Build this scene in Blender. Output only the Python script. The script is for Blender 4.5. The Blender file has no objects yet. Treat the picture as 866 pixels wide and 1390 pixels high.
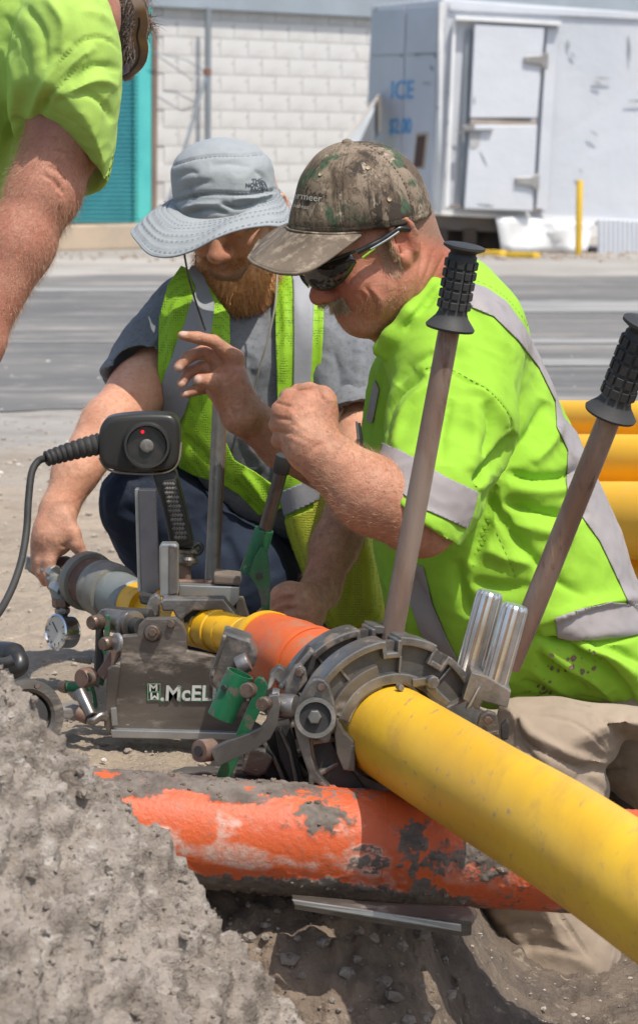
import bpy, bmesh, math, random
import numpy as np
from mathutils import Vector, Matrix, noise as mnoise
from mathutils.bvhtree import BVHTree
random.seed(7); RNG = np.random.RandomState(7)
SC = bpy.context.scene
COL = SC.collection
R = math.radians

# ---------------------------------------------------------------- camera
CAM_H = 0.87; FPX = 3500.0; CX0, CY0 = 433.0, 695.0
TH = math.atan((695 - 228) / FPX)
cam_data = bpy.data.cameras.new('camera')
cam = bpy.data.objects.new('camera', cam_data); COL.objects.link(cam)
cam.location = (0, 0, CAM_H)
cam.rotation_euler = (math.pi / 2 - TH, 0, 0)
cam_data.sensor_fit = 'HORIZONTAL'; cam_data.sensor_width = 24.0
cam_data.lens = FPX / 866.0 * 24.0
cam_data.clip_start = 0.1; cam_data.clip_end = 2000
cam_data.dof.use_dof = True
cam_data.dof.focus_distance = 3.25
cam_data.dof.aperture_fstop = 15.0
SC.camera = cam

# ---------------------------------------------------------------- sky and sun
SUN_DIR = Vector((0.29, -0.36, 0.885)).normalized()      # from the scene to the sun
elev = math.asin(SUN_DIR.z); azim = math.atan2(SUN_DIR.x, SUN_DIR.y)
world = bpy.data.worlds.new('World'); SC.world = world; world.use_nodes = True
wn = world.node_tree.nodes; wl = world.node_tree.links
sky = wn.new('ShaderNodeTexSky'); sky.sky_type = 'NISHITA'; sky.sun_disc = False
sky.sun_elevation = elev; sky.sun_rotation = azim; sky.dust_density = 2.5; sky.air_density = 1.2
wl.new(sky.outputs[0], wn['Background'].inputs[0]); wn['Background'].inputs[1].default_value = 0.15
sun_d = bpy.data.lights.new('sun', 'SUN'); sun_d.energy = 3.7; sun_d.angle = R(0.6); sun_d.color = (1.0, 0.935, 0.83)
sun = bpy.data.objects.new('sun', sun_d); COL.objects.link(sun)
sun.rotation_euler = SUN_DIR.to_track_quat('Z', 'Y').to_euler()
SC.view_settings.view_transform = 'Standard'; SC.view_settings.look = 'None'
SC.view_settings.exposure = 0.27; SC.view_settings.gamma = 1.0
SC.cycles.max_bounces = 6; SC.cycles.use_denoising = True

# ---------------------------------------------------------------- projection helpers
_c, _s = math.cos(TH), math.sin(TH)
def P(px, py, Y):
    """world point seen at photo pixel (px, py) that stands Y metres ahead of the camera"""
    r = (px - CX0) / FPX; u = -(py - CY0) / FPX
    dy = _c + u * _s; dz = -_s + u * _c
    t = Y / dy
    return Vector((t * r, Y, CAM_H + t * dz))
def PP(lst): return [P(*p) for p in lst]
def proj(co):
    """(n,3) world -> photo pixels (n,2)"""
    x = co[:, 0]; y = co[:, 1]; z = co[:, 2] - CAM_H
    f = y * _c - z * _s; u = y * _s + z * _c
    return np.stack([CX0 + FPX * x / f, CY0 - FPX * u / f], 1)
def gz(px, py, z=0.0):
    """ground point under a pixel at height z"""
    r = (px - CX0) / FPX; u = -(py - CY0) / FPX
    dy = _c + u * _s; dz = -_s + u * _c
    t = (z - CAM_H) / dz
    return Vector((t * r, t * dy, z))

# ---------------------------------------------------------------- objects
def link(name, me, parent=None):
    o = bpy.data.objects.new(name, me); COL.objects.link(o)
    if parent is not None: o.parent = parent; o.matrix_parent_inverse = parent.matrix_world.inverted()
    return o
def tag(o, label=None, cat=None, group=None, kind=None):
    if label: o['label'] = label
    if cat: o['category'] = cat
    if group: o['group'] = group
    if kind: o['kind'] = kind
    return o
def thing(name, label, cat, loc=(0, 0, 0), group=None):
    o = bpy.data.objects.new(name, None); COL.objects.link(o); o.location = loc
    o.empty_display_size = 0.05
    bpy.context.view_layer.update()
    o.matrix_world = Matrix.Translation(Vector(loc))
    return tag(o, label, cat, group)
def mesh(name, verts, faces, mat=None, parent=None, smooth=None, bevel=0, seg=2, recalc=True, attrs=None):
    """verts/faces -> ONE mesh object. smooth: None flat, angle in degrees otherwise"""
    me = bpy.data.meshes.new(name)
    me.from_pydata([tuple(v) for v in verts], [], [tuple(f) for f in faces])
    if recalc or bevel:
        bm = bmesh.new(); bm.from_mesh(me)
        bmesh.ops.remove_doubles(bm, verts=bm.verts, dist=1e-6)
        if recalc: bmesh.ops.recalc_face_normals(bm, faces=bm.faces)
        if bevel:
            es = [e for e in bm.edges if len(e.link_faces) == 2 and e.calc_face_angle(0) > R(28)]
            bmesh.ops.bevel(bm, geom=es, offset=bevel, segments=seg, profile=0.6, affect='EDGES', clamp_overlap=True)
        bm.to_mesh(me); bm.free()
    if smooth is not None:
        me.polygons.foreach_set('use_smooth', [True] * len(me.polygons))
        if smooth < 179: me.set_sharp_from_angle(angle=R(smooth))
    if mat: me.materials.append(mat)
    return link(name, me, parent)
def npmesh(name, V, F, mat, parent=None, attrs=None, mats=None):
    """fast numpy mesh; F is (n,4) or (n,3)"""
    me = bpy.data.meshes.new(name)
    V = np.asarray(V, np.float32); F = np.asarray(F, np.int32); k = F.shape[1]
    me.vertices.add(len(V)); me.vertices.foreach_set('co', V.ravel())
    me.loops.add(F.size); me.loops.foreach_set('vertex_index', F.ravel())
    me.polygons.add(len(F)); me.polygons.foreach_set('loop_start', np.arange(0, F.size, k, dtype=np.int32))
    me.polygons.foreach_set('loop_total', np.full(len(F), k, np.int32))
    me.polygons.foreach_set('use_smooth', np.ones(len(F), bool))
    me.update(calc_edges=True); me.validate()
    if attrs:
        for an, av in attrs.items():
            a = me.attributes.new(an, 'FLOAT', 'POINT'); a.data.foreach_set('value', np.asarray(av, np.float32))
    if mat: me.materials.append(mat)
    return link(name, me, parent)
class MB:
    def __init__(s): s.v = []; s.f = []
    def add(s, vf):
        n = len(s.v); s.v += [tuple(v) for v in vf[0]]; s.f += [tuple(i + n for i in f) for f in vf[1]]; return s
    def build(s, name, mat, parent=None, **k): return mesh(name, s.v, s.f, mat, parent, **k)

# ---------------------------------------------------------------- shapes
def frame_of(d, up=Vector((0, 0, 1))):
    d = Vector(d).normalized()
    if abs(d.dot(up)) > 0.98: up = Vector((0, 1, 0))
    a = d.cross(up).normalized(); return a, a.cross(d).normalized()
def tube(pts, rad, n=16, caps=True):
    pts = [Vector(p) for p in pts]; m = len(pts)
    if not hasattr(rad, '__len__'): rad = [rad] * m
    V = []; Fc = []
    t0 = (pts[1] - pts[0]).normalized(); a, b = frame_of(t0)
    for i in range(m):
        t = (pts[min(i + 1, m - 1)] - pts[max(i - 1, 0)]).normalized()
        a = (a - t * a.dot(t)).normalized(); b = t.cross(a)
        for j in range(n):
            w = 2 * math.pi * j / n
            V.append(pts[i] + (a * math.cos(w) + b * math.sin(w)) * rad[i])
    for i in range(m - 1):
        for j in range(n):
            k = (j + 1) % n
            Fc.append((i * n + j, i * n + k, (i + 1) * n + k, (i + 1) * n + j))
    if caps:
        Fc.append(tuple(range(n))[::-1]); Fc.append(tuple((m - 1) * n + j for j in range(n)))
    return V, Fc
def crom(pts, k=6, closed=False):
    pts = [Vector(p) for p in pts]; n = len(pts); out = []
    rng = range(n) if closed else range(n - 1)
    for i in rng:
        p0 = pts[(i - 1) % n] if closed else pts[max(i - 1, 0)]
        p1 = pts[i]; p2 = pts[(i + 1) % n]
        p3 = pts[(i + 2) % n] if closed else pts[min(i + 2, n - 1)]
        for j in range(k):
            t = j / k
            out.append(0.5 * ((2 * p1) + (p2 - p0) * t + (2 * p0 - 5 * p1 + 4 * p2 - p3) * t * t + (3 * p1 - p0 - 3 * p2 + p3) * t ** 3))
    if not closed: out.append(pts[-1])
    return out
def lathe(prof, o, axis, n=24, cap=True):
    """prof: list of (distance along axis, radius)"""
    axis = Vector(axis).normalized(); a, b = frame_of(axis); o = Vector(o)
    V = []; Fc = []; m = len(prof)
    for h, r in prof:
        for j in range(n):
            w = 2 * math.pi * j / n
            V.append(o + axis * h + (a * math.cos(w) + b * math.sin(w)) * max(r, 1e-5))
    for i in range(m - 1):
        for j in range(n):
            k = (j + 1) % n
            Fc.append((i * n + j, i * n + k, (i + 1) * n + k, (i + 1) * n + j))
    if cap:
        Fc.append(tuple(range(n))[::-1]); Fc.append(tuple((m - 1) * n + j for j in range(n)))
    return V, Fc
def prism(poly, vec):
    n = len(poly); vec = Vector(vec); V = [Vector(p) for p in poly] + [Vector(p) + vec for p in poly]
    Fc = [tuple(range(n)), tuple(range(2 * n - 1, n - 1, -1))]
    for i in range(n):
        k = (i + 1) % n; Fc.append((i, i + n, k + n, k))
    return V, Fc
def box(c, sx, sy, sz, ax=None):
    c = Vector(c); A = ax or (Vector((1, 0, 0)), Vector((0, 1, 0)), Vector((0, 0, 1)))
    V = [c + A[0] * sx / 2 * i + A[1] * sy / 2 * j + A[2] * sz / 2 * k for i in (-1, 1) for j in (-1, 1) for k in (-1, 1)]
    return V, [(0, 1, 3, 2), (4, 6, 7, 5), (0, 4, 5, 1), (2, 3, 7, 6), (0, 2, 6, 4), (1, 5, 7, 3)]
def beam(a, b, w, h, up=Vector((0, 0, 1))):
    a = Vector(a); b = Vector(b); d = b - a; s, u = frame_of(d, up)
    return box((a + b) / 2, w, d.length, h, (s, d.normalized(), u))
def plate(poly, Y, th, vec=(0, 1, 0)):
    """flat plate cut to an outline; Y a number or a list per corner"""
    pts = [P(p[0], p[1], (p[2] if len(p) > 2 else Y)) for p in poly]
    return prism(pts, Vector(vec).normalized() * th)
def strip(line, w, Y, th, vec=(0, 1, 0)):
    """bar of width w (photo px) following a polyline, th deep"""
    n = len(line); L = []; Rr = []
    for i in range(n):
        a = line[max(i - 1, 0)]; b = line[min(i + 1, n - 1)]
        dx, dy = b[0] - a[0], b[1] - a[1]; l = math.hypot(dx, dy) or 1
        ww = w[i] if hasattr(w, '__len__') else w
        nx, ny = -dy / l * ww / 2, dx / l * ww / 2
        yy = line[i][2] if len(line[i]) > 2 else Y
        L.append((line[i][0] + nx, line[i][1] + ny, yy)); Rr.append((line[i][0] - nx, line[i][1] - ny, yy))
    return plate(L + Rr[::-1], Y, th, vec)
def bolt_hex(c, axis, r, h, n=6):
    return lathe([(0, r), (h * .8, r), (h, r * .85)], c, axis, n)

# ---------------------------------------------------------------- value noise on arrays
def wnoise(p, scale, seed=0, n=7):
    rs = np.random.RandomState(seed); out = np.zeros(len(p))
    q = p * scale
    for i in range(n):
        d = rs.normal(size=3); d /= np.linalg.norm(d); f = rs.uniform(.6, 1.7)
        d2 = rs.normal(size=3); d2 /= np.linalg.norm(d2)
        out += np.sin(q @ d * f * 6.283 + rs.uniform(0, 6.283) + 1.3 * np.sin(q @ d2 * f * 3.1 + rs.uniform(0, 6.28)))
    return out / math.sqrt(n)

# ---------------------------------------------------------------- implicit surfaces
def to_np(v): return np.array(v, dtype=np.float64)
def Cap(a, b, ra, rb, k=.012, op='u'):
    a = to_np(a); b = to_np(b)
    return dict(t='cap', a=a, b=b, ra=ra, rb=rb, k=k, op=op, c=(a + b) / 2, R=np.linalg.norm(b - a) / 2 + max(ra, rb))
def Ell(c, rad, M=None, k=.012, op='u'):
    c = to_np(c); rad = to_np(rad); M = np.eye(3) if M is None else to_np(M)
    return dict(t='ell', c=c, rad=rad, M=M, k=k, op=op, R=max(rad))
def Box(c, half, M=None, rnd=.005, k=.006, op='u'):
    c = to_np(c); half = to_np(half); M = np.eye(3) if M is None else to_np(M)
    return dict(t='box', c=c, half=half, M=M, rnd=rnd, k=k, op=op, R=np.linalg.norm(half) + rnd)
def Plane(c, nrm, k=.004, op='i'):
    nrm = to_np(nrm); nrm /= np.linalg.norm(nrm)
    return dict(t='pl', c=to_np(c), n=nrm, k=k, op=op, R=1e9)
def Inf(poly, Y, T, w, k=.012, op='u', sub=4, off=0.0):
    """body of elliptical thickness with the given outline. poly (px,py[,Y]); Y number"""
    pts = [(p[0], p[1], (p[2] if len(p) > 2 else Y)) for p in poly]
    A = np.array([[1, p[0] / 500, p[1] / 500] for p in pts]); yy = np.array([p[2] for p in pts])
    coef, *_ = np.linalg.lstsq(A, yy, rcond=None)
    sm = crom([Vector((p[0], p[1], 0)) for p in pts], sub, True) if sub > 1 else [Vector(p) for p in pts]
    E = np.array([[p.x, p.y] for p in sm])
    W = np.array([P(p[0], p[1], p[2]) for p in pts]); c = W.mean(0)
    lo = E.min(0) - 60; hi = E.max(0) + 60; g = 2.0; nu, nv = ((hi - lo) / g).astype(int) + 2
    uu, vv = np.meshgrid(lo[0] + np.arange(nu) * g, lo[1] + np.arange(nv) * g, indexing='ij')
    D = poly_sd(np.stack([uu.ravel(), vv.ravel()], 1), E).reshape(nu, nv)
    return dict(t='inf', D=D, lo=lo, g=g, coef=coef, T=T, w=w, k=k, op=op, c=c, R=np.linalg.norm(W - c, axis=1).max() + T, off=off)
def Grp(prims, c, Rr, k=.012, op='u'):
    return dict(t='grp', prims=prims, c=to_np(c), R=Rr, k=k, op=op)
def poly_sd(uv, E):
    """signed distance (positive inside) of points to polygon, px"""
    n = len(E); best = np.full(len(uv), 1e18); inside = np.zeros(len(uv), bool)
    x = uv[:, 0]; y = uv[:, 1]
    for i in range(n):
        a = E[i]; b = E[(i + 1) % n]; e = b - a; L = e @ e + 1e-12
        wx = x - a[0]; wy = y - a[1]
        t = np.clip((wx * e[0] + wy * e[1]) / L, 0, 1)
        dx = wx - t * e[0]; dy = wy - t * e[1]
        best = np.minimum(best, dx * dx + dy * dy)
        if a[1] != b[1]:
            cnd = (a[1] > y) != (b[1] > y)
            inside ^= cnd & (x < (b[0] - a[0]) * (y - a[1]) / (b[1] - a[1]) + a[0])
    d = np.sqrt(best); return np.where(inside, d, -d)
def peval(pr, p):
    t = pr['t']
    if t == 'cap':
        ab = pr['b'] - pr['a']; L = ab @ ab + 1e-12; q = p - pr['a']
        h = np.clip((q @ ab) / L, 0, 1)
        return np.linalg.norm(q - h[:, None] * ab, axis=1) - (pr['ra'] + (pr['rb'] - pr['ra']) * h)
    if t == 'ell':
        q = (p - pr['c']) @ pr['M'].T
        k0 = np.linalg.norm(q / pr['rad'], axis=1); k1 = np.linalg.norm(q / pr['rad'] ** 2, axis=1) + 1e-9
        return k0 * (k0 - 1) / k1
    if t == 'box':
        q = np.abs((p - pr['c']) @ pr['M'].T) - (pr['half'] - pr['rnd'])
        return np.linalg.norm(np.maximum(q, 0), axis=1) + np.minimum(q.max(1), 0) - pr['rnd']
    if t == 'grp': return fold_eval(pr['prims'], p)
    if t == 'pl': return (p - pr['c']) @ pr['n']
    if t == 'inf':
        uv = proj(p); yc = pr['coef'][0] + pr['coef'][1] * uv[:, 0] / 500 + pr['coef'][2] * uv[:, 1] / 500
        D = pr['D']; q = (uv - pr['lo']) / pr['g']; q0 = np.clip(q, 0, np.array(D.shape) - 1.001); i0 = q0.astype(int); fr_ = q0 - i0
        dd = (D[i0[:, 0], i0[:, 1]] * (1 - fr_[:, 0]) + D[i0[:, 0] + 1, i0[:, 1]] * fr_[:, 0]) * (1 - fr_[:, 1]) + (D[i0[:, 0], i0[:, 1] + 1] * (1 - fr_[:, 0]) + D[i0[:, 0] + 1, i0[:, 1] + 1] * fr_[:, 0]) * fr_[:, 1]
        dd = dd - np.linalg.norm(q - q0, axis=1) * pr['g']
        e = dd * p[:, 1] / FPX
        q = 1 - np.minimum(e / pr['w'], 1); s = (p[:, 1] - yc) / pr['T']
        return (np.sqrt(q * q + s * s) - 1) * min(pr['w'], pr['T'] * .8) - pr['off']
def smin(a, b, k):
    h = np.clip(.5 + .5 * (b - a) / k, 0, 1); return b * (1 - h) + a * h - k * h * (1 - h)
def fold_eval(prims, p):
    d = np.full(len(p), 1.0)
    for pr in prims:
        v = peval(pr, p); k = pr['k']
        if pr['op'] == 'u': d = smin(d, v, k)
        elif pr['op'] == 's': d = -smin(-d, v, k)
        else: d = -smin(-d, -v, k)
    return d
def sdf_mesh(prims, h, smooth=1, lo=None, hi=None, pad=.02):
    """surface-nets mesh of the prims at voxel h; returns V, quads, normals"""
    us = [p for p in prims if p['op'] == 'u']
    mn = np.min([(p['c'] - p['R']) for p in us], 0) - pad; mx = np.max([(p['c'] + p['R']) for p in us], 0) + pad
    if lo is not None: mn = np.maximum(mn, lo)
    if hi is not None: mx = np.minimum(mx, hi)
    B = 12; nb = np.ceil((mx - mn) / (h * B)).astype(int); n = nb * B + 1
    G = np.full(n, .06, np.float32)
    bi = np.stack(np.meshgrid(*[np.arange(k) for k in nb], indexing='ij'), -1).reshape(-1, 3)
    bc = mn + (bi + .5) * h * B; br = h * B * .5 * 1.733
    pv = [peval(pr, bc) for pr in prims]; cv = np.full(len(bc), 1.0)
    for pr, v in zip(prims, pv):
        k = pr['k']; cv = smin(cv, v, k) if pr['op'] == 'u' else -smin(-cv, v if pr['op'] == 's' else -v, k)
    # conservative: inflate prims have loose distances
    slack = br * 1.08 + .010
    lin = np.arange(B + 1)
    loc = np.stack(np.meshgrid(lin, lin, lin, indexing='ij'), -1).reshape(-1, 3) * h
    for i in range(len(bi)):
        a = bi[i] * B
        if abs(cv[i]) > slack:
            G[a[0]:a[0] + B + 1, a[1]:a[1] + B + 1, a[2]:a[2] + B + 1] = cv[i]; continue
    for i in range(len(bi)):
        if abs(cv[i]) <= slack:
            a = bi[i] * B
            act_ = [pr for pr, v in zip(prims, pv) if (v[i] > -(br + pr['k'] + .01) if pr['op'] == 'i' else v[i] < br * 1.1 + pr['k'] + .01 + max(0, cv[i]))]
            v = fold_eval(act_, mn + a * h + loc)
            G[a[0]:a[0] + B + 1, a[1]:a[1] + B + 1, a[2]:a[2] + B + 1] = v.reshape(B + 1, B + 1, B + 1)
    S = G < 0
    nx, ny, nz = n - 1
    cs = np.zeros((nx, ny, nz), np.uint8)
    for dx in (0, 1):
        for dy in (0, 1):
            for dz in (0, 1): cs += S[dx:dx + nx, dy:dy + ny, dz:dz + nz]
    act = np.argwhere((cs > 0) & (cs < 8)); del cs
    idx = np.full((nx, ny, nz), -1, np.int32); idx[act[:, 0], act[:, 1], act[:, 2]] = np.arange(len(act))
    crn = np.array([(x, y, z) for x in (0, 1) for y in (0, 1) for z in (0, 1)])
    vals = np.stack([G[act[:, 0] + c[0], act[:, 1] + c[1], act[:, 2] + c[2]] for c in crn], 1)
    acc = np.zeros((len(act), 3)); cnt = np.zeros(len(act))
    for i in range(8):
        for j in range(i + 1, 8):
            if np.abs(crn[i] - crn[j]).sum() == 1:
                a = vals[:, i]; b = vals[:, j]; m = (a < 0) != (b < 0)
                t = np.where(m, a / (a - b + 1e-20), 0)
                acc += (m[:, None] * (crn[i] + t[:, None] * (crn[j] - crn[i]))); cnt += m
    V = mn + (act + acc / cnt[:, None]) * h
    quads = []
    for ax in range(3):
        u, w = [(1, 2), (2, 0), (0, 1)][ax]
        sl0 = [slice(None)] * 3; sl1 = [slice(None)] * 3; sl0[ax] = slice(0, -1); sl1[ax] = slice(1, None)
        s0 = S[tuple(sl0)]; s1 = S[tuple(sl1)]
        e = np.argwhere(s0 != s1)
        ok = (e[:, u] > 0) & (e[:, w] > 0) & (e[:, u] < n[u] - 1) & (e[:, w] < n[w] - 1); e = e[ok]
        flip = s0[e[:, 0], e[:, 1], e[:, 2]]
        def I(du, dw):
            q = e.copy(); q[:, u] -= du; q[:, w] -= dw; return idx[q[:, 0], q[:, 1], q[:, 2]]
        Q = np.stack([I(0, 0), I(1, 0), I(1, 1), I(0, 1)], 1)
        Q[~flip] = Q[~flip][:, ::-1]
        quads.append(Q)
    Q = np.concatenate(quads); Q = Q[(Q >= 0).all(1)]
    E = np.concatenate([Q[:, [0, 1]], Q[:, [1, 2]], Q[:, [2, 3]], Q[:, [3, 0]]])
    for _ in range(smooth): V = lap(V, E, .5)
    return V, Q
def lap(V, E, f=.5):
    acc = np.zeros_like(V); cnt = np.zeros(len(V))
    for k in range(3): acc[:, k] = np.bincount(E[:, 0], V[E[:, 1], k], len(V)) + np.bincount(E[:, 1], V[E[:, 0], k], len(V))
    cnt = np.bincount(E[:, 0], minlength=len(V)) + np.bincount(E[:, 1], minlength=len(V))
    return V + f * (acc / np.maximum(cnt, 1)[:, None] - V)
def vnormals(V, Q):
    a = V[Q[:, 2]] - V[Q[:, 0]]; b = V[Q[:, -1]] - V[Q[:, 1]] if Q.shape[1] == 4 else V[Q[:, 2]] - V[Q[:, 1]]
    fn = np.cross(a, b); N = np.zeros_like(V)
    for c in range(Q.shape[1]):
        for k in range(3): N[:, k] += np.bincount(Q[:, c], fn[:, k], len(V))
    return N / (np.linalg.norm(N, axis=1)[:, None] + 1e-12)
def line_d(uv, line):
    """distance in px to a polyline and the 0..1 parameter along it"""
    pts = np.array([(p[0], p[1]) for p in line], float); seg = np.linalg.norm(np.diff(pts, axis=0), axis=1); L = seg.sum(); acc = 0
    best = np.full(len(uv), 1e9); par = np.zeros(len(uv)); side = np.zeros(len(uv))
    for i in range(len(pts) - 1):
        a = pts[i]; e = pts[i + 1] - a; l2 = e @ e + 1e-9; q = uv - a
        t = np.clip(q @ e / l2, 0, 1); d = np.linalg.norm(q - t[:, None] * e, axis=1)
        m = d < best; best[m] = d[m]; par[m] = (acc + t[m] * seg[i]) / L
        cr = q[:, 0] * e[1] - q[:, 1] * e[0]; side[m] = np.sign(cr[m]); acc += seg[i]
    return best, par, side
def folds(V, Q, F):
    """push ridges/grooves into the camera side: F = [(line px, width px, height m)]; asym>0 makes a step"""
    N = vnormals(V, Q); uv = proj(V); D = np.zeros(len(V))
    view = V - np.array([0, 0, CAM_H]); view /= np.linalg.norm(view, axis=1)[:, None]
    fac = np.clip(-(N * view).sum(1) * 2.2 + .25, 0, 1)
    for f in F:
        ln, w, hgt = f[:3]; step = f[3] if len(f) > 3 else 0
        if len(ln) > 2:
            ln = [(p.x, p.y) for p in crom([Vector((p[0], p[1], 0)) for p in ln], 4)]
        la = np.array(ln); m_ = ((uv > la.min(0) - 5 * w) & (uv < la.max(0) + 5 * w)).all(1); ix = np.where(m_)[0]
        if len(ix) == 0: continue
        d, t, sd = line_d(uv[ix], ln)
        tap = np.clip(np.minimum(t, 1 - t) * 4 + (f[4] if len(f) > 4 else .0), 0, 1)
        if step: prof = np.exp(-(d / w) ** 2 * np.where(sd * step > 0, .25, 3.0))
        else: prof = np.exp(-(d / w) ** 2) if hgt > 0 or w < 3 else (.55 * np.exp(-d / (w * .55)) + .45 * np.exp(-(d / w) ** 2))
        D[ix] += hgt * prof * np.sqrt(tap)
    return V + N * (D * fac)[:, None]
def clip_mesh(V, Q, s):
    """keep the part with s>0, cutting faces exactly; returns V, tris"""
    T = np.concatenate([Q[:, [0, 1, 2]], Q[:, [0, 2, 3]]]) if Q.shape[1] == 4 else Q
    st = s[T] > 0; cnt = st.sum(1); full = T[cnt == 3]; part = T[(cnt > 0) & (cnt < 3)]
    nv = list(V); cache = {}; out = []
    def cut(a, b):
        k = (min(a, b), max(a, b))
        if k not in cache:
            t = s[a] / (s[a] - s[b]); nv.append(V[a] + (V[b] - V[a]) * t); cache[k] = len(nv) - 1
        return cache[k]
    for tri in part:
        poly = []
        for i in range(3):
            a, b = tri[i], tri[(i + 1) % 3]
            if s[a] > 0: poly.append(a)
            if (s[a] > 0) != (s[b] > 0): poly.append(cut(a, b))
        for i in range(1, len(poly) - 1): out.append((poly[0], poly[i], poly[i + 1]))
    T2 = np.array(list(map(tuple, full)) + out, np.int64).reshape(-1, 3)
    used, inv = np.unique(T2, return_inverse=True)
    return np.array(nv)[used], inv.reshape(-1, 3)
def shell(name, V, Q, mat, parent, polys, off, thick=.0012, front=True, Y0=None, cut_d=None, attrs=None):
    """cloth tape: the bit of surface inside an outline, lifted and given thickness"""
    N = vnormals(V, Q); uv = proj(V)
    s = np.full(len(V), -1e3)
    for p in polys:
        E = np.array([(q[0], q[1]) for q in p], float); s = np.maximum(s, poly_sd(uv, E))
    if front:
        view = V - np.array([0, 0, CAM_H]); view /= np.linalg.norm(view, axis=1)[:, None]
        s = np.minimum(s, -(N * view).sum(1) * 60 + 6)
    V2, T = clip_mesh(V + N * off, Q, s)
    if len(T) == 0: return None
    lab = np.arange(len(V2))
    for _ in range(400):
        m = lab[T].min(1); new = lab.copy()
        for c in range(3): np.minimum.at(new, T[:, c], m)
        new = new[new]
        if (new == lab).all(): break
        lab = new
    ids, cn = np.unique(lab[T[:, 0]], return_counts=True); ids = ids[cn > cn.max() * .15]
    T = T[lab[T[:, 0]] == min(ids, key=lambda q: V2[lab == q][:, 1].mean())]
    used, inv = np.unique(T, return_inverse=True); V2 = V2[used]; T = inv.reshape(-1, 3)
    o = npmesh(name, V2, T, mat, parent)
    m = o.modifiers.new('thick', 'SOLIDIFY'); m.thickness = thick; m.offset = 1
    return o
# ================================================================ materials
def mk(name, c1, c2=None, sc=8, rough=.7, metal=0, c3=None, sc3=25, lo3=.55, hi3=.62, bump=.0, bsc=60, det=6, spec=.5,
       stretch=(1, 1, 1), rough3=None, rotz=None, c4=None, sc4=120, lo4=.6, hi4=.66, bdist=.004, sheen=0, lo=.35, hi=.65, metal3=None, coat=0, sss=0, edge=None, crease_shade=None):
    """procedural surface: c1/c2 mottled, c3 and c4 patches (dirt, rust, chips), fine relief"""
    m = bpy.data.materials.new(name); m.use_nodes = True; nt = m.node_tree; n = nt.nodes; l = nt.links
    b = n['Principled BSDF']; tc = n.new('ShaderNodeTexCoord'); mp = n.new('ShaderNodeMapping'); mp.inputs[3].default_value = stretch
    src_ = tc.outputs['Object']
    if rotz is not None:
        m0 = n.new('ShaderNodeMapping'); m0.inputs[2].default_value = (0, 0, rotz); l.new(src_, m0.inputs[0]); src_ = m0.outputs[0]
    l.new(src_, mp.inputs[0]); vec = mp.outputs[0]
    def noi(s, d=det, r=.6, w=None):
        t = n.new('ShaderNodeTexNoise'); t.inputs['Scale'].default_value = s; t.inputs['Detail'].default_value = d; t.inputs['Roughness'].default_value = r
        l.new(vec, t.inputs['Vector']); return t.outputs[0]
    def ramp(src, a, z):
        t = n.new('ShaderNodeMapRange'); t.inputs[1].default_value = a; t.inputs[2].default_value = z; l.new(src, t.inputs[0]); t.interpolation_type = 'SMOOTHSTEP'; return t.outputs[0]
    def mix(f, a, z):
        t = n.new('ShaderNodeMix'); t.data_type = 'RGBA'; l.new(f, t.inputs[0])
        for s, v in ((6, a), (7, z)):
            if isinstance(v, tuple): t.inputs[s].default_value = (*v, 1)
            else: l.new(v, t.inputs[s])
        return t.outputs[2]
    col = c1
    if c2: col = mix(ramp(noi(sc), lo, hi), c1, c2)
    rg = None
    if c3:
        f3 = ramp(noi(sc3, 8, .7), lo3, hi3); col = mix(f3, col, c3)
        if rough3 is not None:
            t = n.new('ShaderNodeMix'); l.new(f3, t.inputs[0]); t.inputs[2].default_value = rough; t.inputs[3].default_value = rough3; rg = t.outputs[0]
        if metal3 is not None:
            t = n.new('ShaderNodeMix'); l.new(f3, t.inputs[0]); t.inputs[2].default_value = metal; t.inputs[3].default_value = metal3; l.new(t.outputs[0], b.inputs['Metallic'])
    if c4: col = mix(ramp(noi(sc4, 4, .6), lo4, hi4), col, c4)
    if edge or crease_shade:
        ge = n.new('ShaderNodeNewGeometry').outputs['Pointiness']
        if crease_shade: col = mix(ramp(ge, .495, .44), col, crease_shade)  # concave creases darkened, their shade mixed into the base colour
        if edge: col = mix(ramp(ge, .54, .72), col, edge)  # convex edges lightened: wear plus glints painted into the base colour
    if isinstance(col, tuple): b.inputs['Base Color'].default_value = (*col, 1)
    else: l.new(col, b.inputs['Base Color'])
    b.inputs['Roughness'].default_value = rough
    if rg is not None: l.new(rg, b.inputs['Roughness'])
    if metal3 is None: b.inputs['Metallic'].default_value = metal
    b.inputs['Specular IOR Level'].default_value = spec
    if sheen: b.inputs['Sheen Weight'].default_value = sheen
    if coat: b.inputs['Coat Weight'].default_value = coat; b.inputs['Coat Roughness'].default_value = .25
    if sss:
        b.inputs['Subsurface Weight'].default_value = sss; b.inputs['Subsurface Radius'].default_value = (.012, .005, .003); b.inputs['Subsurface Scale'].default_value = .5
    if bump:
        bp = n.new('ShaderNodeBump'); bp.inputs['Strength'].default_value = bump; bp.inputs['Distance'].default_value = bdist
        l.new(noi(bsc, 8, .65), bp.inputs['Height']); l.new(bp.outputs[0], b.inputs['Normal'])
    m['nt'] = 1
    return m
def nodes_of(m): return m.node_tree.nodes, m.node_tree.links, m.node_tree.nodes['Principled BSDF']

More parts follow.
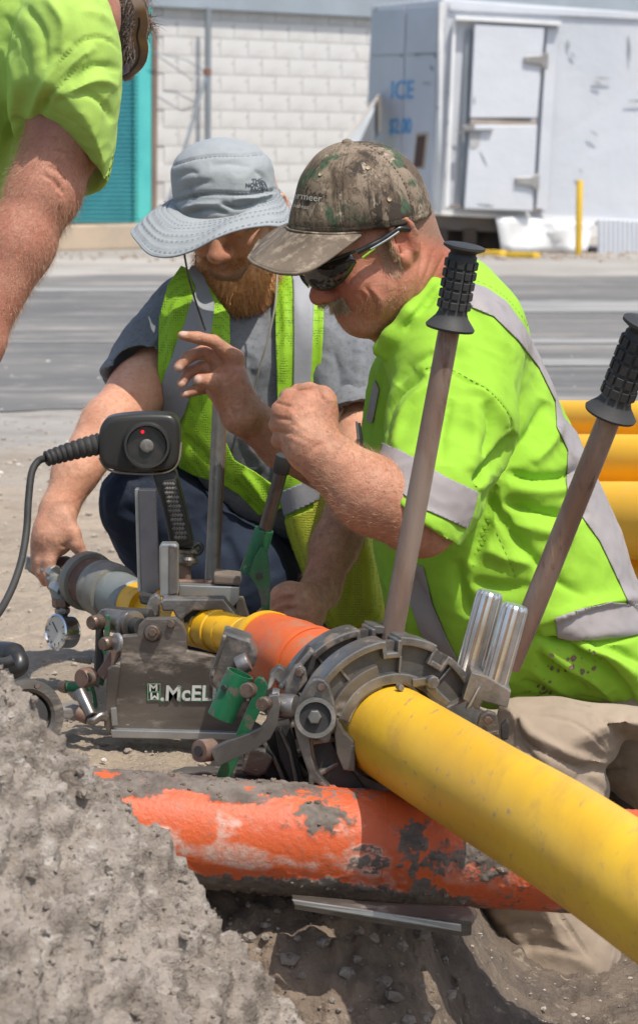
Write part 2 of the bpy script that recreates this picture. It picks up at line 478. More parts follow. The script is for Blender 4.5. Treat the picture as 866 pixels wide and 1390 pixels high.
M = {}
M['sand'] = mk('sandy_soil', (.50, .40, .30), (.42, .35, .28), 1.3, .95, c3=(.27, .23, .19), sc3=3.2, lo3=.52, hi3=.75, c4=(.62, .56, .48), sc4=90, lo4=.62, hi4=.72, bump=.9, bsc=55, bdist=.01, spec=.2)
M['pit'] = mk('damp_soil', (.24, .185, .14), (.15, .118, .092), 9, .95, c3=(.30, .25, .20), sc3=26, lo3=.55, hi3=.7, bump=1, bsc=90, bdist=.008, spec=.2)
M['mound'] = mk('grey_clod_soil', (.36, .315, .275), (.24, .205, .175), 8, .95, c3=(.50, .46, .42), sc3=42, lo3=.50, hi3=.72, c4=(.12, .096, .08), sc4=120, lo4=.56, hi4=.72, bump=1, bsc=170, bdist=.006, spec=.15)
M['asphalt'] = mk('dusty_asphalt', (.135, .134, .133), (.185, .18, .172), 1.1, .9, c3=(.36, .335, .30), sc3=1.6, lo3=.50, hi3=.74, c4=(.34, .32, .30), sc4=14, lo4=.58, hi4=.72, bump=.7, bsc=18, stretch=(.32, 1, 1), bdist=.03, spec=.2, lo=.4, hi=.6)
M['concrete'] = mk('pale_concrete_lot', (.50, .48, .45), (.42, .40, .375), .5, .9, c3=(.35, .30, .25), sc3=1.2, lo3=.55, hi3=.75, bump=.4, bsc=12, bdist=.02, stretch=(.3, 1, 1), spec=.2)
M['linepaint'] = mk('worn_white_paint', (.33, .32, .305), (.27, .265, .255), 2, .9, c3=(.17, .17, .168), sc3=3, lo3=.46, hi3=.62, stretch=(.3, 1, 1))
M['block'] = mk('white_painted_block', (.62, .615, .60), (.52, .515, .505), .8, .85, c3=(.42, .39, .36), sc3=1.1, lo3=.50, hi3=.74, c4=(.34, .31, .28), sc4=9, lo4=.66, hi4=.74, bump=.3, bsc=20, bdist=.01)
M['mortar'] = mk('painted_mortar', (.58, .575, .57), (.50, .49, .48), 2, .9)
M['fascia'] = mk('blue_grey_fascia', (.30, .35, .40), (.26, .30, .34), 1.5, .7, stretch=(.2, 1, 1))
M['teal'] = mk('shaded_teal_paint', (.035, .23, .27), (.045, .27, .31), 3, .6, c3=(.35, .30, .2), sc3=6, lo3=.72, hi3=.74)  # door teal kept dark: its shade is put into the colour
M['teal_lit'] = mk('lit_teal_paint', (.07, .42, .42), (.09, .48, .46), 3, .6, c3=(.5, .36, .2), sc3=3.5, lo3=.66, hi3=.68)  # lit copy of the door teal, brightness put into the colour
M['brownwood'] = mk('weathered_post', (.24, .17, .13), (.17, .12, .10), 3, .85, stretch=(4, 4, .6))
M['white'] = mk('dented_white_metal', (.56, .58, .63), (.50, .53, .58), .9, .5, c3=(.30, .32, .34), sc3=4.2, lo3=.68, hi3=.74, bump=.25, bsc=3, bdist=.05)
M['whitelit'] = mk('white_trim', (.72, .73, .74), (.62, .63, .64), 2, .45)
M['galv'] = mk('galvanised_pipe', (.30, .33, .36), (.24, .26, .28), 4, .5, .4, stretch=(1, 1, .3))
M['dkgrey'] = mk('dark_undercarriage', (.05, .045, .04), (.10, .07, .05), 4, .8)
M['beamgrey'] = mk('grey_brown_steel', (.16, .15, .145), (.22, .18, .15), 3, .7)
M['bluepaint'] = mk('blue_letter_paint', (.045, .27, .60), (.08, .32, .62), 9, .7)
M['yellowpost'] = mk('yellow_post_paint', (.72, .46, .03), (.6, .38, .03), 3, .6)
M['stone'] = mk('pebble', (.42, .36, .29), (.27, .23, .2), 30, .9)
M['palestone'] = mk('pale_pebble', (.6, .56, .5), (.45, .41, .36), 30, .9)

# ================================================================ ground
def sstep(a, b, x):
    t = np.clip((x - a) / (b - a), 0, 1); return t * t * (3 - 2 * t)
def gh(x, y):
    pad = .105 * sstep(.34, .1, x) * sstep(4.7, 3.9, y)
    pit = .34 * sstep(3.04, 2.86, y) + (1 - sstep(3.04, 2.86, y)) * .20 * sstep(.02, .26, x) * sstep(3.9, 3.6, y) * sstep(1.9, 1.2, x)
    return pad * (1 - sstep(3.04, 2.86, y)) - pit
ys = [.4]
while ys[-1] < 400: ys.append(ys[-1] * (1.0045 if 2.3 < ys[-1] < 12 else 1.02 if ys[-1] < 40 else 1.1))
ys = np.array(ys); ns = 421; sx = np.linspace(-1, 1, ns); sx = sx * .17 + np.sign(sx) * np.abs(sx) ** 9 * 1.6
GX = sx[None, :] * ys[:, None]; GY = np.repeat(ys[:, None], ns, 1)
GZ = gh(GX, GY)
for i in range(len(ys)):
    if ys[i] > 14: continue
    amp = .012 if ys[i] < 5 else .012 * max(0, (8.6 - ys[i]) / 3.6)
    for j in range(ns):
        if abs(sx[j]) > .2: continue
        v = Vector((GX[i, j], GY[i, j], 0))
        f = mnoise.fractal(v * 5, .9, 2.0, 5) * amp
        if ys[i] < 5.2:
            f += mnoise.fractal(v * 28 + Vector((3, 1, 0)), .8, 2.1, 4) * .006
            if GZ[i, j] < -.02: f += abs(mnoise.fractal(v * 22 + Vector((9, 1, 0)), .7, 2.1, 4)) * .012
        GZ[i, j] += f
nyy = len(ys)
Q = (np.arange(nyy - 1)[:, None] * ns + np.arange(ns - 1)[None, :]).ravel()
Q = np.stack([Q, Q + 1, Q + ns + 1, Q + ns], 1)
gV = np.stack([GX, GY, GZ], -1).reshape(-1, 3)
ground = npmesh('ground', gV, Q, M['sand']); tag(ground, kind='structure')
gm = bpy.data.materials.new('ground_soil'); gm.use_nodes = True
def build_ground(gm):
    n = gm.node_tree.nodes; l = gm.node_tree.links; b = n['Principled BSDF']; tc = n.new('ShaderNodeTexCoord').outputs['Object']
    def noi(s, d=7, r=.62, st=None):
        t = n.new('ShaderNodeTexNoise'); t.inputs['Scale'].default_value = s; t.inputs['Detail'].default_value = d; t.inputs['Roughness'].default_value = r
        v = tc
        if st: mp = n.new('ShaderNodeMapping'); mp.inputs[3].default_value = st; l.new(tc, mp.inputs[0]); v = mp.outputs[0]
        l.new(v, t.inputs['Vector']); return t.outputs[0]
    def rg(src, a, z, o0=0, o1=1):
        t = n.new('ShaderNodeMapRange'); t.inputs[1].default_value = a; t.inputs[2].default_value = z; t.inputs[3].default_value = o0; t.inputs[4].default_value = o1; l.new(src, t.inputs[0]); return t.outputs[0]
    def mx(f, a, z):
        t = n.new('ShaderNodeMix'); t.data_type = 'RGBA'; l.new(f, t.inputs[0])
        for s, v in ((6, a), (7, z)):
            if isinstance(v, tuple): t.inputs[s].default_value = (*v, 1)
            else: l.new(v, t.inputs[s])
        return t.outputs[2]
    def ma(op, a, c):
        t = n.new('ShaderNodeMath'); t.operation = op
        for i, v in enumerate((a, c)):
            if isinstance(v, (int, float)): t.inputs[i].default_value = v
            else: l.new(v, t.inputs[i])
        return t.outputs[0]
    sx = n.new('ShaderNodeSeparateXYZ'); l.new(tc, sx.inputs[0])
    sand = mx(rg(noi(1.6), .38, .62), (.43, .345, .26), (.33, .275, .215))
    sand = mx(rg(noi(9, 8, .7), .52, .70), sand, (.24, .20, .165))
    sand = mx(rg(noi(60, 5, .7), .60, .72), sand, (.52, .46, .39))
    lot = mx(rg(noi(.8, 8, .65, (.35, 1, 1)), .36, .64), (.43, .405, .37), (.31, .29, .265))
    lot = mx(rg(noi(3.5, 8, .7, (.4, 1, 1)), .53, .66), lot, (.22, .195, .17))
    lot = mx(rg(noi(24, 6, .7), .62, .72), lot, (.56, .53, .49))
    soil = mx(rg(noi(12), .4, .6), (.20, .16, .125), (.125, .10, .082))
    soil = mx(rg(noi(45, 6, .7), .56, .68), soil, (.31, .255, .20))
    yy = ma('ADD', sx.outputs[1], rg(noi(1.1, 6, .6, (.3, 1, 1)), 0, 1, -1.6, 1.6))
    c = mx(rg(yy, 6.7, 8.0), sand, lot)
    zz = ma('ADD', sx.outputs[2], rg(noi(14, 6, .6), 0, 1, -.06, .06))
    c = mx(rg(zz, -.01, -.05), c, soil)
    l.new(c, b.inputs['Base Color']); b.inputs['Roughness'].default_value = .95; b.inputs['Specular IOR Level'].default_value = .2
    bp = n.new('ShaderNodeBump'); bp.inputs['Strength'].default_value = 1; bp.inputs['Distance'].default_value = .012; l.new(noi(45, 10, .7), bp.inputs['Height'])
    bp2 = n.new('ShaderNodeBump'); bp2.inputs['Strength'].default_value = .7; bp2.inputs['Distance'].default_value = .05; l.new(noi(5, 6, .6), bp2.inputs['Height']); l.new(bp.outputs[0], bp2.inputs['Normal'])
    l.new(bp2.outputs[0], b.inputs['Normal'])
build_ground(gm); ground.data.materials[0] = gm
# road sheet and markings
def sheet(name, x0, x1, y0, y1, z, mat, jag=0, nx=60):
    V = []; Fc = []
    for i in range(nx + 1):
        x = x0 + (x1 - x0) * i / nx
        for k, y in enumerate((y0, y1)):
            V.append((x, y + (mnoise.fractal(Vector((x * 1.1, y * 3, 0)), .8, 2, 4)) * jag, z))
    for i in range(nx): Fc.append((2 * i, 2 * i + 2, 2 * i + 3, 2 * i + 1))
    return tag(mesh(name, V, Fc, mat), kind='structure')
sheet('road', -30, 30, 9.3, 20.9, .004, M['asphalt'], .5, 600)
sheet('painted_line', .9, 9, 15.6, 17.0, .008, M['linepaint'], .06, 100)
sheet('painted_line', .75, 9, 12.85, 13.15, .008, M['linepaint'], .03, 100)
sheet('painted_line', .6, 9, 11.35, 11.75, .008, M['linepaint'], .05, 100)
sheet('painted_line', -12, -.3, 18.3, 18.9, .008, M['linepaint'], .1, 160)
sheet('painted_line', -6, -.3, 12.9, 13.0, .008, M['linepaint'], .03, 100)

# loose stones: nobody could count them
def ico():
    bm = bmesh.new(); bmesh.ops.create_icosphere(bm, subdivisions=1, radius=1); bm.verts.ensure_lookup_table()
    V = np.array([v.co[:] for v in bm.verts]); Fc = np.array([[v.index for v in f.verts] for f in bm.faces]); bm.free(); return V, Fc
IV, IF = ico()
def scatter(name, pts, rad, mat, squash=.6):
    Vs = []; Fs = []; n = 0
    for p, r in zip(pts, rad):
        rot = np.array(Matrix.Rotation(random.uniform(0, 6.28), 3, 'Z') @ Matrix.Rotation(random.uniform(0, 6.28), 3, 'X'))
        v = (IV * (1 + RNG.uniform(-.28, .28, (len(IV), 1)))) @ rot.T * np.array([r, r * random.uniform(.7, 1.1), r * squash])
        Vs.append(v + np.array(p)); Fs.append(IF + n); n += len(IV)
    o = npmesh(name, np.concatenate(Vs), np.concatenate(Fs), mat)
    o.data.polygons.foreach_set('use_smooth', [False] * len(o.data.polygons))
    return tag(o, kind='stuff')
def ground_pts(n, x0, x1, y0, y1, f=0.3):
    out = []; rr = []
    for _ in range(n):
        y = y0 * (y1 / y0) ** random.random(); x = random.uniform(x0, x1) * y / 4
        out.append((x, y, float(gh(np.array(x), np.array(y))) + .002)); rr.append((.0015 + .006 * random.random() ** 5) * (y / 4) ** .7)
    return out, rr
p_, r_ = ground_pts(3200, -.55, .55, 2.95, 9); tag(scatter('gravel', p_, r_, M['stone']), 'loose sandy pebbles and crumbs scattered over the ground', 'gravel')
p_, r_ = ground_pts(700, -.55, .55, 3.2, 12); tag(scatter('pale_gravel', p_, r_, M['palestone']), 'pale shell chips scattered over the sandy ground', 'gravel')

# ================================================================ soil mound in the foreground
def mound_z(x, y):
    crest = .392 - 1.22 * (x + .315 + np.maximum(0, 2.42 - y) * .10)
    crest = np.where(x < -.33, .392 + .3 * sstep(-.33, -.6, x) * .5, crest)
    crest = crest + .040 * np.exp(-((x + .185) / .085) ** 2)
    z = crest - np.maximum(0, 2.42 - y) * .30
    z = z - np.maximum(0, y - 2.47) ** 1.0 * 1.5
    return z
nx_, ny_ = 300, 330
mx_ = np.linspace(-.75, .18, nx_); my_ = np.linspace(1.55, 2.85, ny_)
MX, MY = np.meshgrid(mx_, my_, indexing='ij'); MZ = mound_z(MX, MY)
mV = np.stack([MX, MY, MZ], -1).reshape(-1, 3)
for i in range(len(mV)):
    v = Vector(mV[i]); 
    a = mnoise.fractal(v * 7, .8, 2.1, 4) * .016
    b = mnoise.turbulence(v * 26, 4, False, noise_basis='PERLIN_ORIGINAL', amplitude_scale=.6, frequency_scale=2.2)
    c = mnoise.voronoi(v * 45)[0][0]; c2 = mnoise.voronoi(v * 110 + Vector((5, 1, 2)))[0][0]
    d = a + (b - .5) * .017 + (.35 - c) * .011 + (.35 - c2) * .0045
    mV[i, 2] += d; mV[i, 0] += d * .7; mV[i, 1] -= d * .5
Q = (np.arange(nx_ - 1)[:, None] * ny_ + np.arange(ny_ - 1)[None, :]).ravel()
Q = np.stack([Q, Q + ny_, Q + ny_ + 1, Q + 1], 1)
mound = npmesh('soil_mound', mV, Q, M['mound']); tag(mound, kind='structure')
pts = []; rr = []
for _ in range(9000):
    i = random.randrange(len(mV)); pts.append(mV[i] + np.array([0, 0, .001])); rr.append(.0008 + .0065 * random.random() ** 6)
tag(scatter('soil_clods', pts, rr, M['mound'], .9), 'crumbly grey clods lying all over the soil mound', 'soil clods')

# ================================================================ block building
def wallY(px): return 28.7 + (px - 190) / 315 * 2.2
def WP(px, py, d=0): return P(px, py, wallY(px)) + Vector((0, -d, 0))
bld = thing('block_building', 'white painted block building with blue grey fascia behind the workers', 'building', (-1, 29, 0))
wdir = (WP(505, 200) - WP(190, 200)); wdir.z = 0; wdir.normalize(); wback = Vector((-wdir.y, wdir.x, 0))
o_ = WP(190, 200); o_.z = 0
def W(s, z, d=0): return o_ + wdir * s + Vector((0, 0, z)) - wback * d
mesh('wall', *prism([W(-6, 0), W(14, 0), W(14, 4.2), W(-6, 4.2)], wback * .3), M['mortar'], bld)
topz = WP(200, 8.5).z
blockme = None
bw, bh = .4, .2
s0 = .0
for r in range(14):
    for c in range(-1, 12):
        s = s0 + c * bw + (bw / 2 if r % 2 else 0) + .12
        if s > 4.6 or s < .05: continue
        if blockme is None:
            ob = mesh('block', *box((0, 0, 0), bw - .006, .02, bh - .006), M['block'], bld, bevel=.002, seg=1); blockme = ob.data
            ob.parent = None
        else:
            ob = link('block', blockme, None)
        jit = random.uniform(-.0025, .0025)
        ob.matrix_world = Matrix.Translation(W(s + bw / 2, r * bh + bh / 2 - .08, .0035 + jit * .6)) @ Matrix.Rotation(math.atan2(wdir.y, wdir.x), 4, 'Z')
        bpy.context.view_layer.update() if False else None
        ob.parent = bld; ob.matrix_parent_inverse = bld.matrix_world.inverted()
mesh('fascia', *prism([W(-6, topz), W(14, topz), W(14, 4.3), W(-6, 4.3)], -wback * .12), M['fascia'], bld, bevel=.01)
mesh('plinth', *prism([W(-6, 0, .05), W(.1, 0, .05), W(.1, .27, .05), W(-6, .27, .05)], -wback * .35), M['sand'], bld, bevel=.02)
# teal roller door with slats
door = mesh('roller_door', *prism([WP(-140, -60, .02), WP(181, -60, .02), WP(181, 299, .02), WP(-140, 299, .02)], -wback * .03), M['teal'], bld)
mb = MB(); 
for k in range(60):
    y = -56 + k * 6.0
    mb.add(prism([WP(-138, y, .055), WP(180, y, .055), WP(180, y + 3.2, .055), WP(-138, y + 3.2, .055)], -wback * .022))
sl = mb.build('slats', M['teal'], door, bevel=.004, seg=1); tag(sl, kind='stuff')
jamb = mesh('door_jamb', *prism([WP(181.5, -60, .02), WP(199, -60, .02), WP(199, 297, .02), WP(181.5, 297, .02)], -wback * .09), M['teal_lit'], bld)
mb = MB()
for k in range(60):
    y = -56 + k * 6.0; mb.add(prism([WP(182, y, .115), WP(198, y, .115), WP(198, y + 3.2, .115), WP(182, y + 3.2, .115)], -wback * .02))
tag(mb.build('ribs', M['teal_lit'], jamb, bevel=.004, seg=1), kind='stuff')
mesh('door_post', *prism([WP(200.5, 36, .02), WP(207.5, 36, .02), WP(206, 298, .02), WP(199.5, 298, .02)], -wback * .1), M['brownwood'], bld, bevel=.008)
# patched holes in the paint, as thin raised flakes
M['patch'] = mk('bare_block_patch', (.42, .40, .38), (.5, .48, .46), 5, .95, bump=.5, bsc=30)
for poly in ([(395, 88), (405, 92), (416, 89), (424, 88), (424, 96), (417, 101), (408, 103), (401, 99)],
             [(450, 68), (465, 70), (478, 64), (484, 66), (487, 78), (480, 81), (472, 84), (466, 79), (456, 75)],
             [(267, 48), (277, 46), (280, 60), (278, 73), (270, 66)]):
    mesh('paint_patch', *prism([WP(*p, .024) for p in poly], -wback * .004), M['patch'], bld)

post = thing('downpipe', 'grey vertical pipe with rusty joint standing against the white wall', 'pipe', (WP(283, 300).x, WP(283, 300).y - .3, 0))
a = WP(283, 320, .3); a.z = 0; b_ = WP(284, 12, .3)
mesh('pipe', *tube([a, b_], .036, 14), M['galv'], post, smooth=40)
mesh('collar', *tube([WP(283, 94, .3), WP(283, 101, .3)], .046, 14), mk('rusty_collar', (.30, .12, .07), (.2, .1, .07), 9, .8), post, smooth=40)
mesh('brace', *tube([WP(281, 104, .3), WP(246, 225, .32), WP(222, 300, .36)], .02, 10), M['galv'], post, smooth=40)
for q in ([(281, 98), (255, 82), (209, 71)], [(281, 100), (262, 108), (212, 73)]):
    mesh('wire', *tube([WP(x, y, .28) for x, y in q], .006, 6), M['galv'], post)

# ================================================================ ice container
def boxY(px): return 26.5 + (px - 600) / 400 * .7 if px >= 596 else 26.5 + (597 - px) / 95 * 1.4
ice = thing('ice_container', 'dented white ice container with blue ICE lettering and cold room door', 'container', (1.3, 26.5, .4))
def CP(px, py, d=0, Y=None):
    v = P(px, py, Y or boxY(px)); return v + Vector((0, -d, 0))
nt_, nb_ = CP(600, -4), CP(591, 287); rt_, rb_ = CP(1010, 26), CP(1000, 311)
lt_, lb_ = CP(503, 6), CP(494, 286)
dv = lt_ - nt_; rbt = rt_ + dv
V8 = [nb_, rb_, rb_ + (lb_ - nb_), lb_, nt_, rt_, rbt, lt_]
mesh('body', V8, [(0, 1, 5, 4), (1, 2, 6, 5), (2, 3, 7, 6), (3, 0, 4, 7), (4, 5, 6, 7), (0, 3, 2, 1)], M['white'], ice, bevel=.03)
sidev = Vector((-.88, -.47, 0))          # outward from the lettered side
def lp(px, py, d=0):                    # on the lettered side
    return CP(px, py) + sidev * d
M['panel'] = mk('faded_white_panel', (.47, .50, .57), (.43, .46, .52), 1.5, .6, c3=(.30, .30, .32), sc3=5, lo3=.68, hi3=.74, bump=.2, bsc=4, bdist=.04)
for q in ([(507, 12), (552, 9.5), (550, 72), (503, 74)], [(555, 9), (596, 6), (594, 71), (553, 72)],
          [(503, 76), (550, 74), (543, 284), (496, 284)], [(553, 74), (594, 73), (588, 286), (546, 285)]):
    mesh('side_panel', *prism([lp(x, y, .004) for x, y in q], sidev * .012), M['panel'], ice, bevel=.004, seg=1)
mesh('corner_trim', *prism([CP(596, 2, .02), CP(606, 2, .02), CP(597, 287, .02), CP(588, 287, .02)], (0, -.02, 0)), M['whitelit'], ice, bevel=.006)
fv = Vector((0, -1, 0))
def fp(poly, d, t, name, mat, par=ice, bev=.005):
    return mesh(name, *prism([CP(x, y, d) for x, y in poly], fv * t), mat, par, bevel=bev, seg=1)
fp([(610, 4), (1000, 22), (1000, 32), (610, 13)], .01, .02, 'roof_trim', M['white'])
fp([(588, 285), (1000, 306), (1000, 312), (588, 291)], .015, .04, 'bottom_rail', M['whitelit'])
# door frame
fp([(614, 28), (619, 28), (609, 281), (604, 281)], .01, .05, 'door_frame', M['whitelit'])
fp([(617, 21), (760, 29), (760, 35), (617, 27)], .01, .12, 'door_hood', M['whitelit'])
fp([(742, 37), (756, 38), (742, 286), (727, 285)], .01, .03, 'door_frame', M['white'])
fp([(606, 277), (632, 278), (632, 283), (606, 282)], .01, .03, 'sill', M['beamgrey'])
fp([(723, 281), (738, 282), (738, 287), (723, 286)], .01, .03, 'sill', M['beamgrey'])
fp([(632, 40), (641, 40), (632, 280), (624, 280)], .005, .012, 'door_gap', M['galv'])
dr = fp([(643, 32), (738, 37), (728, 160), (637, 160)], .02, .09, 'door', M['white'], bev=.012)
fp([(637, 169), (728, 169), (722, 286), (629, 283)], .02, .09, 'door', M['white'], bev=.012)
fp([(638, 161), (728, 165), (727, 172), (637, 168)], .03, .07, 'door_strip', mk('bare_brown_strip', (.36, .31, .28), (.3, .25, .22), 4, .8))
for (hx, hy) in ((710, 81), (698, 245)):
    h_ = fp([(hx, hy - 5), (hx + 22, hy - 6), (hx + 30, hy - 10), (hx + 33, hy - 10), (hx + 32, hy + 13), (hx + 28, hy + 13), (hx + 22, hy + 7), (hx, hy + 4)], .10, .05, 'hinge', mk('hinge_metal', (.36, .36, .36), (.28, .27, .26), 6, .5, .5), bev=.01)
fp([(626, 170), (643, 169), (644, 177), (627, 178)], .1, .06, 'latch', mk('latch_metal', (.30, .30, .32), (.2, .18, .17), 6, .5, .5))
fp([(640, 174), (668, 174), (668, 177), (640, 178)], .12, .04, 'latch_handle', M['galv'])
fp([(636, 178), (652, 178), (650, 196), (644, 202), (637, 200)], .112, .005, 'stain_plate', mk('dull_patch', (.42, .42, .43), (.36, .36, .37), 9, .8))
# opening in the lettered side
mesh('chute_opening', *prism([lp(568, 180, .017), lp(584, 179, .017), lp(578, 228, .017), lp(563, 228, .017)], sidev * .01), mk('chute_frame', (.40, .34, .26), (.3, .25, .2), 6, .8), ice)
mesh('chute_dark', *prism([lp(570, 184, .028), lp(581, 183, .028), lp(576, 226, .028), lp(565, 226, .028)], sidev * .004), mk('chute_brown', (.10, .05, .045), (.06, .04, .04), 9, .8), ice)
# dents and scrapes: short dark raised scratches
M['scrape'] = mk('scrape', (.16, .19, .19), (.3, .32, .33), 9, .8)
for (x, y, l, a) in ((770, 52, 14, 1.4), (805, 105, 26, .05), (806, 110, 12, .3), (800, 176, 16, .6), (785, 228, 9, .9), (850, 136, 30, .04), (853, 45, 40, 1.5), (613, 150, 22, 1.9), (607, 165, 16, 1.2), (618, 175, 14, .5), (612, 190, 10, 2.4), (650, 205, 22, 1.1), (647, 276, 22, .15), (642, 130, 12, 1.5), (605, 120, 10, 1.2), (774, 70, 10, .8)):
    mesh('scrape', *prism([CP(x + math.cos(a) * l * t + math.sin(a) * w, y + math.sin(a) * l * t - math.cos(a) * w, .105 if 637 < x < 735 else .004) for t, w in ((0, .4), (.5, 1.6), (1, .3), (.5, -.7))], fv * .012), M['scrape'], ice)
for (x, y, l, a) in ((545, 75, 5, .2), (563, 74, 10, 0.05), (590, 72, 8, 1), (586, 88, 9, 1.1), (512, 8, 6, 1.6), (590, 6, 9, 1), (575, 112, 14, .1), (594, 145, 8, .4)):
    mesh('scrape', *prism([lp(x + math.cos(a) * l * t + math.sin(a) * w, y + math.sin(a) * l * t - math.cos(a) * w, .018) for t, w in ((0, .4), (.5, 1.8), (1, .3), (.5, -.7))], sidev * .006), M['scrape'], ice)
def text_obj(name, s, mat, parent, o, ux, uy, size, ext=.004, sx=1.0, bold=0.0):
    cu = bpy.data.curves.new(name, 'FONT'); cu.body = s; cu.size = 1; cu.extrude = 0; cu.offset = bold; cu.resolution_u = 4
    t = bpy.data.objects.new('tmp', cu); COL.objects.link(t); dg = bpy.context.evaluated_depsgraph_get()
    me = bpy.data.meshes.new_from_object(t.evaluated_get(dg)); bpy.data.objects.remove(t)
    ux = Vector(ux).normalized(); uy = Vector(uy).normalized(); nn = ux.cross(uy)
    Vv = [Vector(o) + ux * v.co.x * size * sx + uy * v.co.y * size for v in me.vertices]
    Ff = [tuple(p.vertices) for p in me.polygons]; bpy.data.meshes.remove(me)
    ob = mesh(name, Vv, Ff, mat, parent, recalc=False)
    if ext: md = ob.modifiers.new('thick', 'SOLIDIFY'); md.thickness = ext; md.offset = 0
    return ob
ux_ = lp(597, 130) - lp(503, 132); uy_ = lp(520, 100) - lp(518, 140)
text_obj('lettering', 'ICE', M['bluepaint'], ice, lp(531.5, 133, .022), ux_, uy_, .265, .004, 1.38, .0)
text_obj('lettering', '$2.00', M['bluepaint'], ice, lp(529.5, 180, .022), ux_, uy_, .225, .004, 1.0, .012)
# undercarriage and skirts
mesh('frame_beam', *prism([CP(592, 292, -.3), CP(690, 294, -.3), CP(690, 316, -.3), CP(592, 312, -.3)], (0, .2, 0)), M['beamgrey'], ice, bevel=.01)
g0 = CP(560, 300, -1.2); 
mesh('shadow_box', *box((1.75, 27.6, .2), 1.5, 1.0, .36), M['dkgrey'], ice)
for px in (600, 640):
    a = CP(px, 312, -.35); b2 = a.copy(); b2.z = .0
    mesh('support_leg', *beam(a, b2, .14, .14), M['dkgrey'], ice)
sk = []
for i in range(13):
    for j in range(6):
        px = 672 + i * (136 / 12); py = 293 + i * .6 + j * (47 - i * .4) / 5 + (0 if j else 0)
        px += (8 * (j / 5) if i < 2 else 0) - (14 * j / 5 if i > 10 else 0)
        d = .03 + .05 * j / 5 + .035 * math.sin(i * .9 + j * .8) + (.05 if (i - j * .5) > 5.5 and (i - j * .5) < 8 else 0)
        sk.append(CP(px, py, d))
sf = [(i * 6 + j, (i + 1) * 6 + j, (i + 1) * 6 + j + 1, i * 6 + j + 1) for i in range(12) for j in range(5)]
ob = mesh('skirt_panel', sk, sf, M['whitelit'], ice, smooth=35); md = ob.modifiers.new('t', 'SOLIDIFY'); md.thickness = .01
sk = []; nn = 60
for i in range(nn + 1):
    px = 811 + i * 190 / nn
    for j in range(2): sk.append(CP(px, 297 + (px - 808) * .06 + j * 46, .02 + (.02 if i % 2 else 0)))
sf = [(i * 2, i * 2 + 2, i * 2 + 3, i * 2 + 1) for i in range(nn)]
ob = mesh('ribbed_skirt', sk, sf, M['white'], ice); md = ob.modifiers.new('t', 'SOLIDIFY'); md.thickness = .01
# ramp board leaning on the container's left
rb = thing('ramp_board', 'grey sloping steel ramp leaning against the left end of the container', 'ramp', (P(505, 334, 26.8).x, 26.8, 0))
a0 = [P(516, 131, 27.2), P(516, 178, 27.2), P(425, 330, 26.4), P(385, 300, 26.4)]
mesh('ramp_side', *prism(a0, (.0, .05, 0)), M['galv'], rb, bevel=.005)
mesh('ramp_top', *prism([P(516, 131, 27.2) , P(385, 299, 26.4), P(383, 293, 26.4), P(514, 126, 27.2)], (0, .45, 0)), mk('ramp_top_paint', (.55, .53, .5), (.45, .42, .4), 3, .7), rb)
mesh('ramp_end', *prism([P(513, 128, 27.15), P(517, 128, 27.15), P(517, 177, 27.15), P(513, 177, 27.15)], (0, -.06, 0)), M['beamgrey'], rb)
# yellow post and wheel stops
yp = gz(785, 346); yt = P(787, 244, yp.y)
o = mesh('bollard', *tube([yp, Vector((yt.x, yt.y, yt.z))], .033, 14), M['yellowpost'], smooth=40, bevel=.004); tag(o, 'thin yellow post standing in front of the ice container', 'bollard')
for (x0, x1, y, lb) in ((650, 684, 346, 'short yellow wheel stop on the ground, left of its pair near the container'), (691, 729, 349, 'longer yellow wheel stop on the ground, right of its pair near the container')):
    a, b2 = gz(x0, y), gz(x1, y + 1); 
    tag(mesh('wheel_stop', *beam(a + Vector((0, 0, .025)), b2 + Vector((0, 0, .025)), .12, .06), M['yellowpost'], bevel=.015), lb, 'wheel stop', 'yellow wheel stops')
# debris by the wall
M['dark'] = mk('dark_rubble', (.07, .065, .06), (.14, .12, .1), 8, .9)
M['rub'] = mk('brown_rubble', (.30, .22, .16), (.4, .32, .25), 8, .9)
pts = []; rr = []
for _ in range(120):
    px = random.uniform(128, 196); py = random.gauss(309, 2); g = gz(px, py + 6); pts.append((g.x, g.y, random.uniform(0, .07))); rr.append(random.uniform(.02, .06))
tag(scatter('rubble_heap', pts, rr, M['dark'], .6), 'dark rubble heap lying below the teal door', 'rubble')
pts = []; rr = []
for _ in range(500):
    px = random.uniform(60, 866); py = random.choice((random.gauss(318, 5) if px < 330 else random.gauss(347, 3.5), random.gauss(347, 4))); g = gz(px, max(py, 305)); pts.append((g.x, g.y, .01)); rr.append(random.uniform(.008, .03))
tag(scatter('brown_debris', pts, rr, M['rub'], .5), 'brown debris strewn along the edge of the far lot', 'debris')

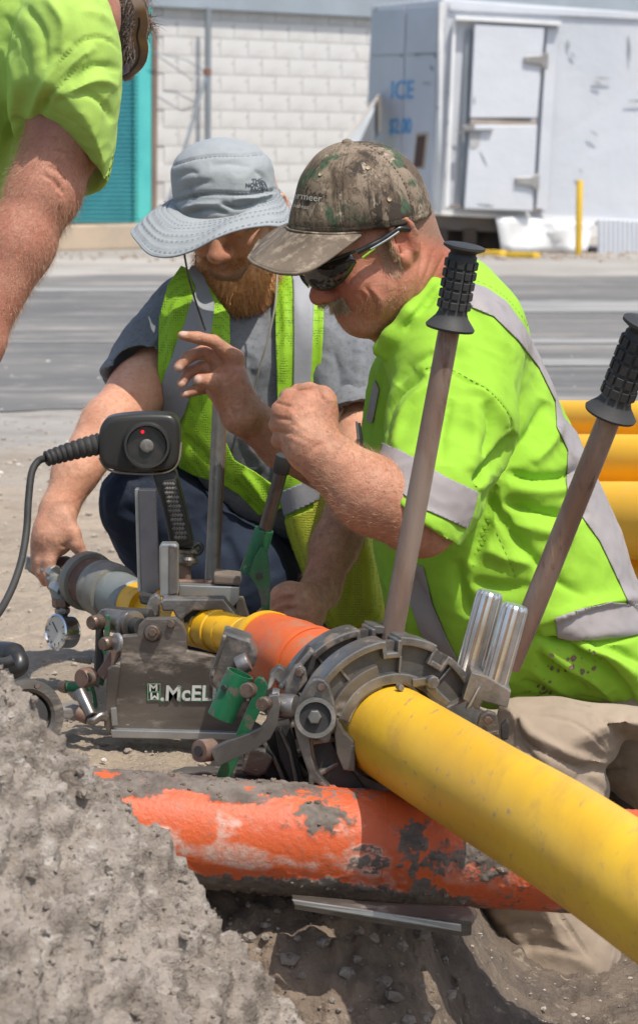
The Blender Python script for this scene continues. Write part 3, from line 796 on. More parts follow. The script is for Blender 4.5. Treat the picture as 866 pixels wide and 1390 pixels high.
# the trench bank below the orange pipe: crumbly soil
nx_, ny_ = 300, 150
U_, W_ = np.meshgrid(np.linspace(-.42, .62, nx_), np.linspace(0, 1, ny_), indexing='ij')
bY = 3.06 - .66 * W_ ** .9; bZ = .10 * (1 - sstep(.05, .25, U_)) - .22 * sstep(.05, .25, U_) * (1 - W_) * .9 - .50 * W_ * (1 - sstep(.05, .25, U_)) - .22 * W_ * sstep(.05, .25, U_)
bV_ = np.stack([U_, bY, bZ], -1).reshape(-1, 3)
for i in range(len(bV_)):
    v = Vector(bV_[i]); c = mnoise.voronoi(v * 30)[0][0]; c2 = mnoise.voronoi(v * 80 + Vector((5, 1, 2)))[0][0]
    d = mnoise.fractal(v * 6, .8, 2.1, 4) * .022 + (.35 - c) * .022 + (.35 - c2) * .007
    bV_[i, 2] += d; bV_[i, 1] -= d * .8
Q = (np.arange(nx_ - 1)[:, None] * ny_ + np.arange(ny_ - 1)[None, :]).ravel(); Q = np.stack([Q, Q + ny_, Q + ny_ + 1, Q + 1], 1)
tag(npmesh('trench_bank', bV_, Q, M['pit']), kind='structure')
pts = []; rr = []
for _ in range(2600):
    i = random.randrange(len(bV_)); pts.append(bV_[i] + np.array([0, 0, .002])); rr.append(.0015 + .010 * random.random() ** 4)
tag(scatter('trench_clods', pts, rr, M['mound'], .8), 'brown crumbs and clods on the trench bank', 'soil clods')
# ================================================================ materials for pipe and machine
M['pipeY'] = mk('yellow_plastic_pipe', (.70, .43, .020), (.60, .34, .018), 7, .42, c3=(.50, .29, .04), sc3=24, lo3=.48, hi3=.76, c4=(.36, .23, .09), sc4=85, lo4=.61, hi4=.74, stretch=(1, .18, 1), rotz=.33, bump=.14, bsc=90, bdist=.002, spec=.45, rough3=.55)
M['pipeY2'] = mk('yellow_fitting', (.80, .44, .012), (.70, .37, .012), 14, .42, c3=(.35, .19, .03), sc3=30, lo3=.58, hi3=.72, bump=.1, bsc=120, bdist=.002)
M['pipeYfar'] = mk('sunlit_yellow_pipe', (.82, .45, .012), (.74, .40, .02), 2.5, .5, c3=(.62, .38, .16), sc3=4, lo3=.58, hi3=.70)
M['pipeO'] = mk('orange_plastic', (.60, .12, .025), (.52, .10, .03), 14, .5, c3=(.38, .17, .10), sc3=30, lo3=.50, hi3=.7, bump=.1, bsc=120, bdist=.002)
M['cast'] = mk('dark_cast_metal', (.27, .255, .24), (.15, .14, .13), 18, .36, .75, edge=(.44, .42, .39), crease_shade=(.06, .05, .042), c3=(.20, .15, .11), sc3=30, lo3=.50, hi3=.68, rough3=.8, metal3=.15, c4=(.45, .44, .42), sc4=75, lo4=.67, hi4=.74, bump=.35, bsc=160, bdist=.0015)
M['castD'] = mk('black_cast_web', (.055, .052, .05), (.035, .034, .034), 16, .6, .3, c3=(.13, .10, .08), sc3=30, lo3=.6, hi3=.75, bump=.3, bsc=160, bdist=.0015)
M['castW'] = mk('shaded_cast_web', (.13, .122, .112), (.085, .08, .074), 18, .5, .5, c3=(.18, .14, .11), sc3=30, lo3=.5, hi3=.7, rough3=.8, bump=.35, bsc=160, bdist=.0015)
M['plate'] = mk('worn_grey_plate', (.18, .16, .14), (.10, .088, .075), 12, .42, .6,  c3=(.32, .27, .22), sc3=20, lo3=.52, hi3=.7, rough3=.85, metal3=.1, c4=(.42, .40, .36), sc4=60, lo4=.66, hi4=.72, bump=.3, bsc=70, bdist=.002, stretch=(.5, 1, 1.4))
M['steel'] = mk('worn_steel', (.30, .285, .27), (.19, .175, .165), 20, .33, .85,  c3=(.20, .12, .08), sc3=30, lo3=.60, hi3=.72, rough3=.8, metal3=.2, bump=.15, bsc=140, bdist=.001)
M['steelL'] = mk('light_machined_steel', (.46, .47, .46), (.34, .35, .35), 12, .35, .7, c3=(.25, .22, .19), sc3=30, lo3=.62, hi3=.75, metal3=.3, rough3=.7, bump=.1, bsc=140, bdist=.001)
M['alu'] = mk('bright_aluminium', (.66, .67, .68), (.5, .5, .51), 25, .3, .85, c3=(.22, .18, .14), sc3=45, lo3=.64, hi3=.74, metal3=.3, rough3=.7)
M['groove'] = mk('dirty_groove', (.28, .17, .10), (.18, .12, .08), 30, .8)
M['green'] = mk('chipped_green_paint', (.010, .125, .050), (.008, .085, .036), 12, .40,  c3=(.10, .085, .07), sc3=32, lo3=.56, hi3=.62, rough3=.75, c4=(.20, .24, .19), sc4=90, lo4=.68, hi4=.74, bump=.3, bsc=90, bdist=.0015)
M['rust'] = mk('rusty_steel', (.155, .085, .058), (.22, .15, .12), 18, .62, .35, c3=(.30, .27, .25), sc3=22, lo3=.58, hi3=.72, metal3=.5, c4=(.08, .045, .03), sc4=55, lo4=.6, hi4=.7, bump=.4, bsc=130, bdist=.0012, stretch=(1, 1, .45))
M['rodR'] = mk('worn_lever_rod', (.23, .145, .11), (.32, .245, .205), 14, .48, .35, c3=(.13, .07, .05), sc3=26, lo3=.52, hi3=.66, metal3=.2, rough3=.75, c4=(.52, .36, .18), sc4=40, lo4=.68, hi4=.76, bump=.3, bsc=130, bdist=.001, stretch=(1.4, 1.4, .35))
M['boltM'] = mk('bolt_metal', (.13, .085, .065), (.20, .155, .125), 60, .42, .6,  c3=(.4, .36, .3), sc3=90, lo3=.6, hi3=.7)
M['rubber'] = mk('black_rubber', (.028, .028, .029), (.045, .044, .043), 20, .62, c3=(.11, .10, .09), sc3=50, lo3=.62, hi3=.76, bump=.25, bsc=200, bdist=.0008, spec=.4)
M['blackpl'] = mk('black_plastic', (.022, .022, .023), (.032, .031, .03), 9, .36, c3=(.10, .09, .08), sc3=40, lo3=.66, hi3=.8, bump=.08, bsc=220, bdist=.0006, spec=.5)
M['brown'] = mk('brown_rust_neck', (.15, .085, .06), (.11, .06, .05), 22, .7, .2, c3=(.22, .18, .15), sc3=40, lo3=.58, hi3=.7, bump=.4, bsc=120, bdist=.0015)
M['coup'] = mk('grey_coupling', (.27, .26, .225), (.19, .185, .165), 14, .5, .35, c3=(.22, .16, .10), sc3=30, lo3=.58, hi3=.68, c4=(.33, .38, .33), sc4=60, lo4=.62, hi4=.7, bump=.3, bsc=120, bdist=.001)
M['coupB'] = mk('blue_grey_sleeve', (.17, .195, .205), (.22, .235, .225), 12, .55, .2, c3=(.24, .26, .22), sc3=30, lo3=.58, hi3=.7, bump=.15, bsc=120, bdist=.001)
M['gface'] = mk('gauge_glass', (.55, .53, .48), (.5, .48, .44), 9, .25)
M['chrome'] = mk('chrome', (.72, .73, .75), (.6, .62, .66), 9, .12, .95)
M['wood'] = mk('worn_grey_wood', (.24, .22, .20), (.17, .155, .14), 25, .85, stretch=(.3, 1, 3), bump=.4, bsc=60)

# ================================================================ the big yellow pipe
A_ = P(525, 991, 2.985); B_ = P(824, 1178, 2.415)
axm = (B_ - A_).normalized(); lenm = (B_ - A_).length
def pipe_shell(name, pts, r, mat, parent=None, n=72, **k):
    return mesh(name, *tube(crom(pts, 8), r, n), mat, parent, smooth=40, **k)
yp_ = thing('yellow_pipe', 'big clean yellow pipe slanting across the foreground out of the clamp', 'pipe', P(700, 1100, 2.65))
pts = [A_ - axm * .16, A_ - axm * .05, A_ + axm * .3, B_, B_ + axm * .7 - Vector((0, 0, .03))]
mesh('pipe_wall', *tube(crom(pts, 6), .0565, 72), M['pipeY'], yp_, smooth=40)
mesh('flange_rim', *tube([A_ - axm * .052, A_ - axm * .058], .0595, 64), M['pipeO'], yp_, smooth=40)

# reducer fitting and thin pipe that run back to the far clamp
fit = thing('reducer_fitting', 'ribbed yellow and orange reducer joint between the two clamps', 'pipe fitting', P(385, 885, 3.25))
def ln(lst): return crom([P(*p) for p in lst], 6)
C0_ = A_ - axm * .13
# orange body
oa, ob_, oc = P(455, 925, 3.12), P(400, 893, 3.20), P(366, 880, 3.26)
def polylathe(prof_pts, n=40):
    """list of (point, radius)"""
    return tube([p for p, r in prof_pts], [r for p, r in prof_pts], n)
L = lambda a, b, t: a + (b - a) * t
D1 = P(352, 874, 3.29)
mesh('orange_sleeve', *polylathe([(oa, .053), (L(oa, ob_, .45), .053), (L(oa, ob_, .5), .0535), (L(oa, ob_, .52), .050), (ob_, .049), (oc, .046)]), M['pipeO'], fit, smooth=30)
mesh('seam_ring', *polylathe([(L(oa, ob_, .60), .0515), (L(oa, ob_, .66), .0525), (L(oa, ob_, .72), .0515)]), M['pipeO'], fit, smooth=30)
mesh('yellow_cone', *polylathe([(oc, .0475), (L(oc, D1, .5), .0465), (D1, .041), (P(344, 870, 3.305), .033), (P(336, 867, 3.32), .0285)]), M['pipeY2'], fit, smooth=30)
sm = [P(340, 869, 3.31), P(322, 863, 3.35), P(300, 857, 3.39), P(262, 850, 3.46), P(225, 838, 3.52), P(150, 805, 3.66)]
mesh('thin_pipe', *tube(crom(sm, 5), .0265, 40), M['pipeY2'], fit, smooth=40)
for (a, b2, r) in ((P(334, 868, 3.32), P(330, 866, 3.33), .0282), (P(312, 861, 3.37), P(300, 858, 3.39), .0278), (P(298, 857.5, 3.395), P(284, 854, 3.42), .0292), (P(282, 853.7, 3.423), P(258, 848, 3.47), .0285)):
    mesh('collar', *lathe([(0, r * .9), (.002, r), ((b2 - a).length - .002, r), ((b2 - a).length, r * .9)], a, b2 - a, 40), M['pipeY2'], fit, smooth=30)

# ================================================================ pressure test end: coupling, valve, gauge
tst = thing('test_coupling', 'grey pipe coupling with rusty brown neck and valve under the kneeling hand', 'coupling', P(150, 805, 3.66))
ca, cb = P(198, 826, 3.56), P(96, 778, 3.76)
cd = (cb - ca).normalized(); cl = (cb - ca).length
def lz(name, mat, prof, par=tst, n=40, **k): return mesh(name, *lathe([(h * cl, r) for h, r in prof], ca, cd, n), mat, par, smooth=35, **k)
lz('yellow_sleeve', M['pipeY2'], [(-.02, .031), (.16, .031)])
lz('blue_sleeve', M['coupB'], [(.13, .031), (.14, .0335), (.36, .0345), (.40, .036)])
lz('coupling_ring', M['coup'], [(.38, .034), (.39, .040), (.43, .042), (.50, .042), (.52, .038), (.54, .041), (.58, .041), (.60, .034)])
lz('rust_band', M['brown'], [(.58, .034), (.60, .0365), (.73, .037), (.74, .034)])
lz('end_ring', M['coup'], [(.72, .036), (.725, .043), (.76, .044), (.80, .043), (.81, .036)])
lz('neck', M['brown'], [(.80, .024), (.90, .022), (1.03, .018), (1.05, .021), (1.10, .021), (1.12, .012)])
for (c, r) in (((70, 776, 3.74), .012), ((82, 800, 3.72), .013), ((76, 788, 3.73), .010)):
    mesh('valve_nut', *bolt_hex(P(*c) - cd * .012, cd + Vector((-.3, 0, .2)), r, .024, 8), M['steelL'], tst, bevel=.0015)
mesh('valve_plug', *bolt_hex(P(34, 764, 3.80), (1, .2, -.12), .011, .035, 6), M['steelL'], tst, bevel=.0015)
mesh('valve_body', *tube([P(45, 768, 3.79), P(66, 780, 3.76), P(84, 786, 3.745)], [.011, .013, .014], 18), M['coup'], tst, smooth=35)
mesh('tee', *tube([P(80, 786, 3.73), P(83, 822, 3.71)], [.016, .012], 16), M['coup'], tst, smooth=40)
mesh('brass_nut', *bolt_hex(P(83, 812, 3.71), (.02, 0, -1), .014, .014, 6), M['boltM'], tst, bevel=.001)
gg = thing('pressure_gauge', 'small round chrome pressure gauge hanging below the coupling', 'gauge', P(86, 857, 3.70))
gax = Vector((-.72, -.66, .12)).normalized(); gc = P(88, 858, 3.70)
mesh('case', *lathe([(-.012, .016), (-.011, .0235), (-.007, .0245), (.011, .0245), (.013, .0265), (.0165, .0265), (.018, .024), (.0155, .0225)], gc, gax, 40), M['chrome'], gg, smooth=35)
mesh('dial', *lathe([(.0145, .0226), (.0158, .0222)], gc, gax, 32), M['gface'], gg)
a_, b_ = frame_of(gax)
for k in range(9):
    w = R(-210 + k * 30); d = a_ * math.cos(w) + b_ * math.sin(w)
    mesh('tick', *beam(gc + gax * .0162 + d * .0165, gc + gax * .0162 + d * .0205, .0012, .0006, gax), M['blackpl'], gg)
mesh('needle', *beam(gc + gax * .0166 - a_ * .004, gc + gax * .0166 + (a_ * .6 + b_ * .8) * .017, .0012, .0006, gax), M['blackpl'], gg)
mesh('stem', *tube([P(83, 822, 3.71), P(86, 834, 3.70)], [.007, .008], 12), M['steel'], gg, smooth=40)
mesh('stem_nut', *bolt_hex(P(84.5, 826, 3.705), (.05, 0, -1), .0115, .008, 6), M['steel'], gg, bevel=.001)

# ================================================================ fusion machine
mac = thing('pipe_fusion_machine', 'worn grey pipe fusion machine with ring clamps gripping the yellow pipe', 'machine', P(330, 1000, 3.2))
def mp(name, poly, Y, th, mat=None, par=None, bev=.0018, vec=(0, 1, 0)):
    return mesh(name, *plate(poly, Y, th, vec), mat or M['cast'], par or mac, bevel=bev)
def ms(name, line, w, Y, th, mat=None, par=None, bev=.0018, vec=(0, 1, 0)):
    return mesh(name, *strip(line, w, Y, th, vec), mat or M['cast'], par or mac, bevel=bev)
def mbolt(c, r, h=.008, ax=(-.2, -1, .1), mat=None, par=None, n=6, name='bolt'):
    return mesh(name, *bolt_hex(P(*c), ax, r, h, n), mat or M['boltM'], par or mac, bevel=.0006 if n == 6 else 0)

# --- ring clamps: local frame on the pipe axis
axa = axm; e1 = Vector((axa.y, -axa.x, 0)).normalized() * -1
if e1.x < 0: e1 = -e1
e2 = Vector((0, 0, 1))
def ring_piece(o, a0, a1, r0, r1, t0, t1, n=26):
    """block between two angles, radii and axial offsets"""
    V = []; Fc = []
    for i in range(n + 1):
        w = R(a0 + (a1 - a0) * i / n); d = e1 * math.cos(w) + e2 * math.sin(w)
        for r, t in ((r0, t0), (r1, t0), (r1, t1), (r0, t1)): V.append(o + d * r + axa * t)
    for i in range(n):
        for k in range(4):
            q = (k + 1) % 4; Fc.append((i * 4 + k, i * 4 + q, (i + 1) * 4 + q, (i + 1) * 4 + k))
    Fc.append((0, 1, 2, 3)); Fc.append((n * 4 + 3, n * 4 + 2, n * 4 + 1, n * 4)); return V, Fc
def upper_jaw(o, par, name, ro=.113, wv=.038, lo=20, hi=160, tt=0.0):
    t0 = tt - wv / 2; t1 = tt + wv / 2
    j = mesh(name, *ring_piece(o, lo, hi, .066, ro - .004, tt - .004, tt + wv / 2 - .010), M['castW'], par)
    # outer rim with two raised saddles
    mesh('rim', *ring_piece(o, 97, hi, ro - .009, ro, t0, t1), M['cast'], j, bevel=.002)
    mesh('rim', *ring_piece(o, 62, 86, ro - .007, ro + .003, t0, t1), M['cast'], j, bevel=.002)
    mesh('rim', *ring_piece(o, lo, 51, ro - .009, ro, t0, t1), M['cast'], j, bevel=.002)
    for c in (91.5, 56.5):
        mesh('saddle', *ring_piece(o, c - 4.6, c + 4.6, ro - .022, ro - .015, t0, t1, 8), M['cast'], j, bevel=.002)
        for q in (c - 5.4, c + 5.4): mesh('rib', *ring_piece(o, q - 1.6, q + 1.6, ro - .022, ro - .0005, t0, t1, 2), M['cast'], j, bevel=.002)
    mesh('inner_rim', *ring_piece(o, lo - 4, hi + 2, .060, .073, t0 - .002, t1), M['cast'], j, bevel=.002)
    mesh('liner', *ring_piece(o, 104, hi + 3, .0575, .086, t1 - .012, t1 - .001), M['plate'], j, bevel=.0015)
    mesh('rib', *ring_piece(o, hi - 3, hi, .068, ro, t0, t1, 2), M['cast'], j, bevel=.002)
    mesh('rib', *ring_piece(o, lo, lo + 3, .068, ro, t0, t1, 2), M['cast'], j, bevel=.002)
    for w_ in (44, 128): mesh('rib', *ring_piece(o, w_, w_ + 2, .070, ro - .006, tt - .004, t1 - .006, 2), M['cast'], j, bevel=.001)
    mesh('rib', *ring_piece(o, 84, 86, .070, ro - .02, t0, t1, 2), M['cast'], j, bevel=.001)
    return j
O1 = A_ + axm * .006; O2 = A_ - axm * .082
j1 = upper_jaw(O1, mac, 'upper_jaw'); j2 = upper_jaw(O2, mac, 'upper_jaw', ro=.110)
for o in (O1, O2):
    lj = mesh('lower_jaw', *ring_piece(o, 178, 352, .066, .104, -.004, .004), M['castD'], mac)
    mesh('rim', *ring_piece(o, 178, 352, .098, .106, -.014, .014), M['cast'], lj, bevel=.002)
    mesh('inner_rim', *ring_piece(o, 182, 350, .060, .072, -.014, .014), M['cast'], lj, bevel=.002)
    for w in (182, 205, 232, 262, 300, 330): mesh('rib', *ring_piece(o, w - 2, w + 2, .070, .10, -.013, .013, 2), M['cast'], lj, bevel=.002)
# bearing lug on the liner, seen above the pipe
for (q, r) in (((585, 925, 2.955), .0075), ((541, 932, 2.945), .004)): mbolt(q, r, .010, axa, M['cast'], j1, 16)
ms('lug_arm', [(585, 925), (560, 928)], 12, 2.965, .008, M['cast'], j1)
mp('lug', [(578, 935), (592, 934), (612, 953), (606, 960), (590, 950)], 2.955, .01, M['cast'], j1)
# right-hand end block with the clamp's lugs
blk = mp('end_block', [(640, 912), (662, 919), (694, 938), (689, 962), (655, 953), (650, 965), (628, 950)], 2.96, .05, M['cast'], mac)
mp('block_rib', [(648, 935), (654, 930), (640, 960), (632, 965)], 2.952, .02, M['cast'], blk)
mp('pivot_lug', [(648, 985), (652, 972), (662, 966), (674, 970), (677, 985), (677, 1000), (650, 1000)], 2.93, .012, M['plate'], mac, .002)
mp('pivot_lug', [(680, 986), (688, 977), (692, 983), (690, 1005), (680, 1005)], 2.95, .012, M['castD'], mac, .002)
mbolt((663, 978, 2.925), .005, .006)

# --- ribbed aluminium clamp knobs
for (tp, bt, lb) in (((666, 803, 3.02), (633, 925, 3.02), 'left ribbed silver clamp knob standing beside its twin'), ((700, 821, 2.98), (666, 945, 2.98), 'right ribbed silver clamp knob, nearer the rusty lever')):
    T_, B2 = P(*tp), P(*bt); dr_ = (T_ - B2).normalized(); ln_ = (T_ - B2).length; aa, bb = frame_of(dr_)
    k = thing('clamp_knob', lb, 'clamp knob', B2, 'ribbed clamp knobs')
    prof = [(0, 1), (ln_ * .5, 1), (ln_ - .006, 1.0), (ln_ - .002, .93), (ln_, .80)]
    V = []; Fc = []; n = 84
    for h, s in prof:
        for j in range(n):
            w = 2 * math.pi * j / n; ph = (w * 12 / (2 * math.pi)) % 1
            g = max(0, 1 - abs(ph - .5) * 2 * 2.6)
            r = .0162 * s - (.0022 * min(1, g * 1.8) if s > .9 else 0)
            V.append(B2 + dr_ * h + (aa * math.cos(w) + bb * math.sin(w)) * r)
    for i in range(len(prof) - 1):
        for j in range(n): q = (j + 1) % n; Fc.append((i * n + j, i * n + q, (i + 1) * n + q, (i + 1) * n + j))
    Fc.append(tuple((len(prof) - 1) * n + j for j in range(n)))
    mesh('body', V, Fc, M['alu'], k, smooth=35)
    mesh('core', *lathe([(0, .0146), (ln_ - .004, .0146)], B2, dr_, 48), M['groove'], k, smooth=40)

# --- left pivot: teardrop link plate, bolt, hub
td = [(432, 921), (440, 923), (447, 931), (453, 950), (457, 972), (456, 986), (450, 996), (447, 1008), (440, 1010), (431, 1004), (420, 1003), (424, 1030), (430, 1048), (442, 1062), (456, 1078), (446, 1078), (430, 1064), (426, 1063), (425, 1080), (418, 1080), (419, 1052), (410, 1026), (402, 1000), (399, 982), (400, 966), (406, 950), (418, 928), (425, 922)]
tdp = mp('link_plate', td, 2.915, .016, M['cast'], mac, .0025)
mp('web', [(424, 1006), (440, 1008), (448, 1004), (462, 1030), (480, 1050), (500, 1078), (428, 1080), (420, 1040)], 2.945, .02, M['castD'], mac)
rc_ = P(428, 974, 2.913)
mesh('recess_ring', *lathe([(0, .0195), (.003, .0235), (.006, .0235), (.006, .0185), (-.006, .0185), (-.006, .0195)], rc_, (0, -1, .08), 40, False), M['cast'], tdp, smooth=30)
mesh('recess', *lathe([(.0005, .0188), (.001, .0188)], rc_ + Vector((0, -.0005, 0)), (0, -1, .08), 32), M['castD'], tdp)
mbolt((427, 973, 2.912), .0088, .008, (0, -1, .1), M['steel'], tdp)
mbolt((436, 933, 2.913), .0045, .006, (0, -1, .1), M['boltM'], tdp, 12)
mesh('hub', *tube([P(372, 958, 2.96), P(402, 960, 2.95)], .0145, 28), M['cast'], mac, bevel=.002, smooth=40)
mesh('hub_collar', *tube([P(366, 955, 2.955), P(376, 957, 2.955)], .019, 28), M['steel'], mac, bevel=.001, smooth=40)
# second (rear) link plate
mp('rear_link', [(400, 905), (408, 903), (415, 910), (417, 925), (405, 940), (392, 958), (385, 945), (388, 925)], 2.99, .016, M['cast'], mac, .002)
mbolt((407, 913, 2.988), .006, .007)
mp('rear_link', [(378, 904), (386, 908), (398, 936), (392, 944), (374, 925), (368, 935), (362, 940), (366, 915)], 3.02, .02, M['cast'], mac, .003)
mp('hinge_block', [(418, 880), (430, 890), (425, 912), (402, 936), (392, 930), (400, 905)], 3.01, .03, M['castD'], mac, .003)
ms('hinge_edge', [(424, 884), (404, 908), (380, 936)], 7, 3.00, .02, M['cast'], mac)
# --- curved steel link and boss
ms('curved_link', [(371, 944), (373, 958), (369, 982), (360, 996), (340, 1008), (315, 1018), (290, 1030)], [13, 15, 17, 20, 24, 26, 26], 2.93, .010, M['steel'], mac, .0012)
mbolt((361, 955, 2.93), .0085, .014, (-.35, -1, .1), M['boltM'], mac, 20, 'pin')
mbolt((339, 937, 2.925), .0095, .012, (-.3, -1, .1), M['boltM'], mac, 20, 'pin')
mesh('boss', *tube([P(270, 1020, 2.935), P(288, 1018, 2.95)], .0135, 24), M['rust'], mac, bevel=.002, smooth=40)
mesh('boss_hole', *tube([P(268.5, 1020, 2.932), P(272, 1020, 2.936)], .006, 16), M['castD'], mac)
# --- green socket tube and green bars
gs = P(300, 974, 2.96); ge = P(326, 914, 2.96); gd = (ge - gs)
prof = [(0, .0165), (gd.length, .0165), (gd.length, .0140), (gd.length - .03, .0135)]
soc = mesh('handle_socket', *lathe(prof, gs, gd, 36, False), M['green'], mac, smooth=30)
mesh('socket_inside', *lathe([(0, .016), (gd.length - .03, .0135), (gd.length - .028, .001)], gs, gd, 24, False), M['rust'], soc)
mbolt((305, 934, 2.945), .004, .003, (-.6, -1, .1), M['castD'], soc, 12, 'hole')
mp('green_bar', [(345, 926), (350, 920), (358, 922), (364, 932), (360, 950), (322, 1035), (308, 1068), (291, 1066), (296, 1048), (318, 1005), (330, 975), (344, 945)], 2.965, .010, M['green'], mac, .0012)
# --- boxy grey jaw in front of the thin pipe
jb = mp('box_jaw', [(304, 857), (340, 869), (350, 890), (346, 905), (330, 915), (318, 905), (297, 940), (285, 930), (284, 918), (297, 885)], 3.10, .05, M['cast'], mac, .004)
mp('jaw_face', [(302, 862), (308, 864), (300, 890), (290, 920), (286, 917), (296, 886)], 3.085, .02, M['plate'], jb, .002)
mesh('jaw_round', *tube([P(322, 905, 3.06), P(338, 898, 3.06)], .012, 18), M['cast'], jb, bevel=.002, smooth=40)
# --- lower jaw liner to the right of the link plate
mp('jaw_liner', [(457, 978), (468, 996), (482, 1008), (482, 1048), (466, 1046), (457, 1024), (454, 998)], 2.925, .02, M['plate'], mac, .0015)
# --- base castings seen at the foot
ms('foot_frame', [(232, 1058), (250, 1052), (290, 1051), (330, 1052), (352, 1050), (370, 1062), (400, 1064)], 7, 3.03, .03, M['plate'], mac)
mp('foot_web', [(330, 1020), (360, 1018), (372, 1030), (362, 1050), (350, 1056), (328, 1050)], 3.0, .03, M['plate'], mac, .003)
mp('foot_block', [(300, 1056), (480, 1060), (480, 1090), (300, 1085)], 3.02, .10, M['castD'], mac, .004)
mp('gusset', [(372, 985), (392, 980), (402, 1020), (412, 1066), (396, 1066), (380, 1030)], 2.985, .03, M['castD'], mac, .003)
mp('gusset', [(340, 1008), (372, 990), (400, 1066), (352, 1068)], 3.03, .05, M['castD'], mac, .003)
ms('inner_rib', [(355, 1004), (372, 1030), (386, 1062)], 6, 3.01, .02, M['cast'], mac)
ms('inner_rib', [(380, 990), (394, 1022), (402, 1062)], 5, 2.975, .02, M['cast'], mac)
# guide rails joining the two clamps
for (a, b2, r) in ((P(400, 1030, 3.12), P(330, 985, 3.38), .013), (P(420, 1000, 3.10), P(330, 930, 3.45), .012)):
    mesh('guide_rail', *tube([a, b2], r, 20), M['steel'], mac, smooth=40)
# --- far clamp: main side plate with lettering
Yp = 3.34
sp = mp('side_plate', [(165, 864), (186, 862), (188, 850), (198, 840), (238, 839), (248, 848), (254, 862), (254, 884), (345, 900), (345, 998), (152, 994), (145, 985), (153, 908), (163, 905)], Yp, .014, M['plate'], mac, .002)
mp('plate_ledge', [(150, 991), (346, 996), (346, 1006), (152, 1002)], Yp - .012, .04, M['steelL'], sp, .0015)
mp('plate_edge', [(146, 908), (154, 903), (164, 905), (153, 992), (146, 996), (141, 985)], Yp - .008, .012, M['plate'], sp, .002)
mp('worn_tab', [(150, 962), (158, 961), (160, 985), (152, 986)], Yp - .012, .005, M['steelL'], sp, .001)
mbolt((208, 859, Yp - .002), .0105, .010, (-.15, -1, .1), M['boltM'], sp, 20, 'bolt'); mbolt((208, 859, Yp - .009), .006, .006, (-.15, -1, .1), M['boltM'], sp, 6, 'bolt_head')
mesh('washer', *bolt_hex(P(208, 859, Yp), (-.15, -1, .1), .0125, .003, 24), M['castD'], sp)
mbolt((233, 847, Yp - .001), .0052, .006, (-.15, -1, .1), M['boltM'], sp, 12)
# lettering plate marks
M['letter'] = mk('worn_white_lettering', (.52, .53, .50), (.42, .42, .39), 40, .7, c3=(.17, .15, .13), sc3=90, lo3=.56, hi3=.62)
M['letgreen'] = mk('worn_green_marking', (.08, .26, .13), (.12, .25, .16), 40, .7, c3=(.17, .15, .13), sc3=70, lo3=.54, hi3=.60)
lo_ = P(200, 950.5, Yp - .002); hor = Vector((1, 0, 0)); 
lx = 3.34 / FPX
def fl(x, y, d=0): return P(x, y, Yp - .0022 - d)
def flat(name, polys, mat, d):
    mb = MB()
    for q in polys: mb.add(prism([fl(x, y, d) for x, y in q], (0, .0006, 0)))
    return mb.build(name, mat, sp)
flat('emblem', [[(200, 928), (218, 928), (218, 929.4), (200, 929.4)], [(200, 949.6), (218, 949.6), (218, 951), (200, 951)], [(200, 929.4), (201.3, 929.4), (201.3, 949.6), (200, 949.6)], [(216.7, 929.4), (218, 929.4), (218, 949.6), (216.7, 949.6)], [(202, 938.9), (216, 938.9), (216, 940.3), (202, 940.3)]], M['letgreen'], 0)
text_obj('emblem_letters', 'M', M['letter'], sp, fl(202, 938.4), hor, (0, 0, 1), .0125, .0006, 1.25, .03)
text_obj('emblem_letters', 'M', M['letter'], sp, fl(216.2, 941.0), (-1, 0, 0), (0, 0, -1), .0125, .0006, 1.25, .03).scale = (1, 1, 1)
text_obj('lettering_shadow', '.McELROY', M['letgreen'], sp, fl(217.6, 952.3), hor, (.06, 0, 1), .0285, .0006, .98, .035)
text_obj('lettering', '.McELROY', M['letter'], sp, fl(217, 951, .0012), hor, (.06, 0, 1), .0285, .0006, .98, .02)
# --- posts and cross pieces on the far clamp
mp('post', [(183, 664), (188, 664), (192, 804), (187, 804)], 3.50, .02, M['steelL'], mac, .0008)
mp('post', [(187.5, 665), (211, 665), (216, 800), (211, 806), (192, 805)], 3.495, .024, mk('dark_post', (.17, .17, .19), (.13, .13, .15), 14, .35, .7, c3=(.3, .28, .26), sc3=40, lo3=.62, hi3=.75, metal3=.4, rough3=.6), mac, .0012)
mp('short_post', [(216, 742), (219, 738), (238, 738), (242, 742), (242, 805), (240, 812), (219, 812), (217, 806)], 3.44, .024, M['steelL'], mac, .004)
mp('post_facet', [(229, 740), (241, 742), (241, 806), (229, 810)], 3.4375, .004, M['steel'], mac, .0015)
mp('cross_plate', [(243, 794), (325, 797), (324, 815), (310, 832), (300, 817), (243, 815)], 3.47, .02, M['steelL'], mac, .0015)
mesh('cross_rod', *tube([P(243, 791, 3.50), P(292, 791, 3.50)], .005, 12), M['rust'], mac, smooth=40)
mp('cross_cap', [(290, 779), (326, 783), (327, 795), (290, 793)], 3.47, .05, mk('brown_cap', (.20, .16, .13), (.15, .12, .10), 20, .7), mac, .003)
mp('far_upper_jaw', [(217, 818), (222, 813), (304, 813), (312, 824), (325, 838), (318, 840), (306, 832), (300, 829), (262, 829), (252, 836), (243, 848), (235, 830), (221, 830)], 3.40, .03, M['cast'], mac, .0025)
mp('far_jaw_web', [(246, 818), (300, 818), (306, 834), (250, 846)], 3.415, .02, M['castD'], mac, .001)
mp('far_jaw_rib', [(274, 818), (281, 818), (279, 830), (272, 830)], 3.405, .02, M['cast'], mac, .001)
mp('stepped_plate', [(322, 812), (330, 812), (342, 850), (330, 850), (320, 836)], 3.50, .02, M['plate'], mac, .002)
mp('lever_foot', [(196, 830), (203, 812), (212, 806), (218, 812), (217, 838), (206, 838)], 3.43, .02, M['cast'], mac, .003)
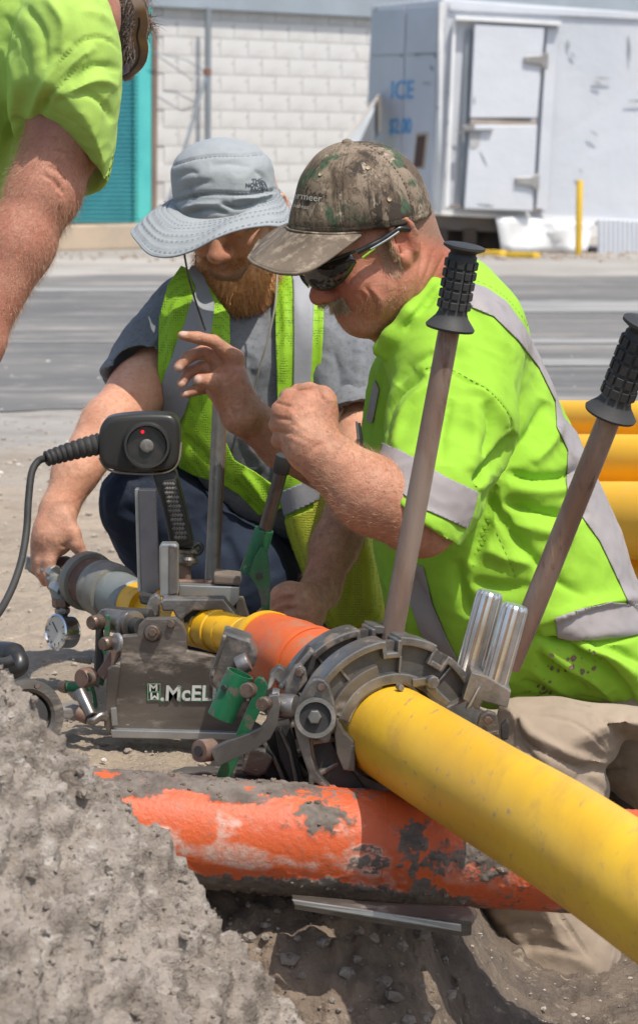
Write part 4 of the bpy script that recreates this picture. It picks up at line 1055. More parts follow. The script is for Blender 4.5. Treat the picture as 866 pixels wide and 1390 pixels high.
mp('lever_foot', [(188, 808), (195, 806), (214, 808), (214, 822), (200, 822), (190, 820)], 3.45, .02, M['castD'], mac, .003)
# cylinder and rod at the left of the far clamp
mesh('cylinder', *tube([P(147, 842, 3.42), P(176, 846, 3.40)], .016, 28), M['cast'], mac, bevel=.002, smooth=40)
mesh('rod', *tube([P(150, 832, 3.45), P(205, 836, 3.42)], .009, 18), M['castD'], mac, bevel=.002, smooth=40)
mesh('spring_rod', *tube([P(176, 848, 3.39), P(192, 852, 3.37)], .012, 20), M['rubber'], mac, smooth=40)
for px in (172, 178): mesh('ring_flange', *tube([P(px, 848, 3.385), P(px + 4, 849, 3.38)], .0195, 28), M['steel'], mac, bevel=.001, smooth=40)
mp('round_plate', [(128, 838), (138, 828), (152, 826), (160, 832), (146, 840), (136, 850)], 3.48, .008, M['steel'], mac, .001)
mp('green_bracket', [(143, 836), (149, 836), (148, 880), (142, 890), (139, 886)], 3.385, .012, M['green'], mac, .001)
mp('side_arm', [(130, 835), (140, 835), (140, 905), (134, 935), (126, 930), (129, 880)], 3.40, .012, M['castD'], mac, .002)
for (c, r) in (((136, 844, 3.385), .010), ((152, 873, 3.35), .0095)): mbolt(c, r, .018, (-.8, -1, .05), M['boltM'], mac, 20, 'socket_bolt')
mesh('socket_washer', *bolt_hex(P(161, 872, 3.335), (-.9, -.6, .05), .0125, .005, 24), M['steelL'], mac)
ms('diagonal_link', [(160, 882), (146, 905), (136, 920)], 15, 3.355, .012, M['rust'], mac)
mbolt((122, 919, 3.36), .0135, .018, (-.7, -1, .05), M['rust'], mac, 24, 'roller'); mbolt((120, 920, 3.343), .0065, .003, (-.7, -1, .05), M['castD'], mac, 16, 'roller_hole')
mp('green_bracket', [(138, 905), (146, 905), (140, 932), (134, 930)], 3.37, .01, M['green'], mac, .001)
ms('green_strap', [(124, 930), (128, 945), (130, 962)], 5, 3.38, .006, M['green'], mac)
mesh('green_pin', *tube([P(90, 933, 3.42), P(112, 933, 3.42), P(124, 932, 3.41)], [.0065, .0062, .0062], 14), M['green'], mac, smooth=40)
mesh('pin_end', *tube([P(82, 932, 3.425), P(91, 933, 3.42)], [.0075, .0085], 14), M['boltM'], mac, bevel=.001, smooth=40)
mp('skid_bar', [(70, 965), (96, 962), (115, 963), (118, 979), (74, 977), (70, 974)], 3.36, .05, M['wood'], mac, .003)
mesh('short_rod', *tube([P(108, 938, 3.34), P(124, 972, 3.32)], .0085, 16), M['steel'], mac, smooth=40, bevel=.001)
mesh('rod_bend', *tube(crom([P(118, 975, 3.325), P(126, 979, 3.32), P(136, 972, 3.325), P(144, 974, 3.33)], 4), .006, 12), M['steel'], mac, smooth=60)
mesh('thread', *tube([P(106, 968, 3.33), P(120, 974, 3.325)], .010, 16), M['rust'], mac, smooth=40)
# round drive housing low on the left, half behind the mound
dh = thing('round_housing', 'round worn metal housing half hidden behind the soil mound', 'housing', P(45, 955, 3.2))
hc = P(38, 972, 3.20); hax = Vector((.42, -1, .25)).normalized()
mesh('housing_ring', *lathe([(-.02, .044), (0, .047), (.004, .046), (.005, .034), (.002, .030), (-.008, .029)], hc, hax, 48), M['plate'], dh, smooth=30)
mesh('inner_disc', *lathe([(-.006, .029), (-.001, .026), (0, .01)], hc, hax, 32), M['castD'], dh, smooth=30)
mbolt((50, 932, 3.19), .004, .004, hax, M['boltM'], dh, 10)
kn = thing('black_knob', 'black curved rubber handle end poking up at the left edge', 'handle', P(10, 900, 3.15))
mesh('knob', *tube(crom([P(-20, 890, 3.2), P(5, 888, 3.18), P(22, 892, 3.16), P(26, 904, 3.15), P(16, 910, 3.15)], 5), [.016] * 10 + [.012] * 11, 20), M['blackpl'], kn, smooth=60)
mesh('knob_lip', *tube(crom([P(-12, 902, 3.13), P(8, 900, 3.12), P(18, 896, 3.12)], 4), .007, 12), M['rubber'], kn, smooth=60)
br = thing('rubber_roll', 'small black ribbed rubber grip lying on the sand', 'rubber grip', P(108, 900, 3.7))
V, Fc = tube([P(94 + i * 1.6, 902 - i * .05, 4.0) for i in range(20)], [.0095 + .0012 * (i % 3) for i in range(20)], 18)
mesh('grip', V, Fc, M['rubber'], br, smooth=30)

# ================================================================ levers
def grip(name_parent, a, b, r):
    """ribbed rubber grip from a (lower) to b (top): flared skirt, rows of raised lugs, domed flared end"""
    a = Vector(a); b = Vector(b); d = (b - a); Lg = d.length; d.normalize(); u, v = frame_of(d)
    g = mesh('rubber_grip', *lathe([(-.003, r * 1.62), (.0, r * 1.68), (.004, r * 1.5), (.012, r * 1.12), (.018, r * .98), (Lg * .86, r * .98), (Lg * .89, r * .86), (Lg * .91, r * .92), (Lg * .955, r * 1.42), (Lg * .985, r * 1.42), (Lg * .998, r * 1.2), (Lg, r * .8)], a, d, 36), M['rubber'], name_parent, smooth=40)
    rows = 5; n = 11
    for k in range(rows):
        h0 = .022 + (Lg * .84 - .022) * k / rows; h1 = h0 + (Lg * .84 - .022) / rows * .74
        for j in range(n):
            w = 2 * math.pi * j / n; w2 = 2 * math.pi * (j + .74) / n
            P8 = []
            for h in (h0, h1):
                for (ww, rr) in ((w, r * .95), (w2, r * .95), (w2, r * 1.16), (w, r * 1.16)):
                    P8.append(a + d * h + (u * math.cos(ww) + v * math.sin(ww)) * rr)
            mesh('grip_lug', P8, [(0, 1, 2, 3), (7, 6, 5, 4), (0, 4, 5, 1), (1, 5, 6, 2), (2, 6, 7, 3), (3, 7, 4, 0)], M['rubber'], g, bevel=.0006, seg=1)
    return g
l1 = thing('grip_lever', 'long rusty lever with black ribbed grip crossing the kneeling man, upper left of the pair', 'lever', P(533, 860, 3.06), 'steel levers with rubber grips')
mesh('rod', *tube([P(531, 868, 3.06), P(571, 655, 3.05), P(611, 440, 3.04)], [.0138, .0133, .0128], 28), M['rodR'], l1, smooth=40)
grip(l1, P(611, 443, 3.04), P(631, 331, 3.03), .0175)
l2 = thing('grip_lever', 'rusty lever with black ribbed grip at the right edge of the picture', 'lever', P(700, 880, 3.04), 'steel levers with rubber grips')
mesh('rod', *tube([P(690, 905, 3.04), P(722, 830, 3.03), P(830, 560, 2.96)], [.0145, .0142, .0138], 28), M['rodR'], l2, smooth=40)
grip(l2, P(829, 560, 2.96), P(877, 436, 2.93), .0185)

# green handled lever held in the fist
gl = thing('green_lever', 'short lever with green painted foot gripped in the near fist', 'lever', P(345, 830, 3.42))
mesh('shaft', *tube([P(384, 632, 3.40), P(359, 722, 3.42)], [.0088, .0092], 20), mk('dark_shaft', (.15, .13, .12), (.1, .09, .085), 20, .35, .7, c3=(.3, .26, .22), sc3=40, lo3=.62, hi3=.75), gl, smooth=40)
mesh('collar', *tube([P(386, 618, 3.395), P(381, 642, 3.40)], [.0115, .011], 20), M['rubber'], gl, smooth=40, bevel=.001)
mesh('green_tube', *tube([P(359, 718, 3.42), P(340, 778, 3.43)], [.0130, .0150], 24), M['green'], gl, smooth=40, bevel=.001)
mesh('green_fin', *plate([(355, 741), (364, 755), (367, 790), (366, 838), (356, 842), (354, 815), (350, 800), (338, 780), (346, 756)], 3.40, .008), M['green'], gl, bevel=.001)
mbolt((352, 782, 3.398), .0045, .002, (0, -1, 0), M['castD'], gl, 14, 'hole')
# tall grey pole behind the raised hand
tp_ = thing('steel_pole', 'straight bare steel pole rising behind the raised open hand', 'pole', P(288, 780, 3.72))
mesh('rod', *tube([P(288, 790, 3.70), P(299, 535, 3.72)], .0108, 22), mk('bare_grey_pole', (.27, .265, .25), (.2, .19, .18), 20, .45, .6, c3=(.18, .13, .09), sc3=30, lo3=.58, hi3=.7, c4=(.4, .4, .39), sc4=50, lo4=.64, hi4=.72), tp_, smooth=40)
mesh('edge_bar', *tube([P(296, 785, 3.695), P(307, 560, 3.715)], .0022, 8), M['rust'], tp_)

# ================================================================ handheld reader
rd = thing('handheld_reader', 'black pistol grip reader with round dial and red light', 'reader', P(240, 760, 3.62))
Yr = 3.58
hd = [(150, 566), (185, 562), (222, 562), (236, 566), (243, 580), (243, 618), (237, 634), (220, 640), (180, 641), (148, 637), (137, 628), (133, 612), (134, 588), (139, 574)]
mesh('housing', *plate([(q.x, q.y) for q in crom([Vector((x, y, 0)) for x, y in hd], 4, True)], Yr, .055), M['blackpl'], rd, bevel=.009, seg=4, smooth=60)
V, Fc = plate([(q.x, q.y) for q in crom([Vector((x, y, 0)) for x, y in [(150, 641), (182, 645), (215, 644), (240, 632), (246, 600), (248, 600), (244, 640), (218, 649), (180, 649), (146, 643)]], 2, True)], Yr + .012, .012)
mesh('seam', *tube(crom([P(135, 622, Yr + .01), P(148, 638, Yr + .005), P(180, 643, Yr + .005), P(222, 642, Yr + .005), P(241, 630, Yr + .005), P(246, 600, Yr + .01)], 5), .0016, 8), mk('pale_seam', (.2, .17, .13), (.12, .1, .08), 40, .7), rd)
dc = P(199, 605, Yr - .001); dax = Vector((.10, -1, .08)).normalized()
dl = mesh('dial_ring', *lathe([(0, .0345), (.006, .0335), (.011, .031), (.011, .0285), (.003, .0265), (-.002, .026)], dc, dax, 56), M['blackpl'], rd, smooth=30)
mesh('dial_face', *lathe([(.0005, .0268), (.0015, .0268)], dc, dax, 40), mk('dial_black', (.016, .015, .015), (.03, .028, .026), 60, .3), rd)
mesh('button', *lathe([(.001, .0095), (.006, .0095), (.0072, .008), (.0075, .004)], dc, dax, 28), mk('grey_button', (.10, .095, .09), (.16, .15, .14), 120, .6), dl, smooth=40)
led = bpy.data.materials.new('red_light'); led.use_nodes = True; lb_ = led.node_tree.nodes['Principled BSDF']; lb_.inputs['Base Color'].default_value = (.8, .01, .02, 1); lb_.inputs['Emission Color'].default_value = (1, .01, .03, 1); lb_.inputs['Emission Strength'].default_value = 1.2
mesh('red_light', *lathe([(.001, .0024), (.003, .0024), (.004, .001)], P(193.5, 586, Yr - .0015), dax, 14), led, dl)
mesh('small_hole', *lathe([(.001, .0016), (.002, .0016)], P(202, 587, Yr - .0015), dax, 12), M['rubber'], dl)
gp = [(205, 642), (214, 640), (238, 638), (246, 668), (254, 700), (262, 733), (262, 742), (236, 744), (230, 738), (226, 715), (218, 680)]
gr = mesh('pistol_grip', *plate(gp, Yr + .012, .034), M['blackpl'], rd, bevel=.007, seg=3, smooth=60)
mesh('grip_panel', *plate([(220, 654), (224, 651), (236, 651), (240, 655), (257, 728), (255, 733), (240, 737), (236, 735)], Yr + .008, .006), M['rubber'], gr, bevel=.001)
for i in range(13):
    for j in range(4):
        t = (i + .5 + (0)) / 13.2; s = (j + .5 + (.5 if i % 2 else 0)) / 4.5
        xl = 221.5 + 16.5 * t; xr = 237.5 + 17.5 * t; yy = 654 + 80 * t
        x = xl + (xr - xl) * s; c = (x, yy)
        mesh('diamond', *lathe([(0, .0032), (.0012, .0030), (.003, .0004)], P(c[0], c[1], Yr + .0083), (0, -1, 0), 4), mk('worn_rubber', (.09, .085, .08), (.14, .13, .12), 60, .6) if 'wr' not in M else M['wr'], gr) if False else None
        M.setdefault('wr', mk('worn_rubber', (.10, .095, .09), (.16, .15, .14), 60, .6))
        mesh('diamond', *lathe([(0, .0036), (.0012, .0033), (.0022, .0004)], P(c[0], c[1], Yr + .0083), (0, -1, 0), 4), M['wr'], gr)
mesh('swivel', *lathe([(0, .014), (.004, .0165), (.008, .0165), (.012, .014), (.016, .014), (.018, .017), (.022, .017), (.024, .013)], P(253, 766, Yr + .03), (0.05, 0, 1), 28), M['steel'], rd, smooth=30)
mesh('swivel_eye', *tube(crom([P(262, 742, Yr + .02), P(270, 738, Yr + .02), P(274, 745, Yr + .02), P(268, 752, Yr + .02), P(262, 748, Yr + .02)], 4), .0035, 10), M['blackpl'], rd, smooth=60)
mesh('mount_stub', *tube([P(251, 762, Yr + .03), P(252, 792, Yr + .03)], .0085, 18), M['rust'], rd, smooth=40)
# strain relief and cable
rel = [P(137, 602, Yr + .02), P(112, 608, Yr + .015), P(84, 616, Yr + .01), P(62, 623, Yr)]
rl = crom(rel, 10); rad = [.0145 - .0055 * i / len(rl) + (.0018 if (i % 3) else 0) for i in range(len(rl))]
mesh('strain_relief', *tube(rl, rad, 24), M['rubber'], rd, smooth=30)
cb_ = [P(62, 622, Yr), P(52, 626, Yr), P(43, 642, Yr - .01), P(38.5, 680, Yr - .03), P(36, 720, Yr - .05), P(28, 765, Yr - .09), P(12, 808, Yr - .14), P(-12, 845, Yr - .2), P(-60, 890, Yr - .25), P(-160, 930, Yr - .2)]
cbo = mesh('cable', *tube(crom(cb_, 8), .0052, 16), M['rubber'], rd, smooth=60)

# ================================================================ muddy orange pipe
op = thing('orange_pipe', 'orange pipe caked in mud and white chalk, lying under the yellow pipe', 'pipe', P(500, 1150, 2.92))
q0, q1 = P(50, 1113, 2.90), P(950, 1180, 2.92)
oaxis = (q1 - q0).normalized(); oL = (q1 - q0).length; u_, v_ = frame_of(oaxis)
if v_.z < 0: v_ = -v_; u_ = -u_
nL, nC = 520, 220; t = np.linspace(0, 1, nL); w = np.linspace(0, 2 * np.pi, nC, endpoint=False)
TT, WW = np.meshgrid(t, w, indexing='ij')
q0n, an, un, vn = map(to_np, (q0, oaxis, u_, v_))
dirs = np.cos(WW)[..., None] * un + np.sin(WW)[..., None] * vn
base = q0n + (TT * oL)[..., None] * an
pos = (base + dirs * .0625).reshape(-1, 3)
pxs = proj(pos); zrel = (dirs @ np.array([0, 0, 1.0])).ravel()
def fr(p, s, sd=0, oc=5): return np.array([mnoise.fractal(Vector(q) * s + Vector((sd, sd * 2, 0)), .75, 2.1, oc) for q in p])
n1 = fr(pos, 14, 1); n2 = fr(pos, 60, 4, 4); n3 = fr(np.stack([TT.ravel() * oL * .35, np.cos(WW).ravel() * .0625, np.sin(WW).ravel() * .0625], 1), 34, 9, 6)
# mud: along the crown at the left, in a band at the bottom, and in patches
sx_ = pxs[:, 0]
m_top = sstep(.66, .98, zrel + .22 * n1 + .30 * n3) * sstep(520, 330, sx_) + sstep(.93, 1.08, zrel + .22 * n1) * .7
m_bot = sstep(-.38, -.60, zrel + .34 * n1 + .12 * n2) * sstep(760, 560, sx_ + 80 * n1)
m_pat = sstep(.50, .80, n3 + .2 * n1) * .75
m_p2 = sstep(46, 14, np.hypot((sx_ - 655) * .55, (pxs[:, 1] - 1165)) + 26 * n1 + 14 * n2) + sstep(24, 6, np.hypot(sx_ - 562, (pxs[:, 1] - 1142) * .7) + 12 * n2 + 10 * n1) + sstep(26, 8, np.hypot((sx_ - 440) * .6, (pxs[:, 1] - 1112)) + 14 * n2 + 8 * n1)
mud = np.clip(m_top + m_bot + m_pat * .9 + m_p2, 0, 1)
chalk = np.clip(sstep(.05, .5, n1 * .7 + n3 * .5 + .55 * np.exp(-((zrel + .12) / .28) ** 2) + .25 * np.exp(-((zrel - .45) / .2) ** 2) - .24), 0, 1) * (.35 + .65 * sstep(620, 545, sx_))
rim = np.exp(-((sx_ - 545 - 6 * zrel) / 2.5) ** 2)
rr_ = .0625 + mud * (.0010 + .0030 * np.abs(n2) + .002 * np.clip(n1, 0, 1))
pos = (base + dirs * rr_.reshape(nL, nC, 1)).reshape(-1, 3)
ii = np.arange(nL - 1)[:, None] * nC + np.arange(nC)[None, :]; jj = np.arange(nL - 1)[:, None] * nC + (np.arange(nC)[None, :] + 1) % nC
Q = np.stack([ii.ravel(), jj.ravel(), (jj + nC).ravel(), (ii + nC).ravel()], 1)
mo = bpy.data.materials.new('muddy_orange'); mo.use_nodes = True; n_, l_, b_ = nodes_of(mo)
def attr(n_, name):
    a = n_.new('ShaderNodeAttribute'); a.attribute_name = name; return a.outputs['Fac']
def noise_(n_, l_, s, d=6, r=.6, vec=None):
    t = n_.new('ShaderNodeTexNoise'); t.inputs['Scale'].default_value = s; t.inputs['Detail'].default_value = d; t.inputs['Roughness'].default_value = r
    if vec is None:
        tc = n_.new('ShaderNodeTexCoord'); vec = tc.outputs['Object']
    l_.new(vec, t.inputs['Vector']); return t.outputs[0]
def mr_(n_, l_, src, a, z, o0=0, o1=1):
    t = n_.new('ShaderNodeMapRange'); t.inputs[1].default_value = a; t.inputs[2].default_value = z; t.inputs[3].default_value = o0; t.inputs[4].default_value = o1; l_.new(src, t.inputs[0]); return t.outputs[0]
def mixc(n_, l_, f, a, z, bt='MIX'):
    t = n_.new('ShaderNodeMix'); t.data_type = 'RGBA'; t.blend_type = bt
    if isinstance(f, float): t.inputs[0].default_value = f
    else: l_.new(f, t.inputs[0])
    for s, v in ((6, a), (7, z)):
        if isinstance(v, tuple): t.inputs[s].default_value = (*v, 1)
        else: l_.new(v, t.inputs[s])
    return t.outputs[2]
def mth(n_, l_, op, a, b=None):
    t = n_.new('ShaderNodeMath'); t.operation = op
    for i, v in enumerate((a, b)):
        if v is None: continue
        if isinstance(v, (int, float)): t.inputs[i].default_value = v
        else: l_.new(v, t.inputs[i])
    return t.outputs[0]
def bump_(n_, l_, b_, h, st, dist, nrm=None):
    t = n_.new('ShaderNodeBump'); t.inputs['Strength'].default_value = st; t.inputs['Distance'].default_value = dist; l_.new(h, t.inputs['Height'])
    if nrm is not None: l_.new(nrm, t.inputs['Normal'])
    l_.new(t.outputs[0], b_.inputs['Normal']); return t.outputs[0]
fine = noise_(n_, l_, 160, 6)
orange = mixc(n_, l_, mr_(n_, l_, noise_(n_, l_, 18), .35, .65), (.60, .105, .022), (.50, .085, .025))
ck = mth(n_, l_, 'MULTIPLY', attr(n_, 'chalk'), mr_(n_, l_, noise_(n_, l_, 70, 8, .7), .3, .55))
c_ = mixc(n_, l_, ck, orange, (.56, .36, .29))
c_ = mixc(n_, l_, mr_(n_, l_, noise_(n_, l_, 45, 9, .75), .52, .72, 0, .55), c_, (.22, .13, .09))
mdf = mr_(n_, l_, mth(n_, l_, 'ADD', attr(n_, 'mud'), mth(n_, l_, 'MULTIPLY', mr_(n_, l_, fine, .3, .7, -1, 1), .42)), .25, .62)
mudc = mixc(n_, l_, mr_(n_, l_, noise_(n_, l_, 40), .4, .6), (.10, .082, .07), (.17, .145, .125))
c_ = mixc(n_, l_, mdf, c_, mudc)
l_.new(c_, b_.inputs['Base Color']); l_.new(mr_(n_, l_, mdf, 0, 1, .5, .95), b_.inputs['Roughness'])
bump_(n_, l_, b_, fine, .6, .002)
npmesh('pipe_wall', pos, Q, mo, op, attrs={'mud': mud, 'chalk': chalk})
pts = []; rr2 = []
idx = np.where(mud > .7)[0]
for i in RNG.choice(idx, 500): pts.append(pos[i]); rr2.append(.001 + .004 * random.random() ** 3)
o = scatter('mud_crumbs', pts, rr2, M['pit'], .8); o.parent = op; o.matrix_parent_inverse = op.matrix_world.inverted()
mesh('joint_rim', *tube([q0 + oaxis * (oL * .515), q0 + oaxis * (oL * .5165)], .0632, 72), M['pipeO'], op, smooth=40)

# steel sheets under the orange pipe
st_ = thing('steel_runner', 'bent grey steel runner lying in the trench under the orange pipe', 'steel runner', P(540, 1240, 2.8))
mesh('runner', *plate([(396, 1215, 2.86), (520, 1226, 2.84), (640, 1232, 2.82), (648, 1238, 2.82), (640, 1252, 2.78), (640, 1262, 2.78), (628, 1265, 2.78), (540, 1252, 2.78), (400, 1228, 2.80)], 2.8, .006, (0, .1, -1)), M['plate'], st_, bevel=.001)
mesh('runner_lip', *plate([(396, 1222, 2.79), (520, 1240, 2.78), (626, 1256, 2.77), (626, 1266, 2.77), (540, 1253, 2.78), (400, 1229, 2.79)], 2.8, .004, (0, 1, 0)), M['steelL'], st_, bevel=.001)

# ================================================================ stack of yellow pipes behind
for (y0, y1, lb, yy) in ((547, 592, 'topmost yellow pipe of the stack at the right edge', 4.95), (594, 656, 'second yellow pipe from the top of the stack, dusty along its side', 4.8), (660, 752, 'third yellow pipe from the top of the stack at the right edge', 4.6), (752, 830, 'lowest yellow pipe of the stack, dark and mostly hidden', 4.75)):
    r = (y1 - y0) / 2 / FPX * yy * 1.16; mid = (y0 + y1) / 2
    a = P(700, mid - 2, yy + .35); b2 = P(880, mid + 1, yy - .05); c2 = P(1060, mid + 12, yy - .3)
    t_ = thing('stacked_pipe', lb, 'pipe', b2, 'yellow pipes stacked at the right'); 
    mesh('pipe_wall', *tube(crom([a, b2, c2], 6), r, 48), M['pipeYfar'], t_, smooth=40)
# ================================================================ people: materials
def skin_mat(name, c1, c2, deep, hairc=(.20, .13, .09)):
    m = bpy.data.materials.new(name); m.use_nodes = True; n, l, b = nodes_of(m)
    c = mixc(n, l, mr_(n, l, noise_(n, l, 22, 5), .38, .64), c1, c2)
    c = mixc(n, l, mr_(n, l, noise_(n, l, 130, 5, .7), .50, .72, 0, .75), c, deep)
    c = mixc(n, l, attr(n, 'red'), c, deep)
    dirt = mth(n, l, 'MULTIPLY', attr(n, 'dirt'), mr_(n, l, noise_(n, l, 55, 6, .7), .38, .58))
    c = mixc(n, l, dirt, c, (.10, .07, .055))
    c = mixc(n, l, attr(n, 'nail'), c, (.62, .42, .34))
    hr = mth(n, l, 'MULTIPLY', attr(n, 'hair'), mr_(n, l, noise_(n, l, 420, 3, .7), .36, .58, .45, 1))
    c = mixc(n, l, hr, c, hairc)
    l.new(c, b.inputs['Base Color'])
    b.inputs['Roughness'].default_value = .52; b.inputs['Specular IOR Level'].default_value = .38
    b.inputs['Subsurface Weight'].default_value = .12; b.inputs['Subsurface Radius'].default_value = (1, .35, .2); b.inputs['Subsurface Scale'].default_value = .006
    v = n.new('ShaderNodeTexVoronoi'); v.feature = 'DISTANCE_TO_EDGE'; v.inputs['Scale'].default_value = 240; tc = n.new('ShaderNodeTexCoord'); l.new(tc.outputs['Object'], v.inputs['Vector'])
    h1 = bump_(n, l, b, mr_(n, l, v.outputs['Distance'], 0, .12), .16, .0009)
    bump_(n, l, b, noise_(n, l, 75, 8, .7), .7, .0034, h1)
    return m
SKC = skin_mat('sunburnt_skin', (.53, .27, .17), (.45, .195, .115), (.38, .115, .07))
SKB = skin_mat('tanned_skin', (.64, .35, .235), (.55, .26, .165), (.46, .17, .11))
SKA = skin_mat('ruddy_skin', (.50, .24, .16), (.41, .17, .11), (.34, .11, .07))
def cloth_mat(name, c1, c2, weave=900, wst=.25, rough=.85, dirt=None, dlo=.62, dhi=.74, sheen=.04, dsc=14, bsc=26, bst=.35):
    m = bpy.data.materials.new(name); m.use_nodes = True; n, l, b = nodes_of(m)
    c = mixc(n, l, mr_(n, l, noise_(n, l, 9, 4), .35, .65), c1, c2)
    if dirt: c = mixc(n, l, mr_(n, l, noise_(n, l, dsc, 8, .7), dlo, dhi), c, dirt)
    l.new(c, b.inputs['Base Color']); b.inputs['Roughness'].default_value = rough; b.inputs['Sheen Weight'].default_value = sheen; b.inputs['Specular IOR Level'].default_value = .2
    h = bump_(n, l, b, noise_(n, l, weave, 2, .5), wst, .0006)
    bump_(n, l, b, noise_(n, l, bsc, 4, .5), bst, .006, h)
    return m
M['lime'] = cloth_mat('lime_jersey', (.285, .53, .045), (.245, .465, .035), dirt=(.22, .40, .03), dlo=.60, dhi=.80)
M['limeA'] = cloth_mat('pale_lime_jersey', (.39, .58, .12), (.35, .53, .10))
M['vest'] = None
M['tape'] = cloth_mat('grey_reflective_tape', (.33, .30, .30), (.27, .25, .255), rough=.5, dirt=(.17, .14, .12), dlo=.6, dhi=.8, dsc=22, bst=.2, wst=.1)
M['tapeB'] = cloth_mat('silver_vest_tape', (.30, .31, .34), (.25, .26, .29), rough=.5, bst=.3, wst=.1)
M['tee'] = cloth_mat('heather_grey_tee', (.155, .165, .185), (.19, .20, .22), dirt=(.10, .105, .12), dlo=.5, dhi=.75, dsc=160, bst=.5)
M['denim'] = cloth_mat('dark_denim', (.011, .017, .033), (.022, .032, .056), dirt=(.055, .06, .075), dlo=.6, dhi=.8, bst=.6, bsc=18)
M['khaki'] = cloth_mat('khaki_canvas', (.34, .27, .205), (.28, .22, .165), dirt=(.17, .13, .10), dlo=.6, dhi=.8, bst=.7, bsc=20)
M['hat'] = cloth_mat('pale_grey_nylon', (.315, .34, .355), (.275, .30, .315), dirt=(.34, .31, .27), dlo=.60, dhi=.82, dsc=20, bst=.6, bsc=30, rough=.7)
M['boot'] = cloth_mat('brown_boot_leather', (.065, .045, .035), (.045, .033, .028), rough=.6, dirt=(.16, .12, .09), dlo=.58, dhi=.75, bst=.5)
M['glass'] = mk('dark_lens', (.012, .012, .010), (.016, .014, .012), 9, .06, spec=.7)
M['frame'] = mk('black_frame', (.014, .014, .014), (.02, .02, .02), 9, .3)
M['cord'] = mk('hat_cord', (.10, .08, .06), (.07, .055, .045), 90, .8)
M['cordL'] = mk('pale_hat_cord', (.36, .34, .29), (.28, .26, .22), 90, .8)
def hair_mat(name, c1, c2):
    m = bpy.data.materials.new(name); m.use_nodes = True; n, l, b = nodes_of(m)
    l.new(mixc(n, l, mr_(n, l, noise_(n, l, 160, 3), .35, .65), c1, c2), b.inputs['Base Color']); b.inputs['Roughness'].default_value = .45; return m
M['beard'] = hair_mat('ginger_hair', (.84, .45, .20), (.56, .25, .09))
M['blond'] = hair_mat('pale_moustache', (.66, .52, .34), (.46, .34, .21))
M['armhair'] = hair_mat('sunlit_arm_hair', (.62, .42, .26), (.40, .24, .15))
M['greyhair'] = hair_mat('grey_brown_hair', (.30, .26, .22), (.12, .085, .06))
# mesh vest with punched holes shown as a knit pattern
def vest_mat(name, c1, c2, hole, scale=330):
    m = bpy.data.materials.new(name); m.use_nodes = True; n, l, b = nodes_of(m)
    tc = n.new('ShaderNodeTexCoord'); mp = n.new('ShaderNodeMapping'); mp.inputs[3].default_value = (1, .35, .8); l.new(tc.outputs['Object'], mp.inputs[0])
    v = n.new('ShaderNodeTexVoronoi'); v.inputs['Scale'].default_value = scale; v.inputs['Randomness'].default_value = .25; l.new(mp.outputs[0], v.inputs['Vector'])
    c = mixc(n, l, mr_(n, l, noise_(n, l, 9, 4), .35, .65), c1, c2)
    f = mr_(n, l, v.outputs['Distance'], .20, .34, 1, 0)
    c = mixc(n, l, f, c, hole); l.new(c, b.inputs['Base Color']); b.inputs['Roughness'].default_value = .7
    h = bump_(n, l, b, mr_(n, l, v.outputs['Distance'], .15, .4), .6, .0012)
    bump_(n, l, b, noise_(n, l, 20, 4, .5), .4, .008, h); return m
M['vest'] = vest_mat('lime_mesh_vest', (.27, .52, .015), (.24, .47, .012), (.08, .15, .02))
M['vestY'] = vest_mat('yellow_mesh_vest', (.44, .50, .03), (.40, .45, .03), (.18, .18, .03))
# camouflage
def camo_mat():
    m = bpy.data.materials.new('woodland_camouflage'); m.use_nodes = True; n, l, b = nodes_of(m)
    tc = n.new('ShaderNodeTexCoord'); mp = n.new('ShaderNodeMapping'); mp.inputs[3].default_value = (1, 1, .55); mp.inputs[2].default_value = (0, .5, .2); l.new(tc.outputs['Object'], mp.inputs[0])
    d = n.new('ShaderNodeTexNoise'); d.inputs['Scale'].default_value = 30; d.inputs['Detail'].default_value = 3; l.new(mp.outputs[0], d.inputs['Vector'])
    ad = n.new('ShaderNodeMix'); ad.data_type = 'VECTOR'; ad.inputs[0].default_value = .045; l.new(mp.outputs[0], ad.inputs[4]); l.new(d.outputs['Color'], ad.inputs[5]); vec = ad.outputs[1]
    c = mixc(n, l, mr_(n, l, noise_(n, l, 26, 5, .65, vec), .44, .54), (.115, .085, .062), (.23, .18, .135))
    c = mixc(n, l, mr_(n, l, noise_(n, l, 19, 5, .7, vec), .55, .60), c, (.05, .04, .032))
    gsep = n.new('ShaderNodeVectorMath'); gsep.operation = 'ADD'; gsep.inputs[1].default_value = (3, 7, 1); l.new(vec, gsep.inputs[0])
    c = mixc(n, l, mr_(n, l, noise_(n, l, 18, 4, .6, gsep.outputs[0]), .57, .62), c, (.06, .10, .06))
    gs2 = n.new('ShaderNodeVectorMath'); gs2.operation = 'ADD'; gs2.inputs[1].default_value = (13, 1, 4); l.new(vec, gs2.inputs[0])
    c = mixc(n, l, mr_(n, l, noise_(n, l, 52, 4, .7, gs2.outputs[0]), .60, .68), c, (.36, .30, .23))
    w = n.new('ShaderNodeTexWave'); w.inputs['Scale'].default_value = 34; w.inputs['Distortion'].default_value = 14; w.inputs['Detail'].default_value = 3; w.inputs['Detail Scale'].default_value = 2.2; l.new(mp.outputs[0], w.inputs['Vector'])
    c = mixc(n, l, mr_(n, l, w.outputs[0], .90, .99, 0, .6), c, (.05, .04, .032))
    l.new(c, b.inputs['Base Color']); b.inputs['Roughness'].default_value = .85; b.inputs['Specular IOR Level'].default_value = .2
    h = bump_(n, l, b, noise_(n, l, 700, 2), .3, .0006); bump_(n, l, b, noise_(n, l, 32, 3), .35, .005, h); return m
M['camo'] = camo_mat()
